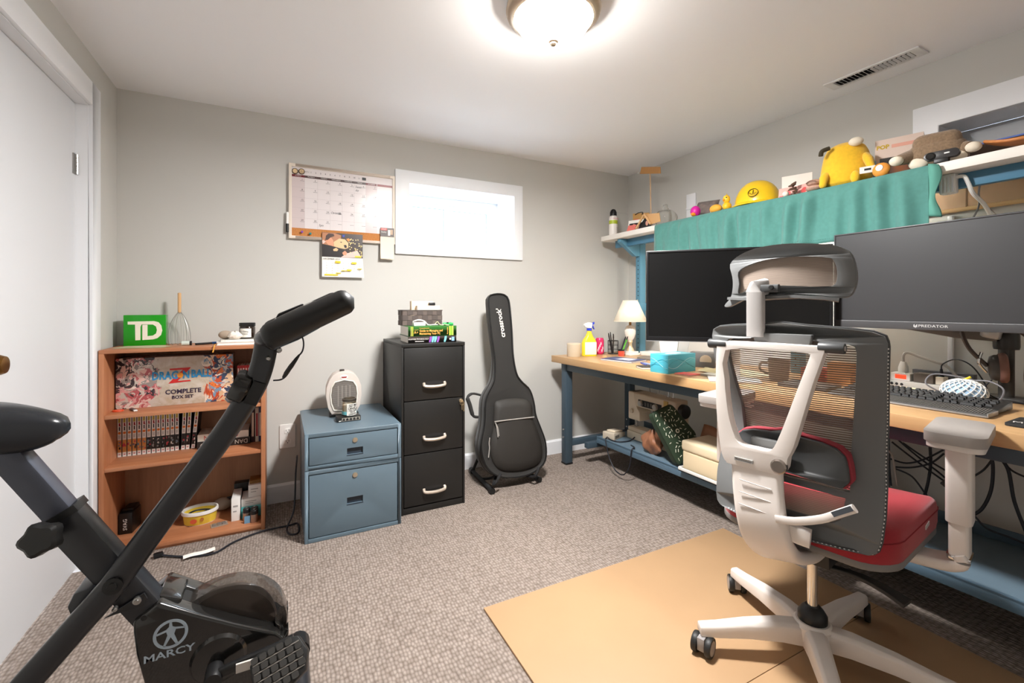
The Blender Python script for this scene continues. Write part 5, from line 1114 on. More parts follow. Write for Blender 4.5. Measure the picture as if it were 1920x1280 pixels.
for y in (-.12, -.08): q = MB(); q.rod((.02, y, .318), (.02, y, .375), .0025, 8); q.lathe([(.012, .318), (.012, .322)], 12, (.02, y, 0)); obj('spool_pin', q, CHROME, arm)
q = MB(); q.lathe([(0, -.018), (.04, -.018), (.044, -.01), (.044, .012), (0, .014)], 24, (0, -.222, .255), 'y'); obj('hand_wheel', q, M('wheel_black', (36, 34, 33), .4), t)
q = MB(); q.box(-.066, -.155, .235, -.0605, -.12, .31); obj('side_badge', q, M('badge_gold', (196, 160, 90), .4), t, bevel=.001)
t = thing('foot_pedal', 'beige sewing foot pedal with black cord at the end of the lower shelf', 'foot pedal', (2.042, 2.435, SZ), .35)
p = MB(); p.prism([(-.075, 0), (.075, 0), (.075, .028), (-.07, .05), (-.075, .045)], 'y', -.045, .045); obj('base', p, M('pedal_beige', (190, 178, 160), .45), t, bevel=.004)
p = MB(); p.prism([(-.04, .046), (.06, .036), (.06, .042), (-.04, .056)], 'y', -.032, .032); obj('treadle', p, sew2, t, bevel=.002)
p = MB()
for k in range(6): p.box(-.062+k*.009, -.0462, .010, -.058+k*.009, -.0448, .030)
obj('vent_slots', p, INK, t, smooth=0)
ze = SZ+.0055; p = MB(); p.tube(smooth_path([(1.985, 2.415, SZ+.02), (1.968, 2.40, ze+.004), (1.972, 2.35, ze), (2.0, 2.315, ze), (2.05, 2.305, ze), (2.09, 2.31, ze+.004), (2.119, 2.315, SZ+.02)], 6), .004, 8); p.tube(smooth_path([(1.985, 2.425, SZ+.018), (1.960, 2.412, SZ+.013), (1.944, 2.405, SZ+.006), (1.940, 2.39, SZ-.03), (1.938, 2.36, SZ-.10), (1.938, 2.30, SZ-.165), (1.938, 2.22, SZ-.17), (1.944, 2.17, SZ-.10), (1.948, 2.16, SZ-.01), (1.958, 2.158, SZ+.011), (1.975, 2.165, ze+.002), (2.0, 2.19, ze), (2.01, 2.23, ze)], 6), .004, 8); obj('cord', p, M('cable_black'), t, world=True)

# dark green speckled pouch
t = thing('patterned_pouch', 'dark green pouch with white dashes leaning on the sewing machine', 'pouch', od(1274, 868, 2.50))
QA, QB, QC, QD = od(1222, 776, 2.56), od(1259, 757, 2.62), od(1308, 816, 2.575), od(1274, 868, 2.50)
QD.z = SZ+.006; off = (od(1206, 795, 2.58)-QA)
nrm = (QB-QA).cross(QD-QA).normalized()
if nrm.dot(CC-QA) < 0: nrm = -nrm
def qmap(u, v, d_=0): a = QA.lerp(QB, u); c = QD.lerp(QC, u); return a.lerp(c, v)+nrm*d_
g_ = M('pouch_green', (46, 62, 46), .5); p = MB()
lp = rrect(1, 1, .12, 4, .5, .5)
p.slab([lp], lambda u, v: qmap(u, v, 0), lambda u, v: qmap(u, v, -.045)); obj('pouch_body', p, g_, t, bevel=.008, seg=3, world=True)
p = MB(); p.tube([qmap(u, v, -.006) for u, v in lp], .004, 6, closed=True); obj('piping', p, M('pouch_edge', (36, 50, 38), .5), t, world=True)
rd = random.Random(3); dm = M('dash_white', (226, 224, 206), .5); spots = []
tries = 0
while len(spots) < 62 and tries < 4000:
    tries += 1; u, v = rd.uniform(.07, .93), rd.uniform(.05, .95)
    if (u-.55)**2+(v-.55)**2 < .006 or any((u-a)**2+(v-e)**2*2.2 < .0092 for a, e in spots): continue
    spots.append((u, v)); an = rd.choice([.2, .9, 1.6, 2.3, 2.9]); du, dv = .036*math.cos(an), .026*math.sin(an)
    q = MB(); a, c = qmap(u-du, v-dv, .0004), qmap(u+du, v+dv, .0004); q.tube([a, c], .0019, 6); obj('dash', q, dm, t, world=True)
c = qmap(.55, .55, .001); p = MB(); ux_ = (qmap(.6, .55)-qmap(.5, .55)).normalized(); vy_ = nrm.cross(ux_)
p.slab([circ(.012, 18)], lambda u, v: c+ux_*u+vy_*v-nrm*.001, lambda u, v: c+ux_*u+vy_*v+nrm*.002); bt_ = obj('button', p, dm, t, world=True)
p = MB(); p.slab([circ(.006, 14)], lambda u, v: c+ux_*u+vy_*v, lambda u, v: c+ux_*u+vy_*v+nrm*.0026); obj('button_center', p, g_, bt_, world=True)
# brown leather pieces
lea = M('brown_leather', (146, 98, 72), .45, var=.15, vs=30)
t = MB(); rr = random.Random(8)
def bag(u, v):
    a = 2*PI*u; r_ = 1+.22*math.sin(3*a+5*v)+.1*math.sin(7*a-9*v); k = math.sin(PI*min(.999, .08+.84*v))
    return (.046*r_*math.cos(a)*k, .075*r_*math.sin(a)*k, max(.0, .135*v*(1+.15*math.sin(4*a))))
t.grid(bag, 26, 14); o = obj('leather_bag', t, lea, None, smooth=35); o.location = (2.02, 2.045, SZ+.001); tag(o, 'crumpled brown leather bag between the sewing machine and green pouch', 'bag')
t = MB(); t.grid(lambda u, v: (.06*v, .09-.18*u-.02*v, .0+.185*v*(1-.2*u)+.010*math.sin(5*u)*v), 10, 8); o = obj('leather_pouch', t, M('tan_leather', (168, 118, 88), .45), None, smooth=60); o.location = (2.13, 1.86, SZ+.08); 
sm = o.modifiers.new('thickness', 'SOLIDIFY'); sm.thickness = .02; sm.offset = 0
tag(o, 'flat tan leather pouch sticking up behind the cream storage box', 'pouch'); o.location = (2.205, 1.80, SZ+.008)
# cream storage box on a black tray
t = thing('storage_tray', 'shallow black tray with white rim under the cream box', 'tray', (2.06, 1.59, SZ+.003))
p = MB(); p.box(-.125, -.20, 0, .12, .185, .006); obj('tray_base', p, BLACK, t, bevel=.001)
for a in ((-.125, -.20, -.119, .185), (.114, -.20, .12, .185), (-.119, .179, .114, .185), (-.119, -.20, .114, -.194)): p = MB(); p.box(a[0], a[1], .006, a[2], a[3], .022); obj('rim', p, WHITE, t, bevel=.0015)
cb = M('cream_box', (222, 202, 168), .42)
t = thing('storage_box', 'cream plastic storage box with fitted lid on the lower bench shelf', 'storage box', (2.06, 1.60, SZ+.0095))
p = MB(); p.box(-.105, -.165, 0, .105, .165, .108); obj('box', p, cb, t, bevel=.012, seg=3)
p = MB(); p.box(-.110, -.17, .104, .110, .17, .162); obj('lid', p, M('cream_lid', (228, 210, 178), .4), t, bevel=.014, seg=3)
# cables hanging under the bench
t = thing('hanging_cables', 'tangle of black cables hanging under the workbench behind the chair', 'cables', (2.40, .75, .28))
def wpt(x, y, xx): return ox(x, y, xx)
cab_m = M('cable_black'); yb = 2.36
runs = [((1672, 828), (1700, 850), (1740, 880), (1775, 905), (1785, 912)), ((1685, 825), (1720, 855), (1760, 885), (1782, 905)), ((1670, 860), (1700, 868), (1735, 860), (1778, 838)), ((1676, 875), (1710, 876), (1745, 868), (1770, 850)), ((1678, 878), (1710, 893), (1735, 925), (1742, 932)), ((1744, 838), (1745, 870), (1740, 905), (1732, 935), (1728, 950)), ((1856, 845), (1862, 875), (1858, 920), (1840, 955), (1815, 968)), ((1868, 850), (1890, 880), (1902, 940), (1925, 1000)), ((1868, 850), (1845, 880), (1815, 898)), ((1868, 850), (1895, 880), (1925, 895)), ((1693, 830), (1740, 862), (1784, 888)), ((1668, 848), (1668, 880), (1671, 910)), ((1826, 965), (1850, 990), (1890, 1006), (1925, 1020))]
for i, rn in enumerate(runs):
    p = MB(); xx = yb+.02*math.sin(i*1.7); p.tube(smooth_path([wpt(x, y, xx+.01*math.sin(k+i)) for k, (x, y) in enumerate(rn)], 6), .0055 if i in (5, 6, 7) else .0036, 7); obj('cable', p, cab_m, t, world=True)
p = MB(); p.tube(smooth_path([wpt(x, y, 2.33) for x, y in ((1662, 842), (1672, 852), (1677, 875), (1682, 910))], 6), .004, 7); obj('grey_cable', p, M('cable_grey', (160, 150, 142), .5), t, world=True)
p = MB(); c = wpt(1778, 905, 2.33); p.cbox(c, (.02, .03, .04), Matrix.Rotation(.6, 3, 'X')); obj('plug', p, BLACK, t, bevel=.003, world=True)
t = thing('under_desk_hub', 'black power bar fixed upright to the rear bench leg', 'power bar', BW(.60, -1.71, .42)); p = MB(); p.box(-.02, -.025, 0, .02, .025, .22); obj('case', p, BLACK, t, bevel=.003)
for k in range(4): p = MB(); p.box(-.0215, -.014, .03+k*.048, -.0195, .014, .058+k*.048); obj('socket', p, DARK, t, bevel=.001)
# white cables behind the rear leg under the far end
t = MB(); t.tube(smooth_path([ox(1217, 722, 2.475), ox(1221, 745, 2.475), ox(1226, 775, 2.475), ox(1236, 800, 2.475)], 5), .004, 7); o = obj('power_cable', t, M('cable_grey'), None); tag(o, 'thin grey cable hanging down behind the sewing machine', 'cable')
t = MB(); t.tube(smooth_path([ox(1238, 725, 2.50), ox(1232, 745, 2.50), ox(1228, 770, 2.50), ox(1232, 800, 2.50)], 5), .005, 7); o = obj('power_cable', t, WHITE, None); tag(o, 'white cable hanging down behind the sewing machine', 'cable')
# ================================================================ on the bench
def bench_at(x, y): return oz(x, y, TZ)
# candle jar
t = thing('candle_tin', 'beige lidded candle at the far corner of the workbench', 'candle', (1.84, 2.625, TZ)); 
p = MB(); p.lathe([(0, 0), (.046, 0), (.048, .003), (.048, .085), (0, .085)], 30); obj('jar', p, M('candle_beige', (206, 190, 166), .5), t); p = MB(); p.lathe([(0, .085), (.049, .085), (.049, .092), (.047, .094), (0, .094)], 30); obj('lid', p, M('candle_lid', (222, 206, 182), .35, .2), t)
# yellow spray bottle
t = thing('spray_bottle', 'yellow trigger spray bottle with blue and white nozzle on the workbench', 'spray bottle', (1.955, 2.60, TZ), -.25)
yl_ = M('bottle_yellow', (238, 208, 52), .25)
ringp = [(0, .052, .026), (.004, .055, .029), (.09, .055, .029), (.115, .046, .027), (.14, .026, .022), (.165, .016, .016), (.18, .0145, .0145)]
p = MB(); vs = []; fs = []
for z, a, c in ringp:
    for k in range(28):
        an = 2*PI*k/28; e = lambda q: math.copysign(abs(q)**.75, q); vs.append((a*e(math.cos(an)), c*e(math.sin(an)), z))
fs = [(i*28+k, i*28+(k+1) % 28, (i+1)*28+(k+1) % 28, (i+1)*28+k) for i in range(len(ringp)-1) for k in range(28)]+[tuple(range(27, -1, -1)), tuple((len(ringp)-1)*28+k for k in range(28))]
p.add(vs, fs); obj('bottle', p, yl_, t)
p = MB(); p.box(-.043, -.0305, .012, .043, -.028, .10); obj('label', p, M('label_pale', (236, 228, 214), .5), t, bevel=.001)
p = MB(); p.lathe([(0, .18), (.018, .18), (.018, .198), (0, .198)], 20); obj('collar', p, M('spray_blue', (38, 60, 190), .35), t)
p = MB(); p.prism([(-.042, .222), (-.034, .206), (-.012, .198), (.012, .198), (.02, .21), (.022, .235), (-.005, .240), (-.03, .232)], 'y', -.013, .013); obj('trigger_head', p, WHITE, t, bevel=.004)
p = MB(); p.prism([(.022, .236), (.038, .243), (.038, .228), (.026, .222), (.040, .190), (.034, .188), (.020, .212)], 'y', -.008, .008); obj('trigger', p, M('spray_blue'), t, bevel=.002)
# pink can
t = thing('drink_can', 'pink and white drink can behind the yellow spray bottle', 'can', (2.10, 2.665, TZ)); pk_ = M('can_pink', (222, 48, 104), .3, .2)
p = MB(); p.lathe([(0, .002), (.024, 0), (.031, .008), (.031, .105), (.026, .118), (.025, .120), (0, .117)], 26); obj('can_body', p, pk_, t)
p = MB()
for k in range(6):
    a = 3.6+k*.25; p.slab([circ(.006, 8, a, .03+.017*(k % 4), .012)], lambda u, v: (.0314*math.cos(a+(u-a)*25), .0314*math.sin(a+(u-a)*25), v), lambda u, v: (.030*math.cos(a+(u-a)*25), .030*math.sin(a+(u-a)*25), v))
obj('can_print', p, M('can_print', (246, 214, 222), .4), t, smooth=0)
# wire pencil cup
t = thing('pencil_cup', 'black wire mesh pencil cup beside the lamp', 'pencil cup', (2.20, 2.634, TZ)); wm_ = M('wire_black', (30, 30, 32), .4)
for z in (.002, .034, .066, .098): p = MB(); p.tube([(.038*math.cos(2*PI*k/24), .038*math.sin(2*PI*k/24), z) for k in range(24)], .0014 if 0 < z < .09 else .0022, 6, closed=True); obj('hoop', p, wm_, t)
for k in range(16): a = 2*PI*k/16; p = MB(); p.rod((.038*math.cos(a), .038*math.sin(a), .002), (.038*math.cos(a), .038*math.sin(a), .098), .0011, 5); obj('wire', p, wm_, t)
p = MB(); p.lathe([(0, 0), (.037, 0), (.037, .002), (0, .002)], 24); obj('base', p, wm_, t)
zc = TZ+.0025
for i, (a, ln, c, lb) in enumerate((((-.022, .008, .02), .155, (34, 34, 36), 'black pen leaning out of the wire pencil cup'), ((-.012, -.016, -.012), .15, (70, 66, 64), 'dark grey marker standing in the wire pencil cup'), ((.014, .012, .018), .14, (196, 190, 180), 'pale pencil standing in the wire pencil cup'), ((.0, .02, -.006), .16, (46, 40, 36), 'dark scissors handle in the wire pencil cup'))):
    t = thing('pen', lb, 'pen', (2.20+a[0]*.35, 2.634+a[1]*.35, zc)); d_ = Vector((a[0], a[1], .13)).normalized(); p = MB(); p.rod((0, 0, .004), d_*ln*.8, .0045, 10); obj('barrel', p, M('penc%d' % i, c, .4), t); p = MB(); p.rod(d_*ln*.8, d_*ln, .005, 10, .003); obj('cap', p, M('penk%d' % i, tuple(int(k*.7) for k in c), .4), t)
t = thing('pen_pot', 'small red pot with black collar on the workbench', 'pot', (2.163, 2.500, TZ)); p = MB(); p.lathe([(0, 0), (.021, 0), (.022, .002), (.022, .036)], 22, caps=False); obj('pot', p, M('pot_red', (222, 84, 66), .4), t); p = MB(); p.lathe([(.0225, .036), (.0225, .046), (.019, .046), (.018, .012), (0, .012)], 22); obj('collar', p, BLACK, t)
for i, (dx, c, lb) in enumerate(((.035, (96, 190, 62), 'bright green highlighter leaning in the red pot'), (.022, (40, 42, 60), 'dark pen leaning in the red pot'))):
    t = thing('pen', lb, 'pen', (2.167-.013*i, 2.500+.002*i, TZ+.0155)); d_ = Vector((dx, -.022-.01*i, .12)).normalized(); p = MB(); p.rod((0, 0, 0.002), d_*.105, .0055-.001*i, 10); obj('barrel', p, M('hl%d' % i, c, .35), t); p = MB(); p.rod(d_*.105, d_*.13, .005, 10, .003); obj('cap', p, BLACK, t)
# table lamp
t = thing('table_lamp', 'white ceramic table lamp with pleated cream shade on the workbench', 'lamp', (2.268, 2.525, TZ))
por = M('porcelain', (240, 234, 226), .15, coat=.4)
p = MB(); p.box(-.05, -.05, 0, .05, .05, .016); p.box(-.042, -.042, .016, .042, .042, .028); obj('base', p, por, t, bevel=.003)
p = MB(); p.lathe([(0, .028), (.03, .028), (.024, .045), (.014, .06), (.013, .085), (.018, .095), (.015, .105), (.0, .108)], 24); obj('stem', p, M('brass_pale', (214, 196, 160), .3, .4), t)
p = MB(); p.lathe([(0, .105), (.016, .105), (.03, .125), (.039, .155), (.040, .175), (.033, .20), (.018, .215), (0, .217)], 30); obj('ceramic_body', p, por, t)
p = MB(); p.lathe([(.009, .215), (.009, .262)], 14); obj('neck', p, M('brass'), t)
p = MB(); n_ = 60; vs = []
for r0, z in ((.118, .245), (.052, .395)):
    for k in range(n_*2): a = PI*k/n_; r_ = r0*(1+(.018 if k % 2 else -.018)); vs.append((r_*math.cos(a), r_*math.sin(a), z))
m2 = n_*2; p.add(vs, [(k, (k+1) % m2, m2+(k+1) % m2, m2+k) for k in range(m2)]); sh_ = obj('shade', p, M('shade_cream', (244, 234, 214), .7), t, smooth=20)
sm = sh_.modifiers.new('thickness', 'SOLIDIFY'); sm.thickness = .002
for r_, z in ((.118, .245), (.052, .395)): p = MB(); p.tube([(r_*math.cos(2*PI*k/40), r_*math.sin(2*PI*k/40), z) for k in range(40)], .0022, 6, closed=True); obj('shade_trim', p, M('shade_cream'), t)
p = MB(); 
for a in (0, 2.1, 4.2): p.rod((.008*math.cos(a), .008*math.sin(a), .26), (.052*math.cos(a), .052*math.sin(a), .394), .0012, 5)
obj('shade_spider', p, M('brass'), t)
# flat things between the lamp and the tissue box
def slabthing(name, label, cat, c, sx, sy, h, rz, mat, pages=None, z=TZ):
    t = thing(name, label, cat, (c[0], c[1], z), rz)
    if pages: 
        p = MB(); p.box(-sx/2+.002, -sy/2+.002, .0015, sx/2-.002, sy/2-.002, h-.0015); obj('pages', p, pages, t, smooth=0)
        p = MB(); p.box(-sx/2, -sy/2, 0, sx/2, sy/2, .0015); p.box(-sx/2, -sy/2, h-.0015, sx/2, sy/2, h); p.box(sx/2-.0015, -sy/2, .0015, sx/2, sy/2, h-.0015); obj('cover', p, mat, t, smooth=0)
    else: p = MB(); p.box(-sx/2, -sy/2, 0, sx/2, sy/2, h); obj('body', p, mat, t, bevel=.001)
    return t
t = slabthing('notebook', 'navy blue notebook lying flat on the workbench by the pens', 'notebook', (1.985, 2.275), .17, .24, .010, .25, M('nb_navy', (74, 82, 122), .35), PAPER)
p = MB(); p.box(-.04, -.07, .0102, .05, .03, .0105); obj('cover_label', p, M('nb_label', (214, 216, 226), .5), t, smooth=0)
for i, (c, rz_, lb) in enumerate((((1.950, 2.055), 1.1, 'blue ballpoint pen lying before the navy notebook'), ((1.974, 2.045), 1.25, 'pale blue pen lying beside the ballpoint'))):
    t = thing('pen', lb, 'pen', (c[0], c[1], TZ), rz_); p = MB(); p.rod((-.06, 0, .005), (.045, 0, .005), .0048, 10); obj('barrel', p, M('bp%d' % i, ((52, 84, 190), (150, 176, 222))[i], .3), t); p = MB(); p.rod((.045, 0, .005), (.07, 0, .005), .0042, 10, .002); obj('tip', p, STEEL, t)
slabthing('pocket_diary', 'black elastic-band pocket diary lying beside the tissue box', 'diary', (1.875, 1.917), .09, .14, .012, 1.2, M('diary_black', (52, 48, 46), .5), PAPER)
slabthing('eraser', 'small tan wooden block lying on the workbench', 'block', (1.99, 2.47), .03, .014, .014, .2, M('tan_block', (200, 168, 120), .6))
# tissue box
t = thing('tissue_box', 'turquoise tissue box with wavy lines on the workbench edge', 'tissue box', (1.897, 1.775, TZ), .1)
tq = M('tissue_teal', (78, 176, 196), .4); p = MB(); p.box(-.115, -.058, 0, .115, .058, .098); obj('carton', p, tq, t, bevel=.0015)
for i, (z0, am, f_, ph_, c) in enumerate(((.05, .024, 22, 0, (170, 214, 220)), (.045, .026, 20, 2.2, (40, 128, 150)), (.03, .014, 26, 1, (52, 140, 160)), (.066, .012, 30, 4, (120, 200, 210)))):
    mt = M('wave%d' % i, c, .4)
    p = MB(); p.tube([(-.113+.226*k/30, -.0585, z0+am*math.sin(f_*(-.113+.226*k/30)+ph_)) for k in range(31)], .0011, 5); p.tube([(-.1155, -.056+.112*k/20, z0+am*math.sin(30*(-.056+.112*k/20)+ph_)) for k in range(21)], .0011, 5); obj('wave_line', p, mt, t)
p = MB(); p.prism(circ(.06, 24, 0, 0, .022), 'z', .0975, .0984); obj('opening', p, M('opening_white', (232, 238, 240), .6), t, smooth=0)
# small pads right of it
slabthing('red_notepad', 'red spiral memo pad beside the tissue box on the workbench', 'memo pad', (1.862, 1.648), .08, .095, .007, .1, M('memo_red', (216, 66, 62), .4), PAPER)
slabthing('grey_case', 'flat grey case lying on a black one beside the red pad', 'case', (1.935, 1.555), .07, .09, .012, .1, M('case_grey', (176, 172, 160), .5))
t = MB(); t.grid(lambda u, v: (.10*(u-.5), .16*(v-.5), .003+.016*abs(math.sin(6*u+4*v))*math.sin(PI*u)), 12, 12); o = obj('crumpled_cloth', t, M('cloth_khaki', (196, 184, 146), .8), None); o.location = (2.055, 1.625, TZ+.003); tag(o, 'crumpled khaki cloth lying behind the red memo pad', 'cloth')
slabthing('paper_sheet', 'loose cream paper sheets lying behind the tissue box', 'paper', (2.16, 1.56), .21, .28, .003, -.2, M('paper_cream', (246, 236, 206), .7))
t = thing('speaker_unit', 'dark grey angled desktop device with round disc behind the television foot', 'device', (2.20, 1.83, TZ), .5)
p = MB(); p.prism([(-.05, 0), (.05, 0), (.05, .085), (-.02, .085)], 'y', -.07, .07); obj('case', p, M('dev_grey', (96, 92, 90), .5), t, bevel=.003); p = MB(); p.lathe([(0, -.003), (.032, -.003), (.032, .001)], 24, (-.036, -.02, .04), 'x'); obj('disc', p, M('disc_beige', (214, 196, 176), .4), t)
slabthing('white_modem', 'low white router box behind the lamp on the workbench', 'router', (2.395, 2.41), .12, .17, .026, .1, WHITE)
t = MB(); t.prism([(-.10, -.07), (.06, -.08), (.10, 0), (.05, .08), (-.06, .06)], 'z', 0, .012); o = obj('mouse_mat', t, M('mat_taupe', (120, 112, 102), .7), None, bevel=.002); o.location = (2.21, 2.27, TZ); o.rotation_euler = (0, -.0, .3); tag(o, 'taupe folded mat lying beside the lamp foot', 'mat')

# ---------------- television on two feet
TL, TR = Vector((1.564, 1.630, 0)), Vector((2.083, 1.074, 0)); tz0, tz1 = .949, 1.377
td_ = (TR-TL).normalized(); tn = Vector((-td_.y, td_.x, 0)); tn = tn if tn.dot(Vector((1, 1, 0))) > 0 else -tn
wd = (TR-TL).length; ang = math.atan2(td_.y, td_.x)
tv = thing('monitor', 'glossy black wide screen on a pedestal turned towards the room', 'monitor', ((TL.x+TR.x)/2, (TL.y+TR.y)/2, TZ), ang)
h0, h1 = tz0-TZ, tz1-TZ; scr = M('screen_black', (7, 7, 8), .28, spec=.5); bez = M('bezel_black', (20, 20, 22), .3)
p = MB(); p.prism([(-wd/2, h0), (wd/2, h0), (wd/2, h1), (-wd/2, h1)], 'y', -.004, .030, holes=[[(-wd/2+.012, h0+.020), (-wd/2+.012, h1-.010), (wd/2-.012, h1-.010), (wd/2-.012, h0+.020)]]); obj('bezel', p, bez, tv, bevel=.0015)
p = MB(); p.box(-wd/2+.011, 0, h0+.019, wd/2-.011, .006, h1-.009); obj('screen', p, scr, tv, smooth=0)
p = MB(); p.box(-wd/2+.05, .03, h0+.02, wd/2-.05, .065, h1-.14); obj('rear_case', p, BLACK, tv, bevel=.008)
p = MB(); p.box(-wd/2, -.0042, h0, wd/2, .030, h0-.003); obj('bottom_edge', p, M('edge_silver', (170, 170, 172), .3, .6), tv)
fs_ = M('foot_silver', (214, 212, 210), .3, .2)
p = MB(); p.box(-.035, .066, .012, .035, .085, h0+.22); obj('pedestal', p, fs_, tv, bevel=.003)
p = MB(); p.box(-.10, .03, 0, .12, .16, .012); obj('foot_plate', p, fs_, tv, bevel=.004)
t = thing('white_holder', 'tapered white plastic holder standing behind the tissue box', 'holder', (2.035, 1.94, TZ), -.7)
p = MB(); p.prism([(-.055, .17), (.055, .17), (.036, 0), (-.036, 0)], 'y', -.03, .03); obj('body', p, WHITE, t, bevel=.004)
p = MB(); p.prism([(.02, .16), (.12, .16), (.09, .01), (.045, .01)], 'y', -.02, .04); obj('clear_sleeve', p, M('sleeve_clear', (214, 210, 206), .25, alpha=.6), t, bevel=.004)
# ---------------- gaming monitor on an arm
mx_, my0, my1, mz0, mz1 = 2.128, 1.091, .436, 1.024, 1.419
mo = thing('monitor', 'large dark computer monitor on a swivel arm above the keyboard', 'monitor', (mx_, (my0+my1)/2, mz0))
hw = (my0-my1)/2; H = mz1-mz0
p = MB(); p.prism([(-hw, 0), (hw, 0), (hw, H), (-hw, H)], 'x', -.006, .028, holes=[[(-hw+.006, .030), (-hw+.006, H-.006), (hw-.006, H-.006), (hw-.006, .030)]]); obj('bezel', p, M('bezel_grey', (72, 72, 74), .35), mo, bevel=.002)
p = MB(); p.box(-.002, -hw+.005, .029, .004, hw-.005, H-.005); obj('screen', p, M('screen_grey', (52, 52, 54), .4, spec=.5), mo, smooth=0)
p = MB(); p.box(.028, -hw+.08, .04, .060, hw-.08, H-.06); obj('rear_case', p, BLACK, mo, bevel=.01)
lettering('PREDATOR', .0135, M('letter_silver', (205, 205, 205), .35), mo, (-.0065, -.004, .0145), (0, -1, 0), (0, 0, 1), squeeze=1.25)
p = MB()
for a in ((.0415, .009, .0445, .021), (.0455, .007, .0485, .017), (.0495, .009, .0525, .021)): p.slab([[(a[0], a[1]), (a[2], a[1]+.002), (a[2], a[3]-.003), (a[0], a[3])]], lambda u, v: (-.0067, u, v), lambda u, v: (-.0058, u, v))
obj('emblem', p, M('letter_silver'), mo, smooth=0)
# arm: clamp base, pole, two links
ar = thing('monitor_arm', 'black gas-spring monitor arm with round post behind the keyboard', 'monitor arm', (2.43, .655, TZ))
p = MB(); p.box(-.06, -.06, 0, .05, .06, .012); obj('base_plate', p, M('arm_dark', (60, 58, 56), .35), ar, bevel=.003)
p = MB(); p.lathe([(0, .012), (.022, .012), (.022, .25), (0, .25)], 20); obj('post', p, M('arm_dark'), ar)
p = MB(); p.lathe([(.034, .19), (.036, .20), (.036, .275), (.030, .285), (0, .285)], 24); obj('swivel', p, M('arm_black', (44, 42, 40), .3), ar)
p = MB(); p.lathe([(0, .285), (.024, .285), (.024, .305), (0, .305)], 20); obj('swivel_cap', p, BLACK, ar)
p = MB(); p.sweep([(-.02, .02, .245), (-.06, .12, .252), (-.06, .36, .285), (-.05, .44, .297)], rrect(.05, .042, .008, 2), scales=[(1, 1.25), (1, 1.15), (.9, .7), (.8, .55)]); obj('arm_link', p, M('arm_link', (110, 102, 96), .4), ar, smooth=40)
p = MB(); p.sweep([(-.05, .44, .315), (-.15, .30, .36), (-.215, .13, .43)], rrect(.04, .03, .008, 2)); obj('upper_link', p, M('arm_link2', (206, 202, 196), .4), ar, smooth=40)
p = MB(); p.cbox((-.235, .110, .45), (.014, .10, .10)); obj('vesa_plate', p, BLACK, ar, bevel=.002)
p = MB(); p.cbox((-.035, .03, .255), (.05, .06, .05), Matrix.Rotation(.2, 3, 'X')); obj('joint_cover', p, M('joint_silver', (196, 192, 188), .3, .4), ar, bevel=.008)
# headphones hanging on the post
hp_ = thing('headphones', 'dark over-ear headphones with brown pads hung on the monitor arm', 'headphones', (2.35, .638, TZ+.03))
pad_m = M('ear_pad', (120, 84, 74), .6); shellm = M('ear_shell', (66, 60, 56), .35)
def cup(c, ax_, r_, d_):
    ax_ = Vector(ax_).normalized(); a1 = Vector((0, 0, 1)); a1 = (a1-ax_*a1.dot(ax_)).normalized(); a2 = ax_.cross(a1); c = Vector(c)
    def ringm(prof, nm, mt):
        p = MB(); vs = [c+ax_*h_+(a1*math.cos(2*PI*k/28)*1.2+a2*math.sin(2*PI*k/28))*rr_ for rr_, h_ in prof for k in range(28)]; n = len(prof)
        p.add(vs, [(i*28+k, i*28+(k+1) % 28, (i+1)*28+(k+1) % 28, (i+1)*28+k) for i in range(n-1) for k in range(28)]+[tuple(range(27, -1, -1)), tuple((n-1)*28+k for k in range(28))]); return obj(nm, p, mt, hp_, smooth=50)
    ringm([(.022, -.022), (.034, -.018), (.040, -.006), (.040, .004)], 'ear_shell', shellm)
    ringm([(.042, .004), (.046, .010), (.046, .022), (.040, .028), (.026, .026)], 'ear_pad', pad_m)
cup((.0, .02, .095), (.35, -.9, .05), .04, .03); cup((.045, -.07, .085), (-.35, .9, .05), .04, .03)
p = MB(); p.tube(smooth_path([(-.010, .042, .10), (-.028, .085, .16), (-.018, .110, .225), (.004, .107, .260), (.0, .055, .272), (.002, -.02, .245), (.012, -.075, .19), (.025, -.105, .14), (.040, -.098, .10)], 6), .007, 10, flat=1.8); obj('headband', p, M('band_dark', (70, 58, 52), .45), hp_)
for s_ in (.0,): p = MB(); p.tube(smooth_path([(-.01, .045, .075), (-.028, .06, .11), (-.02, .055, .15)], 5), .005, 8); obj('yoke', p, CHROME, hp_)
p = MB(); p.tube(smooth_path([(-.008, .03, .05), (-.012, .05, .01), (-.0, .01, -.022), (.02, -.05, -.027), (.04, -.08, -.027)], 6), .002, 6); obj('cable', p, M('cable_black'), hp_)

# ---------------- keyboard with wrist rest
kb = thing('keyboard', 'black mechanical keyboard with ribbed wrist rest on the workbench', 'keyboard', (2.06, .80, TZ), BR)
KW = .452
p = MB(); p.prism([(-.012, .004), (.135, .004), (.135, .030), (-.012, .016)], 'y', -KW/2, KW/2); obj('case', p, M('kb_case', (48, 47, 46), .4, .2), kb, bevel=.002)
p = MB(); p.prism([(-.105, .002), (-.016, .002), (-.016, .018), (-.095, .012), (-.105, .006)], 'y', -KW/2, KW/2); wr = obj('wrist_rest', p, M('wrist_grey', (76, 74, 72), .6), kb, bevel=.002)
for k in range(64):
    y = -KW/2+.008+k*.00685; q = MB(); q.add([(-.096, y, .0118), (-.096, y+.004, .0118), (-.020, y+.004, .0178), (-.020, y, .0178), (-.096, y, .0132), (-.096, y+.004, .0132), (-.020, y+.004, .0192), (-.020, y, .0192)], [(0, 3, 2, 1), (4, 5, 6, 7), (0, 1, 5, 4), (1, 2, 6, 5), (2, 3, 7, 6), (3, 0, 4, 7)]); obj('rib', q, M('wrist_rib', (96, 93, 90), .6), wr, smooth=0)
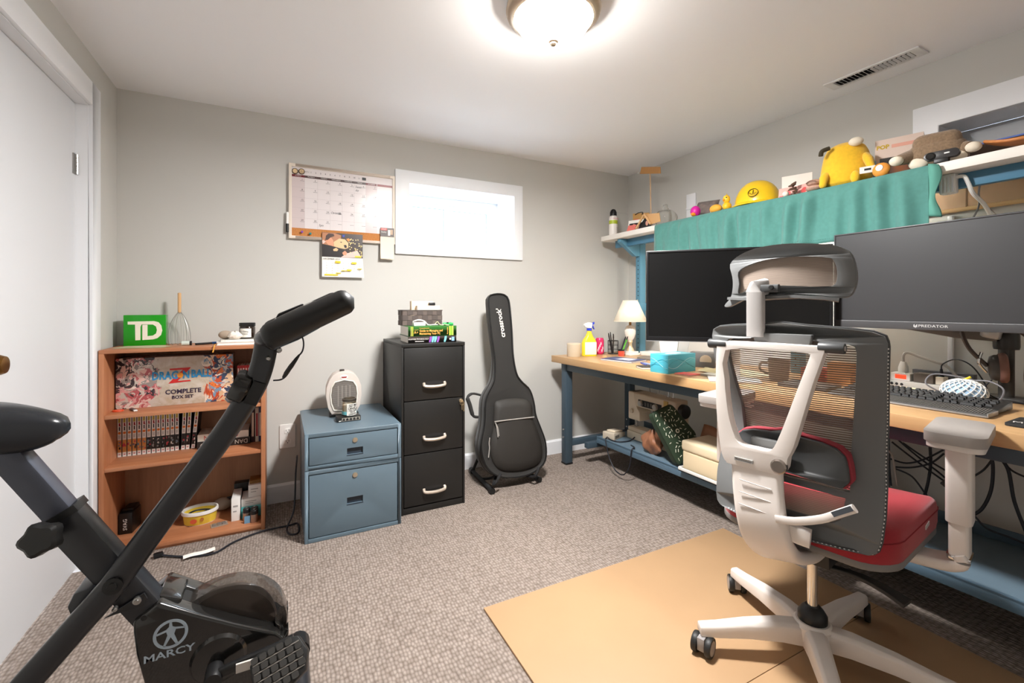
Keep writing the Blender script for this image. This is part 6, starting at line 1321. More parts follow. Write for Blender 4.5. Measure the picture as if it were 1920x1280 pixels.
p = MB(); p.box(-.105, -KW/2-.003, .002, -.016, -KW/2, .016); p.box(-.105, -KW/2, .002, -.1065, KW/2, .008); obj('rest_edge', p, M('edge_silver'), wr, bevel=.001)
keym = M('key_black', (40, 40, 41), .45); cache = {}
def key(x, y, w_, z, mt=keym):
    k_ = round(w_, 4)
    if k_ not in cache:
        q = MB(); hw_ = w_/2-.0008; q.add([(-.0085, -hw_, 0), (.0085, -hw_, 0), (.0085, hw_, 0), (-.0085, hw_, 0), (-.0062, -hw_+.0022, .0085), (.0066, -hw_+.0022, .0095), (.0066, hw_-.0022, .0095), (-.0062, hw_-.0022, .0085)], [(0, 3, 2, 1), (4, 5, 6, 7), (0, 1, 5, 4), (1, 2, 6, 5), (2, 3, 7, 6), (3, 0, 4, 7)])
        o = obj('key', q, mt, kb, bevel=.0008, seg=1); cache[k_] = o
    else: o = cache[k_].copy(); COL.objects.link(o); o.parent = kb
    o.location = (x, y, z)
U = .0188
layout = [[1.25, 1.25, 1.25, 6.25, 1.25, 1.25, 1.25, 1.25, .25, 1, 1, 1, .25, 2, 1], [2.25]+[1]*10+[2.75, 1.25, 1, 1.25, 1, 1, 1, 1], [1.75]+[1]*11+[2.25, 3.5, 1, 1, 1], [1.5]+[1]*12+[1.5, .25, 1, 1, 1, .25, 1, 1, 1, 1], [1]*13+[2, .25, 1, 1, 1, .25, 1, 1, 1, 1], [1, 1, 1, 1, 1, .5, 1, 1, 1, 1, .5, 1, 1, 1, 1, .25, 1, 1, 1]]
gaps = {(1, 12), (1, 14), (2, 13), (5, 1), (5, 5), (5, 10)}
for r, row in enumerate(layout):
    y = KW/2-.010; x = .006+r*.0205+(.006 if r == 5 else 0)
    for c, w_ in enumerate(row):
        if y-w_*U < -KW/2+.003: break
        if w_ != .25 and (r, c) not in gaps: key(x, y-w_*U/2, w_*U, .0165+x*.095)
        y -= w_*U
# mouse, mouse pad
t = thing('mouse', 'white computer mouse behind the keyboard end', 'mouse', (2.27, .525, TZ), .5); p = MB(); p.ball((0, 0, .0), (.055, .032, .034), 22, 12); p.v = [(x, y, max(0, z)) for x, y, z in p.v]; obj('shell', p, WHITE, t, smooth=60); p = MB(); p.box(-.03, -.001, .028, .05, .001, .0325); obj('button_split', p, M('print_grey'), t, smooth=0)
t = thing('phone', 'black phone-like pad with white print at the bench edge', 'pad', (1.975, .455, TZ), .02); p = MB(); p.prism(rrect(.15, .13, .014), 'z', 0, .008); obj('pad', p, DARK, t, bevel=.001)
lettering('MMJ', .03, M('letter_white'), t, (-.03, .03, .0085), (.2, -1, 0), (1, .2, 0))
# power strip with plugs
t = thing('power_strip', 'grey power strip with switch, adapters and plugs behind the keyboard', 'power strip', (2.42, .888, TZ), -.05)
ps = M('strip_grey', (176, 172, 166), .45); p = MB(); p.box(-.035, -.155, 0, .035, .115, .030); obj('strip', p, ps, t, bevel=.003)
p = MB(); p.box(-.025, .045, .030, .025, .115, .062); sw = obj('adapter', p, WHITE, t, bevel=.003)
q = MB(); q.box(-.0275, .058, .038, -.0245, .098, .055); obj('rocker_switch', q, M('rocker_red', (220, 44, 30), .3, emit=(255, 60, 30), es=.8), sw, bevel=.001)
p = MB(); p.box(-.028, -.035, .030, .025, .033, .070); obj('adapter', p, M('adapter_taupe', (92, 84, 78), .5), t, bevel=.004)
p = MB(); p.box(-.02, -.065, .030, .02, -.038, .062); obj('adapter', p, M('adapter_cream', (222, 212, 196), .5), t, bevel=.003)
p = MB(); p.sweep([(0, .08, .061), (0, .08, .085), (0, .08, .11)], rrect(.03, .034, .008, 2), up=(1, 0, 0), scales=[(1, 1), (1, 1), (.6, .5)]); obj('plug', p, WHITE, t)
p = MB(); p.tube(smooth_path([(0, .08, .108), (0, .08, .135), (.01, .07, .15), (.02, .03, .135), (.02, -.02, .12), (.03, -.06, .10), (.035, -.10, .04)], 6), .006, 8); obj('cord', p, ps, t)
p = MB(); p.lathe([(.004, .095), (.007, .07), (.010, .062)], 10, (0, -.05, 0)); p.tube(smooth_path([(0, -.05, .092), (0, -.055, .115), (-.01, -.10, .140), (-.02, -.15, .12), (-.03, -.19, .06), (-.03, -.20, .012)], 6), .0025, 7); obj('black_lead', p, M('cable_black'), t)
for k in range(3): p = MB(); p.lathe([(.006, 0), (.006, .002)], 10, (-.0352, .07+k*.018, .015), 'x'); obj('port', p, INK, t)
slabthing('dark_router', 'dark grey box standing behind the power strip against the wall', 'router', (2.50, .86), .03, .20, .075, 0, M('router_dark', (88, 88, 92), .4))
slabthing('blue_pad', 'bright blue sticky pad beside the power strip', 'sticky pad', (2.340, 1.03), .05, .07, .012, .1, M('pad_blue', (70, 170, 220), .5))
t = MB(); t.tube(smooth_path([(.045*math.cos(a), .06*math.sin(a), .004) for a in [k*PI/5 for k in range(10)]], 4, True), .004, 7, closed=True); o = obj('cable_loop', t, M('cable_cream'), None); o.location = (2.33, .93, TZ+.0005); tag(o, 'loop of cream cable lying behind the keyboard', 'cable')
# round netted thing
t = thing('net_pouch', 'rounded white netted pouch with blue filling behind the keyboard', 'pouch', (2.275, .725, TZ))
p = MB(); p.ball((0, 0, .030), (.052, .062, .046), 20, 12); p.v = [(x, y, max(0.003, z)) for x, y, z in p.v]; obj('filling', p, M('net_fill', (170, 200, 226), .5), t, smooth=60)
for s_ in (1, -1):
    for k in range(17):
        a = 2*PI*k/17; pts = []
        for j in range(13):
            th = .12+1.55*j/12*1.05; az = a+s_*th*.8; pts.append((.056*math.sin(th)*math.cos(az), .066*math.sin(th)*math.sin(az), max(.003, .030+.049*math.cos(th))))
        p = MB(); p.tube(pts, .0021, 5); obj('net_strand', p, WHITE, t)
p = MB(); p.lathe([(.05, .0), (.054, .004), (.05, .008)], 24, sq=1.18); obj('base_ring', p, M('cable_cream'), t)
for i, pts in enumerate(([(-.01, .06, .02), (-.03, .10, .05), (0, .09, .085), (.02, .03, .085), (.03, -.02, .075)], [(0, -.03, .078), (0, -.07, .08), (-.02, -.11, .06), (-.02, -.10, .02), (-.01, -.07, .006)])): p = MB(); p.tube(smooth_path(pts, 6), .0028, 7); obj('lead', p, M('cable_grey2', (120, 118, 122), .5), t)
p = MB(); p.rod((0, .0, .076), (.0, -.02, .09), .004, 8); obj('yellow_tag', p, M('ph_yellow'), t)
# things seen through the chair back
t = thing('mug', 'taupe mug with a handle standing on the workbench behind the chair', 'mug', (2.12, 1.33, TZ)); mg_ = M('mug_taupe', (150, 132, 116), .4); p = MB(); p.lathe([(0, 0), (.036, 0), (.042, .01), (.048, .10), (.0455, .10), (.038, .012), (0, .008)], 28); obj('cup', p, mg_, t); p = MB(); p.tube(smooth_path([(-.02, .042, .08), (-.03, .07, .075), (-.03, .075, .045), (-.02, .04, .025)], 6), .006, 8); obj('handle', p, mg_, t)
slabthing('orange_carton', 'orange and white carton standing behind the chair on the workbench', 'carton', (2.24, 1.12), .06, .09, .10, .1, M('carton_orange', (214, 150, 92), .5))
slabthing('red_packet', 'red packet lying behind the mug on the workbench', 'packet', (2.28, 1.25), .09, .10, .06, .2, M('packet_red', (196, 88, 70), .5))
t = slabthing('laptop_stand', 'dark folded laptop lying before the mug on the workbench', 'laptop', (2.045, 1.150), .15, .19, .016, .12, M('laptop_dark', (70, 66, 64), .4))
before_shelf = set(bpy.data.objects)
# ================================================================ on the top shelf
ST = SHT+.0022
def sh(px_, x):
    x = x+.172
    u = (px_-CX)/FPX; r = (FW.y+RT.y*u)/(FW.x+RT.x*u); return x, x*r
def shz(px_, py_, x): return ox(px_, py_, x).z
x, y = sh(1150, 2.10)
t = thing('spray_can', 'white air duster can with green band and black trigger cap on the shelf end', 'spray can', (x, y, ST), .5)
p = MB(); p.lathe([(0, 0), (.029, 0), (.030, .003), (.030, .125), (.026, .138), (.018, .143), (0, .143)], 28); obj('can_body', p, M('can_white', (240, 234, 228), .3), t)
p = MB(); p.lathe([(.0304, .082), (.0304, .108)], 28); obj('green_band', p, M('band_lime', (176, 190, 52), .35), t)
a = -2.2; lettering('ENDUST', .012, M('letter_pink', (222, 130, 120), .4), t, (.0310*math.cos(a), .0310*math.sin(a), .118), (-math.sin(a), math.cos(a), 0), (0, 0, 1))
p = MB()
for k in range(5): p.box(-.012, -.0312, .020+k*.009, .010-.003*(k % 2), -.0296, .0225+k*.009)
obj('fine_print', p, M('print_grey'), t, smooth=0)
p = MB(); p.lathe([(.024, .142), (.024, .165), (.018, .182), (.008, .190), (0, .191)], 22); obj('cap', p, BLACK, t)
p = MB(); p.prism([(.012, .186), (.034, .180), (.040, .150), (.034, .150), (.028, .170), (.012, .172)], 'y', -.007, .007); obj('trigger', p, BLACK, t, bevel=.002)
p = MB(); p.rod((.03, .0, .176), (.16, -.05, .176), .0012, 6); obj('straw', p, M('straw_grey', (180, 178, 176), .4), t)
# kraft packet with hook
x, y = sh(1202, 2.27)
t = thing('hang_packet', 'tan cardboard hang packet with plastic front and black hook on the shelf', 'packet', (x, y, ST), .15)
p = MB(); p.prism([(-.075, 0), (.075, 0), (.072, .165), (-.068, .15)], 'x', 0, .004); obj('card', p, M('packet_tan', (208, 160, 96), .6), t, smooth=0)
p = MB(); p.prism([(-.05, .02), (.06, .02), (.055, .10), (-.02, .115)], 'x', -.014, 0); obj('blister', p, M('blister_grey', (150, 145, 150), .2, alpha=.6), t, bevel=.004)
p = MB(); p.prism(circ(.010, 14, -.05, .115), 'x', -.001, .001); p.prism([(.02, .11), (.06, .115), (.06, .125), (.02, .12)], 'x', -.001, .001); obj('print', p, M('print_salmon', (226, 120, 96), .5), t, smooth=0)
p = MB(); p.tube(smooth_path([(-.003, .05, .152), (-.004, .02, .162), (-.004, -.015, .160), (-.004, -.018, .150), (-.004, -.01, .148)], 4), .0028, 7); obj('hook', p, BLACK, t)
# photo frame and small wooden easel
x, y = sh(1190, 2.11)
t = thing('photo_card', 'white bordered black photo card leaning on the shelf', 'photo', (x, y, ST), .35)
p = MB(); p.prism([(-.055, 0), (.055, 0), (.055, .085), (-.055, .085)], 'x', 0, .003); obj('card', p, PAPER, t, smooth=0, xf=Matrix.Rotation(.25, 4, 'Y'))
p = MB(); p.prism([(-.046, .008), (.046, .008), (.046, .062), (-.046, .062)], 'x', -.0006, .001); obj('picture', p, M('pic_black', (26, 24, 26), .4), t, smooth=0, xf=Matrix.Rotation(.25, 4, 'Y'))
p = MB(); p.prism(circ(.014, 14, .012, .036, .02), 'x', -.0009, .001); p.prism(circ(.011, 14, -.018, .034, .018), 'x', -.0009, .001); obj('picture_shapes', p, M('pic_skin', (206, 150, 130), .4), t, smooth=0, xf=Matrix.Rotation(.25, 4, 'Y'))
x, y = sh(1182, 2.075)
t = MB(); t.prism([(-.03, 0), (.03, 0), (.03, .05), (-.03, .05)], 'x', 0, .003); o = obj('coral_card', t, M('coral', (226, 120, 110), .5), None, smooth=0, xf=Matrix.Rotation(.5, 4, 'Y')); o.location = (x, y, ST+.0015); o.rotation_euler = (0, 0, .3); tag(o, 'small coral card leaning at the shelf end beside the photo card', 'card')
x, y = sh(1208, 2.06)
t = thing('wood_easel', 'small pale wooden A-frame easel with a black photo on the shelf', 'easel', (x, y, ST)); pw = M('pale_wood')
p = MB(); p.sweep([(0, .075, .0055), (0, 0, .088)], rrect(.012, .010, .002, 1), up=(1, 0, 0)); obj('leg', p, pw, t); p = MB(); p.sweep([(0, -.055, .015), (0, 0, .088)], rrect(.012, .010, .002, 1), up=(1, 0, 0)); obj('leg', p, pw, t)
p = MB(); p.prism([(0, .088), (-.055, .015), (-.13, .02), (-.12, .075)], 'x', .008, .011); obj('board', p, M('board_tan', (206, 160, 108), .5), t, smooth=0)
p = MB(); p.prism([(.045, 0), (-.045, 0), (-.045, .04), (.0, .072), (.045, .035)], 'x', .013, .016); obj('picture', p, M('pic_black'), t, smooth=0); p = MB(); p.prism(circ(.012, 12, -.01, .03, .016), 'x', .012, .0135); obj('picture_shape', p, M('pic_skin'), t, smooth=0)
# cardboard sign on a stick
x, y = sh(1221, 2.19)
t = thing('stick_sign', 'tan cardboard flag on a tall thin wooden stick above the shelf', 'sign', (x, y, ST))
p = MB(); p.rod((0, 0, 0), (0, .01, .385), .0036, 8); obj('stick', p, M('stick_tan', (212, 176, 136), .6), t)
q = [ox(*c, x-.006) for c in ((1203, 312.5), (1238, 312), (1239, 324.5), (1200, 325.5))]
p = MB(); p.prism([((c.y-y)/1.075, (c.z-ST)/1.075) for c in q], 'x', -.007, -.003); obj('flag', p, M('card_tan2', (190, 140, 86), .7), t, smooth=0)
p = MB(); c = ox(1196.5, 323, x-.006); c = Vector((c.x, y+(c.y-y)/1.075, ST+(c.z-ST)/1.075)); p.lathe([(.004, -.006), (.004, .006)], 10, (-.005, c.y-y, c.z-ST)); p.rod((-.005, c.y-y, c.z-ST), (-.005, c.y-y-.03, c.z-ST), .0015, 6); obj('peg', p, WHITE, t)
# clear glass bowl thing
x, y = sh(1248, 2.16)
t = thing('glass_pumpkin', 'clear ribbed glass jar with knob lid on the shelf', 'glass jar', (x, y, ST)); gm = M('clear_glass', (240, 240, 236), .05, trans=.92, ior=1.2)
def pumpkin(u, v): a = 2*PI*u; th = PI*(.06+.9*(1-v)); r_ = .068*math.sin(th)**.8*(1+.07*math.cos(9*a)); return (r_*math.cos(a), r_*math.sin(a), .055+.052*math.cos(th))
p = MB(); p.grid(pumpkin, 54, 16); obj('jar', p, gm, t, smooth=60); p = MB(); p.lathe([(.016, .104), (.020, .112), (.014, .118), (.012, .128), (.018, .136), (.010, .142), (0, .143)], 20); obj('knob', p, gm, t)
# pink and yellow small toys
x, y = sh(1304, 2.09)
t = thing('toy_ball', 'magenta egg-shaped toy with orange beak at the shelf edge', 'toy', (x, y, ST)); p = MB(); p.ball((0, 0, .034), (.028, .028, .032), 20, 12); obj('body', p, M('magenta', (206, 30, 150), .4), t); p = MB(); p.lathe([(0, -.03), (.010, -.012), (.012, .0)], 12, (-.016, -.004, .016), 'x'); obj('beak', p, M('title_orange'), t)
x, y = sh(1325, 2.20)
t = thing('magazine', 'folded glossy magazine standing curled behind the magenta toy', 'magazine', (x, y, ST), .4)
p = MB(); p.grid(lambda u, v: (.05*v*v, -.06+.12*u, .012+.11*math.sin(v*1.35)), 6, 10); m_ = obj('cover', p, M('mag_grey', (120, 108, 104), .3, var=.35, vs=40), t); sm = m_.modifiers.new('thickness', 'SOLIDIFY'); sm.thickness = .006
p = MB(); p.grid(lambda u, v: (-.004+.05*v*v, -.05+.03*u, .03+.07*math.sin(v*1.2)), 3, 6); obj('title_block', p, M('mag_white', (220, 214, 208), .4), t)
for k in range(3): p = MB(); p.box(-.02, -.05, .002+k*.004, .03, .05, .005+k*.004); obj('page_fold', p, PAPER, t, smooth=0)
x, y = sh(1342, 2.09)
t = MB(); t.ball((0, 0, .024), (.022, .036, .024), 18, 10); o = obj('squeeze_toy', t, M('squeeze_orange', (232, 168, 60), .55), None, smooth=60); o.location = (x, y, ST); tag(o, 'round orange squeeze toy between the magenta toy and yellow bird', 'toy')
x, y = sh(1363, 2.08)
t = thing('rubber_bird', 'small yellow rubber bird beside the yellow helmet', 'toy', (x, y, ST)); yb_ = M('bird_yellow', (240, 190, 44), .4)
p = MB(); p.ball((0, 0, .022), (.024, .022, .022), 16, 10); obj('body', p, yb_, t); p = MB(); p.ball((-.004, 0, .058), (.017, .019, .022), 16, 10); hd_ = obj('head', p, yb_, t)
p = MB(); p.lathe([(0, .09), (.005, .078), (.006, .07)], 10, (-.002, 0, 0)); obj('crest', p, yb_, t); p = MB(); p.lathe([(0, -.014), (.006, -.004), (.007, 0)], 10, (-.018, .003, .054), 'x'); obj('beak', p, M('title_orange'), t); p = MB(); p.ball((-.017, -.010, .064), .0035, 8, 6); obj('eye', p, INK, t)
# hard hat
x, y = sh(1420, 2.17)
t = thing('hard_hat', 'yellow hard hat with round emblem on the shelf', 'hard hat', (x, y, ST), -.2)
hy_ = M('helmet_yellow', (240, 196, 30), .3, coat=.3)
def dome(u, v): a = 2*PI*u; th = PI/2*(1-v); k = .118*math.sin(th)**.9; r_ = k*(1+.0*math.cos(a)); rid = .004*max(0, math.cos(a*2))*math.sin(th); return (r_*.92*math.cos(a), r_*1.04*math.sin(a), .018+.132*math.cos(th)+(rid if abs(math.cos(a)) > .3 else 0))
p = MB(); p.grid(dome, 48, 14); obj('shell', p, hy_, t, smooth=70)
p = MB(); p.lathe([(.100, .004), (.128, .006), (.130, .012), (.118, .020), (.100, .022)], 48, sq=1.06, ring=True); obj('brim', p, hy_, t)
p = MB(); p.sweep([(-.09, -.05, .03), (-.055, -.098, .028)], rrect(.006, .018, .001, 1)); obj('side_slot', p, M('helmet_light', (248, 214, 80), .3), t)
ea = PI+.55; ce = Vector((.118*.92*math.cos(ea)*.955, .118*1.04*math.sin(ea)*.955, .062)); en = Vector((math.cos(ea)*.9, math.sin(ea)*.9, .42)).normalized(); e1 = Vector((-math.sin(ea), math.cos(ea), 0)); e2 = en.cross(e1); ce += en*.006
p = MB(); p.slab([circ(.026, 26), list(reversed(circ(.0242, 26)))], lambda u, v: ce+e1*u+e2*v-en*.006, lambda u, v: ce+e1*u+e2*v+en*.0008); p.slab([[(-.0014, -.006), (.0014, -.006), (.0014, .018), (-.0014, .018)]], lambda u, v: ce+e1*u+e2*v-en*.004, lambda u, v: ce+e1*u+e2*v+en*.0012); p.tube([ce+e1*(.014*math.cos(b_))+e2*(.002+.014*math.sin(b_))+en*.001 for b_ in [PI+.35+k*(PI-.7)/9 for k in range(10)]], .0013, 5); p.tube([ce+e1*q-e2*.002+en*.001 for q in (.013, .019)], .0012, 5); p.tube([ce-e1*q-e2*.002+en*.001 for q in (.013, .019)], .0012, 5); obj('emblem', p, M('emblem_olive', (92, 76, 20), .4), t)
# cards and banknotes
x, y = sh(1494, 2.17)
t = thing('greeting_card', 'open white card standing on the shelf behind red banknotes', 'card', (x, y, ST))
for s_, a in ((1, -.35), (-1, .35)): p = MB(); p.box(-.0015, 0 if s_ > 0 else -.062, 0, .0015, .062 if s_ > 0 else 0, .118); obj('leaf', p, M('card_white', (236, 226, 216), .6), t, smooth=0, xf=Matrix.Rotation(a*s_*-1, 4, 'Z'))
nred = M('note_pink', (232, 170, 160), .5); nink = M('note_red', (206, 84, 84), .5)
for i, (pp, rz_, lb) in enumerate(((1476, .25, 'pink paper note leaning in front of the white card'), (1506, -.2, 'second pink paper note beside the knotted charm'))):
    x, y = sh(pp, 2.095); t = thing('paper_note', lb, 'note', (x, y, ST), rz_); p = MB(); p.prism([(-.038, 0), (.038, 0), (.038, .052), (-.038, .052)], 'x', 0, .001); obj('note', p, nred, t, smooth=0, xf=Matrix.Rotation(.2, 4, 'Y')); p = MB(); p.prism(circ(.014, 14, 0, .022), 'x', -.0006, .0005); p.box(-.0006, -.034, .042, .0005, -.014, .048); p.box(-.0006, .016, .005, .0005, .034, .014); obj('note_print', p, nink, t, smooth=0, xf=Matrix.Rotation(.2, 4, 'Y'))
x, y = sh(1487, 2.07)
t = MB(); rr = random.Random(21); pts = [(rr.uniform(-.012, .012), rr.uniform(-.018, .018), .006+.055*k/26+rr.uniform(-.003, .003)) for k in range(27)]; t.tube(smooth_path(pts, 4), .0032, 6); o = obj('knot_charm', t, M('charm_brown', (92, 66, 50), .5), None); o.location = (x, y, ST); tag(o, 'brown knotted cord charm before the white card', 'charm')
x, y = sh(1473, 2.062)
t = MB(); t.ball((0, 0, .013), (.012, .014, .013), 14, 9); o = obj('white_pebble', t, M('pebble', (232, 214, 200), .5), None); o.location = (x, y, ST); tag(o, 'small cream pebble beside the knotted charm', 'pebble')
# rolled pink knit
x, y = sh(1527, 2.072)
t = thing('knit_roll', 'folded dusty pink knitted roll beside the yellow plush', 'knit', (x, y, ST)); kn_ = M('knit_pink', (190, 152, 134), .8, var=.15, vs=120)
for i, (r_, z) in enumerate(((.034, .012), (.032, .036))): p = MB(); p.ball((0, 0, z), (.03, r_, .014), 18, 8); obj('fold', p, kn_, t)
p = MB(); p.tube(smooth_path([(-.028, -.02, .036), (-.031, .0, .04), (-.028, .02, .034)], 4), .002, 6); obj('edge_stitch', p, M('knit_dark', (130, 100, 88), .8), t)
t = MB(); x, y = sh(1519, 2.16); t.prism([(-.03, 0), (.03, 0), (.02, .008), (-.02, .009)], 'y', -.02, .02); o = obj('dark_pouch', t, M('pouch_dark', (52, 58, 52), .7), None, bevel=.003); o.location = (x, y+.01, ST); tag(o, 'small dark flat pouch under the card corner on the shelf', 'pouch')
# plain yellow plush, plain brown plush, carton with orange figure: no faces
x, y = sh(1586, 2.155)
plush = M('plush_yellow', (240, 190, 40), .9, var=.06, vs=90, sheen=.4)
t = thing('plush_toy', 'round plain yellow plush toy sitting on the shelf', 'plush toy', (x, y, ST), .35)
def py_(u, v):
    a = 2*PI*u; pr = [(0, .01), (.06, .001), (.09, .02), (.094, .055), (.088, .10), (.08, .145), (.066, .175), (.036, .192), (0, .196)]
    k = v*(len(pr)-1); i = min(int(k), len(pr)-2); f_ = k-i; f_ = f_; r_ = pr[i][0]*(1-f_)+pr[i+1][0]*f_; z = pr[i][1]*(1-f_)+pr[i+1][1]*f_; return (r_*.72*math.cos(a), r_*math.sin(a), z)
p = MB(); p.grid(py_, 30, 24); bd = obj('body', p, plush, t, smooth=80); sm = bd.modifiers.new('soft', 'SUBSURF'); sm.levels = 1; sm.render_levels = 1
for i, (a, c) in enumerate((((-.03, -.07, .12), (-.075, -.092, .055)), ((-.045, .065, .06), (-.062, .074, .016)))): p = MB(); p.tube([Vector(a), Vector(a).lerp(Vector(c), .5)+Vector((-.01, 0, .006)), Vector(c)], [.014, .017, .013], 12); p.ball(c, .0145, 12, 8); obj('arm', p, plush, t, smooth=60)
p = MB(); p.ball((-.085, -.04, .025), (.014, .017, .026), 12, 8); obj('foot', p, plush, t); p = MB(); p.tube(smooth_path([(-.06, .05, .17), (-.07, .075, .16), (-.07, .08, .14)], 4), .009, 8); obj('ear', p, M('plush_dark', (64, 56, 40), .9), t); p = MB(); p.ball((-.055, -.04, .178), (.02, .026, .018), 12, 8); obj('cap', p, M('plush_cream', (238, 226, 206), .9), t)
p = MB(); p.box(-.092, -.105, .032, -.090, -.055, .058); tg_ = obj('care_tag', p, PAPER, t, smooth=0); p = MB(); p.box(-.0925, -.092, .042, -.0915, -.070, .050); obj('tag_print', p, INK, tg_, smooth=0)
x, y = sh(1652, 2.080)
t = thing('toy_cutout', 'small round orange toy half hidden behind the yellow plush arm', 'toy', (x, y, ST)); p = MB(); p.ball((0, 0, .028), (.014, .03, .028), 16, 10); obj('body', p, M('cut_orange', (226, 150, 60), .5), t); p = MB(); p.lathe([(.012, -.0), (.012, .003)], 16, (-.0155, 0, .034), 'x'); obj('disc', p, WHITE, t)
x, y = sh(1685, 2.22)
t = thing('figure_box', 'white toy carton with dark window showing a plain orange figure', 'toy box', (x, y, ST), .30)
cw_, cd_, ch_ = .150, .085, .182; bxm = M('toybox_white', (228, 206, 192), .4)
p = MB(); p.prism([(-cw_/2, 0), (cw_/2, 0), (cw_/2, ch_), (-cw_/2, ch_)], 'x', 0, .002, holes=[[(-.070, .012), (-.070, .085), (-.045, .105), (.060, .105), (.060, .012)]]); p.box(.002, -cw_/2, 0, cd_, -cw_/2+.002, ch_); p.box(.002, cw_/2-.002, 0, cd_, cw_/2, ch_); p.box(.002, -cw_/2+.002, ch_-.002, cd_, cw_/2-.002, ch_); p.box(.002, -cw_/2+.002, 0, cd_, cw_/2-.002, .002); p.box(cd_-.002, -cw_/2+.002, .002, cd_, cw_/2-.002, ch_-.002); obj('carton', p, bxm, t, smooth=0)
p = MB(); p.box(.012, -cw_/2+.003, .003, cd_-.004, cw_/2-.003, .006); p.box(cd_-.010, -cw_/2+.003, .006, cd_-.004, cw_/2-.003, ch_-.004); obj('liner', p, M('liner_dark', (58, 52, 54), .5), t, smooth=0)
p = MB(); p.box(.0022, -.071, .011, .0030, .061, .106); obj('window', p, glassy('film', (240, 240, 240), .10), t, smooth=0)
p = MB(); p.ball((.045, .01, .050), (.032, .044, .040), 18, 12); fg_ = obj('figure', p, M('figure_orange', (222, 122, 44), .35), t, smooth=60); p = MB(); p.tube(smooth_path([(.05, -.03, .06), (.05, -.05, .075), (.045, -.048, .10), (.04, -.055, .118)], 5), .007, 8); obj('tail', p, M('figure_orange'), fg_)
lettering('POP', .022, M('stripe_yellow2', (206, 170, 30), .4), t, (-.0008, .050, .150), (0, -1, 0), (0, 0, 1), bold=.001); p = MB(); p.box(-.0006, -.07, .142, .0004, .022, .156); obj('banner', p, M('banner_pink', (232, 170, 150), .4), t, smooth=0); p = MB(); p.box(-.0005, .0715, .01, .0004, .0835, .10); obj('side_strip', p, M('strip_sky', (140, 190, 220), .4), t, smooth=0)
p = MB(); p.prism([(.04, .098), (.055, .112), (.06, .11), (.06, .098)], 'y', -cw_/2-.0006, -cw_/2+.001); obj('crest', p, M('crest_tan', (190, 176, 140), .5), t, smooth=0)
x, y = sh(1758, 2.165)
fur = M('plush_brown', (140, 116, 92), .95, var=.2, vs=120, bump=.6, bs=400, sheen=.3); crm = M('plush_cream')
t = thing('plush_toy', 'plain brown plush toy with cream paws lying on its back on the shelf', 'plush toy', (x, y, ST), .25)
def pb(u, v): a = 2*PI*u; th = PI*v; e = lambda q, w_: math.copysign(abs(q)**w_, q); return (.068*e(math.sin(th), .7)*e(math.cos(a), .7), .085*e(math.sin(th), .7)*e(math.sin(a), .7), .055+.054*e(math.cos(th), .7))
p = MB(); p.grid(pb, 32, 18); obj('body', p, fur, t, smooth=70)
p = MB(); p.cbox((-.01, .0, .092), (.10, .135, .072), Matrix.Rotation(.18, 3, 'Y')); obj('head', p, fur, t, bevel=.03, seg=5)
for i, (a, c) in enumerate((((-.03, .07, .06), (-.07, .10, .045)), ((-.02, -.06, .06), (-.05, -.088, .05)))):
    p = MB(); p.tube([Vector(a), Vector(c)], [.026, .020], 12); ao = obj('arm', p, fur, t); p = MB(); d_ = (Vector(c)-Vector(a)).normalized(); p.ball(Vector(c)+d_*.012, (.020, .022, .018), 14, 9); obj('paw', p, crm, ao)
for c in ((-.052, .046, .024), (-.052, -.052, .024)): p = MB(); p.ball(c, (.016, .030, .022), 16, 10); obj('foot', p, crm, t)
# webcam at the shelf edge
x, y = sh(1766, 2.062)
t = thing('webcam', 'black oval webcam sitting at the front edge of the shelf', 'webcam', (x, y, ST), .12)
p = MB(); p.slab([rrect(.094, .028, .0139, 6)], lambda u, v: (-.010, u, v+.030), lambda u, v: (.012, u, v+.030)); obj('case', p, M('cam_dark', (52, 50, 50), .3), t, bevel=.003)
p = MB(); p.lathe([(.013, -.004), (.011, -.005), (.009, -.003), (0, -.003)], 20, (-.010, .028, .030), 'x'); obj('lens', p, M('lens', (10, 10, 12), .05, coat=1), t); p = MB(); p.box(-.0106, -.022, .030, -.0095, -.008, .034); obj('badge', p, STEEL, t, smooth=0)
p = MB(); p.box(-.012, -.02, 0, .010, .02, .018); obj('clip', p, BLACK, t, bevel=.003)
# wooden skateboard and blue-edged board on the shelf by the window
t = thing('skateboard', 'wooden toy skateboard with pale wheels lying on the shelf by the window', 'skateboard', (2.35, .405, ST), .12)
p = MB(); p.grid(lambda u, v: ((-.045+.09*v)*min(1, 6*min(u+.02, 1.02-u))**.5, -.24+.50*u, .034+.022*max(0, (u-.82)/.18)**2+.022*max(0, (.18-u)/.18)**2), 26, 5); dk = obj('deck', p, wood('deck_maple', (186, 112, 56), (216, 146, 86), 1, .4), t, smooth=60); sm = dk.modifiers.new('thickness', 'SOLIDIFY'); sm.thickness = .008
for yy in (-.12, .12):
    p = MB(); p.rod((-.045, yy, .014), (.045, yy, .014), .004, 8); p.box(-.02, yy-.015, .012, .02, yy+.015, .030); tr_ = obj('truck', p, STEEL, t, bevel=.002)
    for xx in (-.045, .045): p = MB(); p.lathe([(0, -.010), (.013, -.009), (.014, 0), (.013, .009), (0, .010)], 16, (xx, yy, .0142), 'x'); obj('wheel', p, M('wheel_cream', (228, 212, 186), .4), tr_)
t = thing('art_board', 'dark brown board with blue edge leaning on the window trim above the shelf', 'board', (2.512, .48, ST)); t.rotation_euler = (0, .17, 0); p = MB(); p.box(-.006, -.30, 0, .006, .38, .105); obj('board', p, M('board_brown', (84, 66, 56), .5), t, bevel=.001); p = MB(); p.box(-.007, -.30, .105, .007, .38, .111); obj('edge', p, M('edge_blue', (92, 116, 190), .4), t, smooth=0)
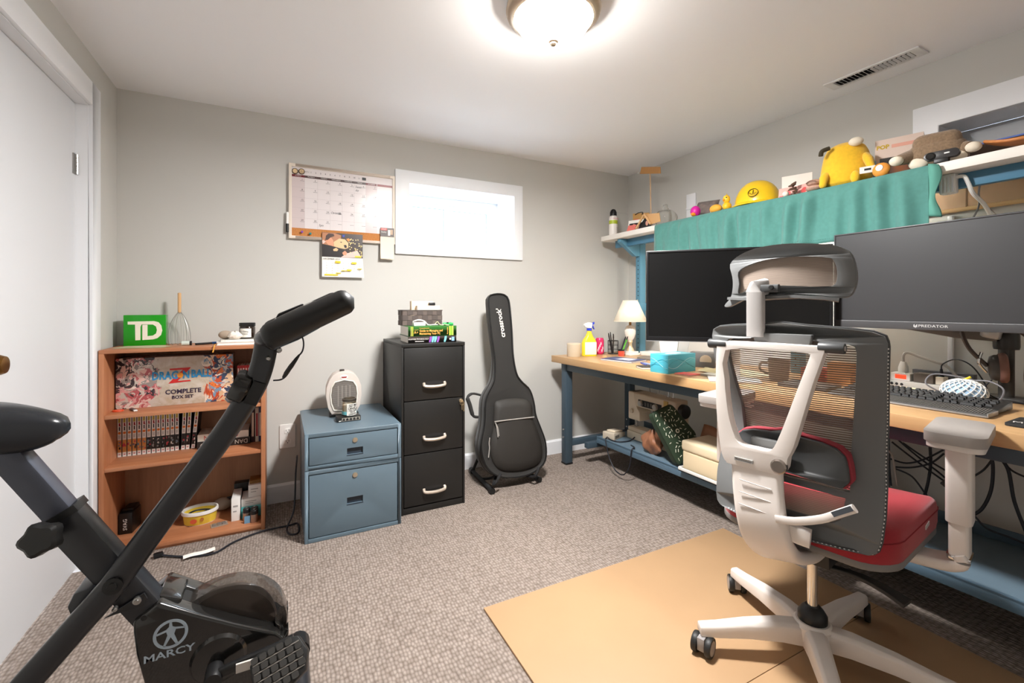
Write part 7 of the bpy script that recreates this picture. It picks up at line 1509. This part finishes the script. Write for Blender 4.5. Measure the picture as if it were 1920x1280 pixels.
# white clamp lamp end with white cable by the cloth
c = ox(1775, 340, 2.289)
t = thing('cable_bracket', 'white ribbed plastic bracket with white cable under the shelf end', 'bracket', (2.289, c.y, SHT-.0365))
p = MB(); p.box(-.018, -.03, -.075, .018, .018, 0); hb_ = obj('body', p, WHITE, t, bevel=.006)
for k in range(4): p = MB(); p.box(-.021, -.026+k*.011, -.07, -.017, -.020+k*.011, -.012); obj('rib', p, TRIM, hb_, bevel=.001)
p = MB(); p.tube(smooth_path([(0, -.028, -.014), (.002, -.050, -.018), (.006, -.060, -.045), (.03, -.066, -.082), (.10, -.076, -.12), (.16, -.08, -.18), (.17, -.08, -.27)], 6), .007, 9); obj('white_cable', p, WHITE, t); p = MB(); p.tube(smooth_path([(.10, -.076, -.12), (.16, -.097, -.17), (.17, -.10, -.27)], 5), .0016, 6); obj('thin_cable', p, M('cable_grey'), t)
clampz = lambda v: Vector((v.x, v.y, min(v.z, SHT-.042)))
t = MB(); t.tube(smooth_path([clampz(ox(1846, 322, 2.50)), ox(1838, 345, 2.50), ox(1835, 362, 2.50), ox(1836, 380, 2.50), ox(1832, 395, 2.50), ox(1825, 408, 2.50), ox(1822, 420, 2.50)], 5), .0035, 7); o = obj('thin_wire', t, M('cable_grey2'), None); tag(o, 'thin dark wire hanging below the shelf above the monitor', 'wire')

for o in [o for o in bpy.data.objects if o not in before_shelf and o.parent is None and o.location.length > .1 and not o.name.startswith('cable_bracket')]: 
    o.scale = (.98 if o.name.startswith('hard_hat') else 1.075,)*3
    if o.location.y > 2.23 or o.location.y < .79 or o.location.x > 2.37: o.location.z -= .0022
# ================================================================ floor boards under the chair
hb1 = M('hardboard', (176, 143, 108), .5, var=.04, vs=3); hb2 = M('hardboard_edge', (176, 130, 84), .7)
for i, (y0, y1, lb) in enumerate(((.858, 1.512, 'tan hardboard sheet on the carpet in front of the sewing machine end'), (.20, .856, 'tan hardboard sheet on the carpet continuing under the chair wheels'))):
    t = thing('floor_board', lb, 'floor board', (1.31, (y0+y1)/2, 0)); p = MB(); p.box(-.65, -(y1-y0)/2, .0, .65, (y1-y0)/2, .0085); obj('sheet', p, hb1, t, bevel=.001)
FB = .0085
# ================================================================ mesh office chair
E_ = Vector((.978, .21, 0)).normalized(); Lf = Vector((-E_.y, E_.x, 0)); HUB = Vector((1.482, .823, FB))
ch = thing('office_chair', 'white and grey mesh office chair with headrest and red seat', 'office chair', HUB, math.atan2(E_.y, E_.x))
white = M('chair_white', (222, 214, 208), .35, spec=.5); grey = M('chair_grey', (104, 105, 105), .45); dgrey = M('chair_dark', (66, 67, 68), .45)
net = meshcloth('chair_net', (186, 166, 148), 50, .30, 'Z'); net2 = meshcloth('chair_net_fine', (180, 162, 148), 72, .62, 'Z', (120, 104, 92))
def tr(px_, py_, f):
    """pixel -> (left, up) on the curved sheet x = f(left, up) in chair space"""
    d = ray(px_, py_); y = z = 0.; x = f(0, .8)
    for _ in range(8):
        k = ((HUB-CC).dot(E_)+x)/d.dot(E_); P = CC+d*k-HUB; y = P.dot(Lf); z = P.z; x = f(y, z)
    return (y, z)
backx = lambda y, z: -.250+.95*y*y+.075*math.exp(-((z-.74)/.15)**2)
def T6(l): return [tr(1260+a/2.782, 820+e/2.782, backx) for a, e in l]
def T5(l): return [tr(1300+a/4.2675, 600+e/4.2675, backx) for a, e in l]
def sm2(pts, n=3): return [(q.x, q.y) for q in smooth_path([(a, e, 0) for a, e in pts], n, True)]
def sheet(mb, loops, f, th): return mb.slab(loops, lambda u, v: (f(u, v), u, v), lambda u, v: (f(u, v)+th, u, v))
# back frame: mirror the clearly seen right half about the chair's centre line
cyl = lambda l: l
rt_out = T5([(500, 15), (900, 45), (1240, 72), (1430, 95), (1530, 130), (1553, 190), (1548, 420), (1545, 800), (1532, 1180)])+T6([(1112, 260), (1104, 420), (1085, 560), (1066, 606), (1030, 618), (880, 585), (720, 545)])
rt_in = T5([(667, 138), (900, 160), (1150, 190), (1240, 196), (1290, 215), (1304, 265), (1300, 420), (1290, 600), (1278, 800), (1262, 1050)])+T6([(930, 230), (924, 285)])
lc = 0.0
def mirror(pts): return [(2*lc-a, e) for a, e in reversed(pts)]
for k in range(len(rt_out)): pass
top = rt_out[0]
outer = [(min(a, -.0) if False else a, e) for a, e in rt_out]
outer = [(lc, outer[0][1])]+[q for q in outer if q[0] < -.01]; outer_b = outer[-1]
loop_out = outer+[(lc, outer_b[1]-.004)]+mirror([q for q in outer if q[0] < -.01])
zc_ = rt_in[-1][1]; inn = [(lc, rt_in[0][1]-.004)]+[q for q in rt_in if q[0] < -.01]
loop_in = inn+[(lc, inn[-1][1]+.002)]+mirror([q for q in inn if q[0] < -.01])
inx = min(q[0] for q in inn[-3:])
lz1 = T6([(900, 318)])[0][1]; lz0 = T6([(900, 462)])[0][1]
ll = [(inx+.006, lz1), (inx+.012, lz0+.012), (inx+.03, lz0), (-inx-.03, lz0), (-inx-.012, lz0+.012), (-inx-.006, lz1)]
p = MB(); sheet(p, [loop_out, loop_in, ll], backx, .022); bf = obj('back_frame', p, grey, ch, bevel=.004)
p = MB(); tb = T5([(310, 118), (345, 182), (655, 205), (672, 135)]); zz = min(q[1] for q in tb); p.prism([(.075, zz+.035), (.068, zz), (-.068, zz), (-.075, zz+.035)], 'x', backx(0, .95)-.014, backx(0, .95)+.01); obj('top_tab', p, grey, bf, bevel=.003)
p = MB(); p.prism([(.03, zz+.002), (.026, zz-.012), (-.026, zz-.012), (-.03, zz+.002)], 'x', backx(0, .95)-.010, backx(0, .95)+.006); obj('tab_clip', p, BLACK, bf, bevel=.001)
p = MB(); pts = [(backx(q[0], q[1])+.012, q[0], q[1]) for q in loop_out]; pts = resample([Vector(a) for a in pts], 150); p.tube(pts, .0045, 6, closed=True); obj('edge_cord', p, dgrey, bf)
st_ = MB()
for k in range(0, 420):
    q = resample(pts, 420)[k] if k == 0 else None
    if k == 0: cache_pts = resample(pts, 420)
    c0 = cache_pts[k]
    if c0.z > top[1]-.05 or k % 2: continue
    d_ = (cache_pts[(k+1) % 420]-c0); st_.rod(c0+Vector((-.0045, 0, 0)), c0+d_*.8+Vector((-.0045, 0, 0)), .0022, 4)
so_ = obj('stitching', st_, M('stitch_white', (222, 220, 216), .6), bf); so_['kind'] = 'stuff'
def netpanel(name, loop, f, mat, dx):
    zs = sorted(set(e for _, e in loop)); z0, z1 = zs[0], zs[-1]; rows = []
    N = 28
    for k in range(N+1):
        z = z0+.001+(z1-z0-.002)*k/N; xs_ = []
        for i in range(len(loop)):
            a, c = loop[i], loop[(i+1) % len(loop)]
            if (a[1]-z)*(c[1]-z) < 0: xs_.append(a[0]+(c[0]-a[0])*(z-a[1])/(c[1]-a[1]))
        if len(xs_) >= 2: rows.append((z, min(xs_)-.003, max(xs_)+.003))
    p = MB(); m_ = 10; vs = [(f(a+(c-a)*j/m_, z)+dx, a+(c-a)*j/m_, z) for z, a, c in rows for j in range(m_+1)]
    p.add(vs, [(i*(m_+1)+j, i*(m_+1)+j+1, (i+1)*(m_+1)+j+1, (i+1)*(m_+1)+j) for i in range(len(rows)-1) for j in range(m_)])
    return obj(name, p, mat, ch, smooth=80)
netpanel('back_mesh', loop_in, backx, net, .012); netpanel('lower_mesh', ll, backx, net2, .012)
# white Y bracket behind the net
brx = lambda y, z: -.292+.01*max(0, z-.8)*4
def TB(l): return [tr(1300+a/4.2675, 600+e/4.2675, brx) for a, e in l]
yo = TB([(190, 185), (230, 168), (500, 178), (900, 205), (1030, 215), (1045, 262), (960, 500), (870, 790), (800, 1020), (752, 1110), (740, 1190), (690, 1245), (620, 1225), (300, 1150), (262, 1130), (236, 1090), (214, 1000), (192, 800), (181, 600), (180, 380)])
yi = TB([(256, 240), (600, 238), (880, 262), (925, 275), (930, 300), (830, 560), (740, 800), (665, 980), (632, 1030), (590, 1050), (480, 1025), (400, 1005), (350, 970), (320, 900), (285, 780), (262, 620), (250, 470)])
p = MB(); sheet(p, [sm2(yo, 2), sm2(yi, 2)], brx, .032); yb_o = obj('back_bracket', p, white, ch, bevel=.006, seg=3)
for pc, rr_, nm in (((685, 1170), .020, 'pivot_cap'),):
    c = TB([pc])[0]; p = MB(); p.lathe([(.0, -.006), (rr_*.8, -.006), (rr_, -.003), (rr_, .01)], 28, (brx(*c)-.002, c[0], c[1]), 'x'); obj(nm, p, M('cap_chrome', (150, 140, 132), .2, .8), yb_o)
for a, s_ in (((1095, 225), 1), ((185, 190), -1)):
    c = TB([a])[0]; p = MB(); x_ = brx(*c)+.012; p.lathe([(.013, -.028), (.014, -.026), (.014, .026), (.013, .028)], 18, (x_, c[0], c[1]), 'y'); bo_ = obj('pivot_bolt', p, dgrey, yb_o); p = MB(); p.lathe([(0, -.0315), (.006, -.031), (.007, -.027)], 14, (x_, c[0], c[1]), 'y'); obj('screw', p, STEEL, bo_)
na, nb2 = TB([(338, 1100)])[0], TB([(478, 1140)])[0]
p = MB(); p.prism([(na[0]+.002, na[1]+.004), (nb2[0], nb2[1]+.006), (nb2[0], nb2[1]-.004), (na[0]+.002, na[1]-.006)], 'x', -.2955, -.2915, holes=[[(na[0], na[1]+.0025), (na[0], na[1]-.0045), (nb2[0]+.002, nb2[1]-.0025), (nb2[0]+.002, nb2[1]+.0045)]]); obj('name_plate', p, M('print_grey'), yb_o, smooth=0)
mid = ((na[0]+nb2[0])/2, (na[1]+nb2[1])/2); lettering('Autonomous', .0085, M('plate_ink', (90, 86, 84), .5), yb_o, (-.2950, mid[0], mid[1]), (0, nb2[0]-na[0], nb2[1]-na[1]), (0, 0, 1))
# spine sweeping down and under the seat
cc = TB([(480, 1200)])[0]; cw_ = .060
sp_path = smooth_path([(-.270, cc[0], cc[1]+.01), (-.277, cc[0]*.9, cc[1]-.06), (-.283, cc[0]*.7, cc[1]-.13), (-.268, cc[0]*.5, cc[1]-.195), (-.215, cc[0]*.3, cc[1]-.245), (-.13, cc[0]*.1, cc[1]-.27), (-.03, 0, cc[1]-.272)], 5)
p = MB(); p.sweep(sp_path, rrect(.136, .034, .014, 3), up=(-1, 0, -.25), scales=[(1, 1)]*16+[(1-.012*k, 1) for k in range(len(sp_path)-16)]); sp_o = obj('spine', p, white, ch, smooth=40)
for k in range(3): z = cc[1]-.035-k*.034; x_ = -.2955-.002*k; p = MB(); p.tube([(x_, cc[0]*.9+.042, z), (x_-.0006, cc[0]*.9, z-.002), (x_, cc[0]*.9-.042, z-.004)], .0014, 5); obj('groove', p, M('groove_grey', (178, 168, 162), .5), sp_o)
# recline lever with label
def CL(px_, py_, x): 
    d = ray(px_, py_); k = ((HUB-CC).dot(E_)+x)/d.dot(E_); P = CC+d*k-HUB; return Vector((x, P.dot(Lf), P.z))
lv = [CL(1455, 972, -.300), CL(1490, 977, -.302), CL(1540, 973, -.305), CL(1575, 962, -.31), CL(1603, 953, -.312)]
p = MB(); p.sweep(smooth_path(lv, 4), rrect(.012, .020, .004, 2)); l_o = obj('recline_lever', p, white, ch, smooth=40)
p = MB(); a, c = lv[3].lerp(lv[2], .35)+Vector((-.007, 0, .004)), lv[4].lerp(lv[3], .15)+Vector((-.007, 0, .004)); p.sweep([a, c], [(-.001, -.006), (.001, -.006), (.001, .006), (-.001, .006)]); obj('lever_label', p, M('label_dark', (70, 76, 84), .4), l_o, smooth=0)
# lower white cross piece joining the back frame
p = MB(); p.sweep([CL(1458, 985, -.262), CL(1500, 1003, -.262), CL(1520, 1010, -.258)], rrect(.03, .045, .006, 2)); obj('frame_bracket', p, white, ch, smooth=40)
# lumbar pad in front of the net
lbx = lambda y, z: backx(y, z)-.056
def TL_(l): return [tr(1300+a/4.2675, 600+e/4.2675, lbx) for a, e in l]
lt = TL_([(850, 940), (1020, 985), (1140, 1035), (1210, 1100), (1235, 1200)])+[tr(1592, 905, lbx), tr(1578, 918, lbx)]
hlf = [(min(q[0], -.005), q[1]) for q in lt]; zb0 = hlf[-1][1]
half = [(0, hlf[0][1]+.012)]+hlf+[(0, zb0+.012)]
lum = half+[( -a, e) for a, e in reversed(half[1:-1])]
p = MB(); sheet(p, [lum], lbx, .018); obj('lumbar_shell', p, dgrey, ch, bevel=.006)
p = MB(); lum2 = [(a*1.03, (e-zb0)*1.06+zb0-.003) for a, e in lum]; sheet(p, [lum2], lambda u, v: lbx(u, v)+.016, .034); obj('lumbar_cushion', p, M('cushion_maroon', (150, 52, 62), .85, var=.1, vs=150), ch, bevel=.008, seg=3)
p = MB(); p.cbox((lbx(0, zb0+.06)-.006, .03, zb0+.065), (.02, .10, .05)); obj('lumbar_mount', p, grey, ch, bevel=.004)
# headrest
hrx = lambda y, z: -.222+1.3*y*y
def TH_(l): return [tr(1300+a/4.8, 440+e/4.8, hrx) for a, e in l]
ho = TH_([(330, 265), (420, 182), (560, 122), (750, 87), (950, 76), (1200, 86), (1330, 112), (1415, 170), (1455, 290), (1465, 400), (1440, 500), (1392, 556), (1300, 568), (1150, 545), (900, 530), (650, 540), (480, 572), (320, 648), (280, 636), (335, 565), (354, 470), (350, 380)])
hi = TH_([(405, 335), (500, 272), (650, 226), (850, 200), (1050, 195), (1215, 206), (1268, 240), (1294, 330), (1286, 425), (1245, 462), (1180, 470), (1000, 464), (800, 456), (620, 470), (500, 492), (405, 530), (412, 440)])
p = MB(); sheet(p, [sm2(ho, 3), sm2(hi, 3)], hrx, .020); hr = obj('headrest_frame', p, grey, ch, bevel=.004)
netpanel('headrest_mesh', sm2(hi, 3), hrx, net2, .012)
lip = TH_([(345, 555), (480, 560), (650, 548), (900, 535), (1150, 548), (1290, 566)]); p = MB(); p.sweep([(hrx(a, e)+.02, a, e-.006) for a, e in lip], [(-.03, -.006), (.03, -.004), (.03, .004), (-.03, .006)]); obj('headrest_lip', p, grey, hr, smooth=40)
pb_ = TH_([(560, 480), (560, 900)]); p = MB(); x_ = -.250
a = tr(1417, 545, lambda y, z: -.25); c = tr(1417, 618, lambda y, z: -.25)
p.sweep([(x_, a[0], a[1]-.004), (x_, c[0], c[1]-.02)], rrect(.046, .026, .006, 2), up=(1, 0, 0)); ps_ = obj('headrest_post', p, M('chair_light_grey', (168, 164, 162), .4), ch, smooth=40)
p = MB(); p.sweep([(x_, a[0]+.002, a[1]-.010), (x_+.006, a[0]+.0, a[1]+.006), (hrx(0, 1)+.004, a[0]-.015, a[1]+.012)], rrect(.05, .026, .008, 2), up=(1, 0, .3)); obj('headrest_neck', p, M('chair_light_grey'), ch, smooth=40)
k_ = tr(1449, 539, lambda y, z: -.245); p = MB(); p.sweep([(-.245, k_[0]+.03, k_[1]-.002), (-.245, k_[0]-.016, k_[1]-.002)], rrect(.018, .022, .005, 2), up=(0, 0, 1)); hj = obj('headrest_hinge', p, dgrey, ch, smooth=40); p = MB(); p.lathe([(0, -.004), (.006, -.0035), (.007, 0)], 14, (-.256, k_[0], k_[1]), 'x'); obj('screw', p, BLACK, hj)
# seat
redf = M('seat_red', (152, 28, 40), .85, var=.06, vs=160, bump=.15, bs=900, sheen=.2)
seat_o = [(a, e) for a, e in rrect(.50, .515, .09, 6)]
p = MB(); z0, z1 = .432, .512
def seatz(u, v): return z1+.012*(abs(v)/.25)**2-.03*max(0, (u-.14)/.11)**2
rings = []
for sc_, zf in ((.985, 0), (1.0, .25), (1.0, .62), (.985, .86), (.95, .97), (.80, 1.0), (.45, .985)):
    rings.append([(.075+u*sc_, v*sc_*(.86+.14*min(1, (u+.25)/.25)), z0+(seatz(u*sc_, v*sc_)-z0)*zf) for u, v in seat_o])
n = len(seat_o); p.add([q for r in rings for q in r], [(i*n+k, i*n+(k+1) % n, (i+1)*n+(k+1) % n, (i+1)*n+k) for i in range(len(rings)-1) for k in range(n)]+[tuple(range(n-1, -1, -1)), tuple((len(rings)-1)*n+k for k in range(n))]); sc_o = obj('seat_cushion', p, redf, ch, smooth=70)
p = MB(); p.tube([(.075+u*1.0, v*(.86+.14*min(1, (u+.25)/.25)), z0+.057) for u, v in seat_o], .0018, 5, closed=True); obj('seam', p, M('seam_red', (128, 24, 34), .9), sc_o)
p = MB(); p.cbox((.07, -.2575, z0+.06), (.05, .002, .010)); obj('seat_tag', p, M('tag_silver', (190, 184, 180), .3, .5), sc_o)
p = MB(); p.prism([(.075+u*.99, v*.99*(.86+.14*min(1, (u+.25)/.25))) for u, v in seat_o], 'z', .414, z0+.002); obj('seat_pan', p, M('pan_grey', (120, 116, 114), .5), ch, bevel=.006)
p = MB(); p.box(-.07, -.065, .326, .10, .065, .415); obj('tilt_mechanism', p, M('mech_black', (36, 36, 37), .5), ch, bevel=.008)
p = MB(); p.sweep(smooth_path([CL(1552, 1062, 0), CL(1605, 1078, 0), CL(1655, 1102, -.01), CL(1702, 1132, -.02)], 4), rrect(.05, .012, .004, 2), up=(0, 0, 1), scales=[(.5, 1)]*4+[(.5+.06*k, 1) for k in range(9)]); obj('height_lever', p, M('mech_black'), ch, smooth=40)
# gas lift and five-star base
p = MB(); p.lathe([(.0145, .10), (.0145, .36)], 24); obj('gas_lift', p, CHROME, ch)
p = MB(); p.lathe([(.036, .112), (.040, .118), (.040, .142), (.030, .158), (.020, .168), (.015, .168)], 28); obj('collar', p, BLACK, ch)
p = MB(); p.lathe([(0, .062), (.046, .062), (.056, .075), (.056, .112), (.046, .122), (0, .124)], 30); obj('base_hub', p, white, ch)
RB = .335; wl = [Vector((1.155, 1.013, 0)), Vector((1.526, 1.135, 0)), Vector((1.794, .803, 0))]
a0 = [math.atan2((q-HUB).dot(Lf), (q-HUB).dot(E_)) for q in wl]
base_a = sum(((a-(-k)*2*PI/5+PI) % (2*PI)-PI) for k, a in enumerate(a0))
def wrap(v): return (v+PI) % (2*PI)-PI
ref = a0[0]; base_a = ref+sum(wrap(a+k*2*PI/5-ref) for k, a in enumerate(a0))/3
for k in range(5):
    an = base_a-k*2*PI/5; d_ = Vector((math.cos(an), math.sin(an), 0))
    p = MB(); p.sweep([d_*.03+Vector((0, 0, .088)), d_*.10+Vector((0, 0, .094)), d_*.20+Vector((0, 0, .090)), d_*.29+Vector((0, 0, .080)), d_*.345+Vector((0, 0, .077))], [(-.030, -.030), (.030, -.030), (.026, .016), (.016, .026), (-.016, .026), (-.026, .016)], scales=[(1.15, 1.05), (1, 1), (.86, .82), (.74, .66), (.66, .56)]); lg = obj('base_leg', p, white, ch, smooth=35, bevel=.003)
    sw_ = an+[.9, -.5, .4, 1.2, -.8][k]; wd_ = Vector((math.cos(sw_), math.sin(sw_), 0)); c = d_*.328+wd_*.012; sd = Vector((-wd_.y, wd_.x, 0))
    p = MB(); p.rod(d_*.328+Vector((0, 0, .04)), d_*.328+Vector((0, 0, .078)), .006, 10); p.cbox(c+Vector((0, 0, .040)), (.046, .022, .040), rotz(sw_)); cs = obj('caster_fork', p, M('caster_grey', (150, 146, 146), .4), ch, bevel=.004)
    for s_ in (-1, 1):
        p = MB(); q = c+sd*(.021*s_)+Vector((0, 0, .0305)); ax = sd; a1 = Vector((0, 0, 1)); a2 = wd_
        prof = [(.024, -.0085), (.029, -.0085), (.0305, -.004), (.0305, .004), (.029, .0085), (.024, .0085)]
        p.add([q+ax*h_+(a1*math.cos(2*PI*j/26)+a2*math.sin(2*PI*j/26))*r_ for r_, h_ in prof for j in range(26)], [(i*26+j, i*26+(j+1) % 26, (i+1)*26+(j+1) % 26, (i+1)*26+j) for i in range(5) for j in range(26)]+[tuple(range(25, -1, -1)), tuple(130+j for j in range(26))]); wo = obj('caster_wheel', p, M('caster_black', (30, 30, 30), .5), cs)
        p = MB(); p.add([q+ax*(s_*.0092)+(a1*math.cos(2*PI*j/24)+a2*math.sin(2*PI*j/24))*.0215 for j in range(24)]+[q+ax*(s_*.006)+(a1*math.cos(2*PI*j/24)+a2*math.sin(2*PI*j/24))*.0225 for j in range(24)], [tuple(range(24)), tuple(range(47, 23, -1))]+[(j, (j+1) % 24, 24+(j+1) % 24, 24+j) for j in range(24)]); obj('wheel_cap', p, M('cap_grey', (158, 152, 148), .4), cs)
# armrests
for s_ in (1, -1):
    y_ = .318*s_; fx_ = .112
    p = MB(); p.sweep(smooth_path([(fx_-.02, .12*s_, .392), (fx_-.01, .22*s_, .388), (fx_, .29*s_, .392), (fx_, .325*s_, .408), (fx_, y_, .43)], 5), rrect(.085, .030, .010, 3), up=(0, -.3*s_, 1)); a_o = obj('arm_bracket', p, white, ch, smooth=45)
    p = MB(); p.prism(rrect(.066, .042, .010, 3, fx_, y_), 'z', .415, .56); obj('arm_column', p, white, a_o, bevel=.002)
    p = MB(); p.prism(rrect(.074, .050, .012, 3, fx_, y_), 'z', .415, .427); obj('arm_ring', p, CHROME, a_o, bevel=.002)
    p = MB(); p.prism(rrect(.078, .054, .014, 3, fx_, y_), 'z', .515, .732); obj('arm_sleeve', p, white, a_o, bevel=.002)
    p = MB(); p.prism(rrect(.245, .112, .028, 5, fx_+.0, y_), 'z', .730, .746); obj('arm_plate', p, white, a_o, bevel=.004)
    p = MB(); p.prism(rrect(.258, .122, .034, 6, fx_+.0, y_), 'z', .745, .772); obj('arm_pad', p, M('pad_grey', (156, 149, 144), .5), a_o, bevel=.009, seg=3)
    p = MB(); p.box(fx_+.03, y_-.065*s_-.008, .722, fx_+.06, y_-.04*s_+.008, .731); obj('arm_button', p, white, a_o, bevel=.002)
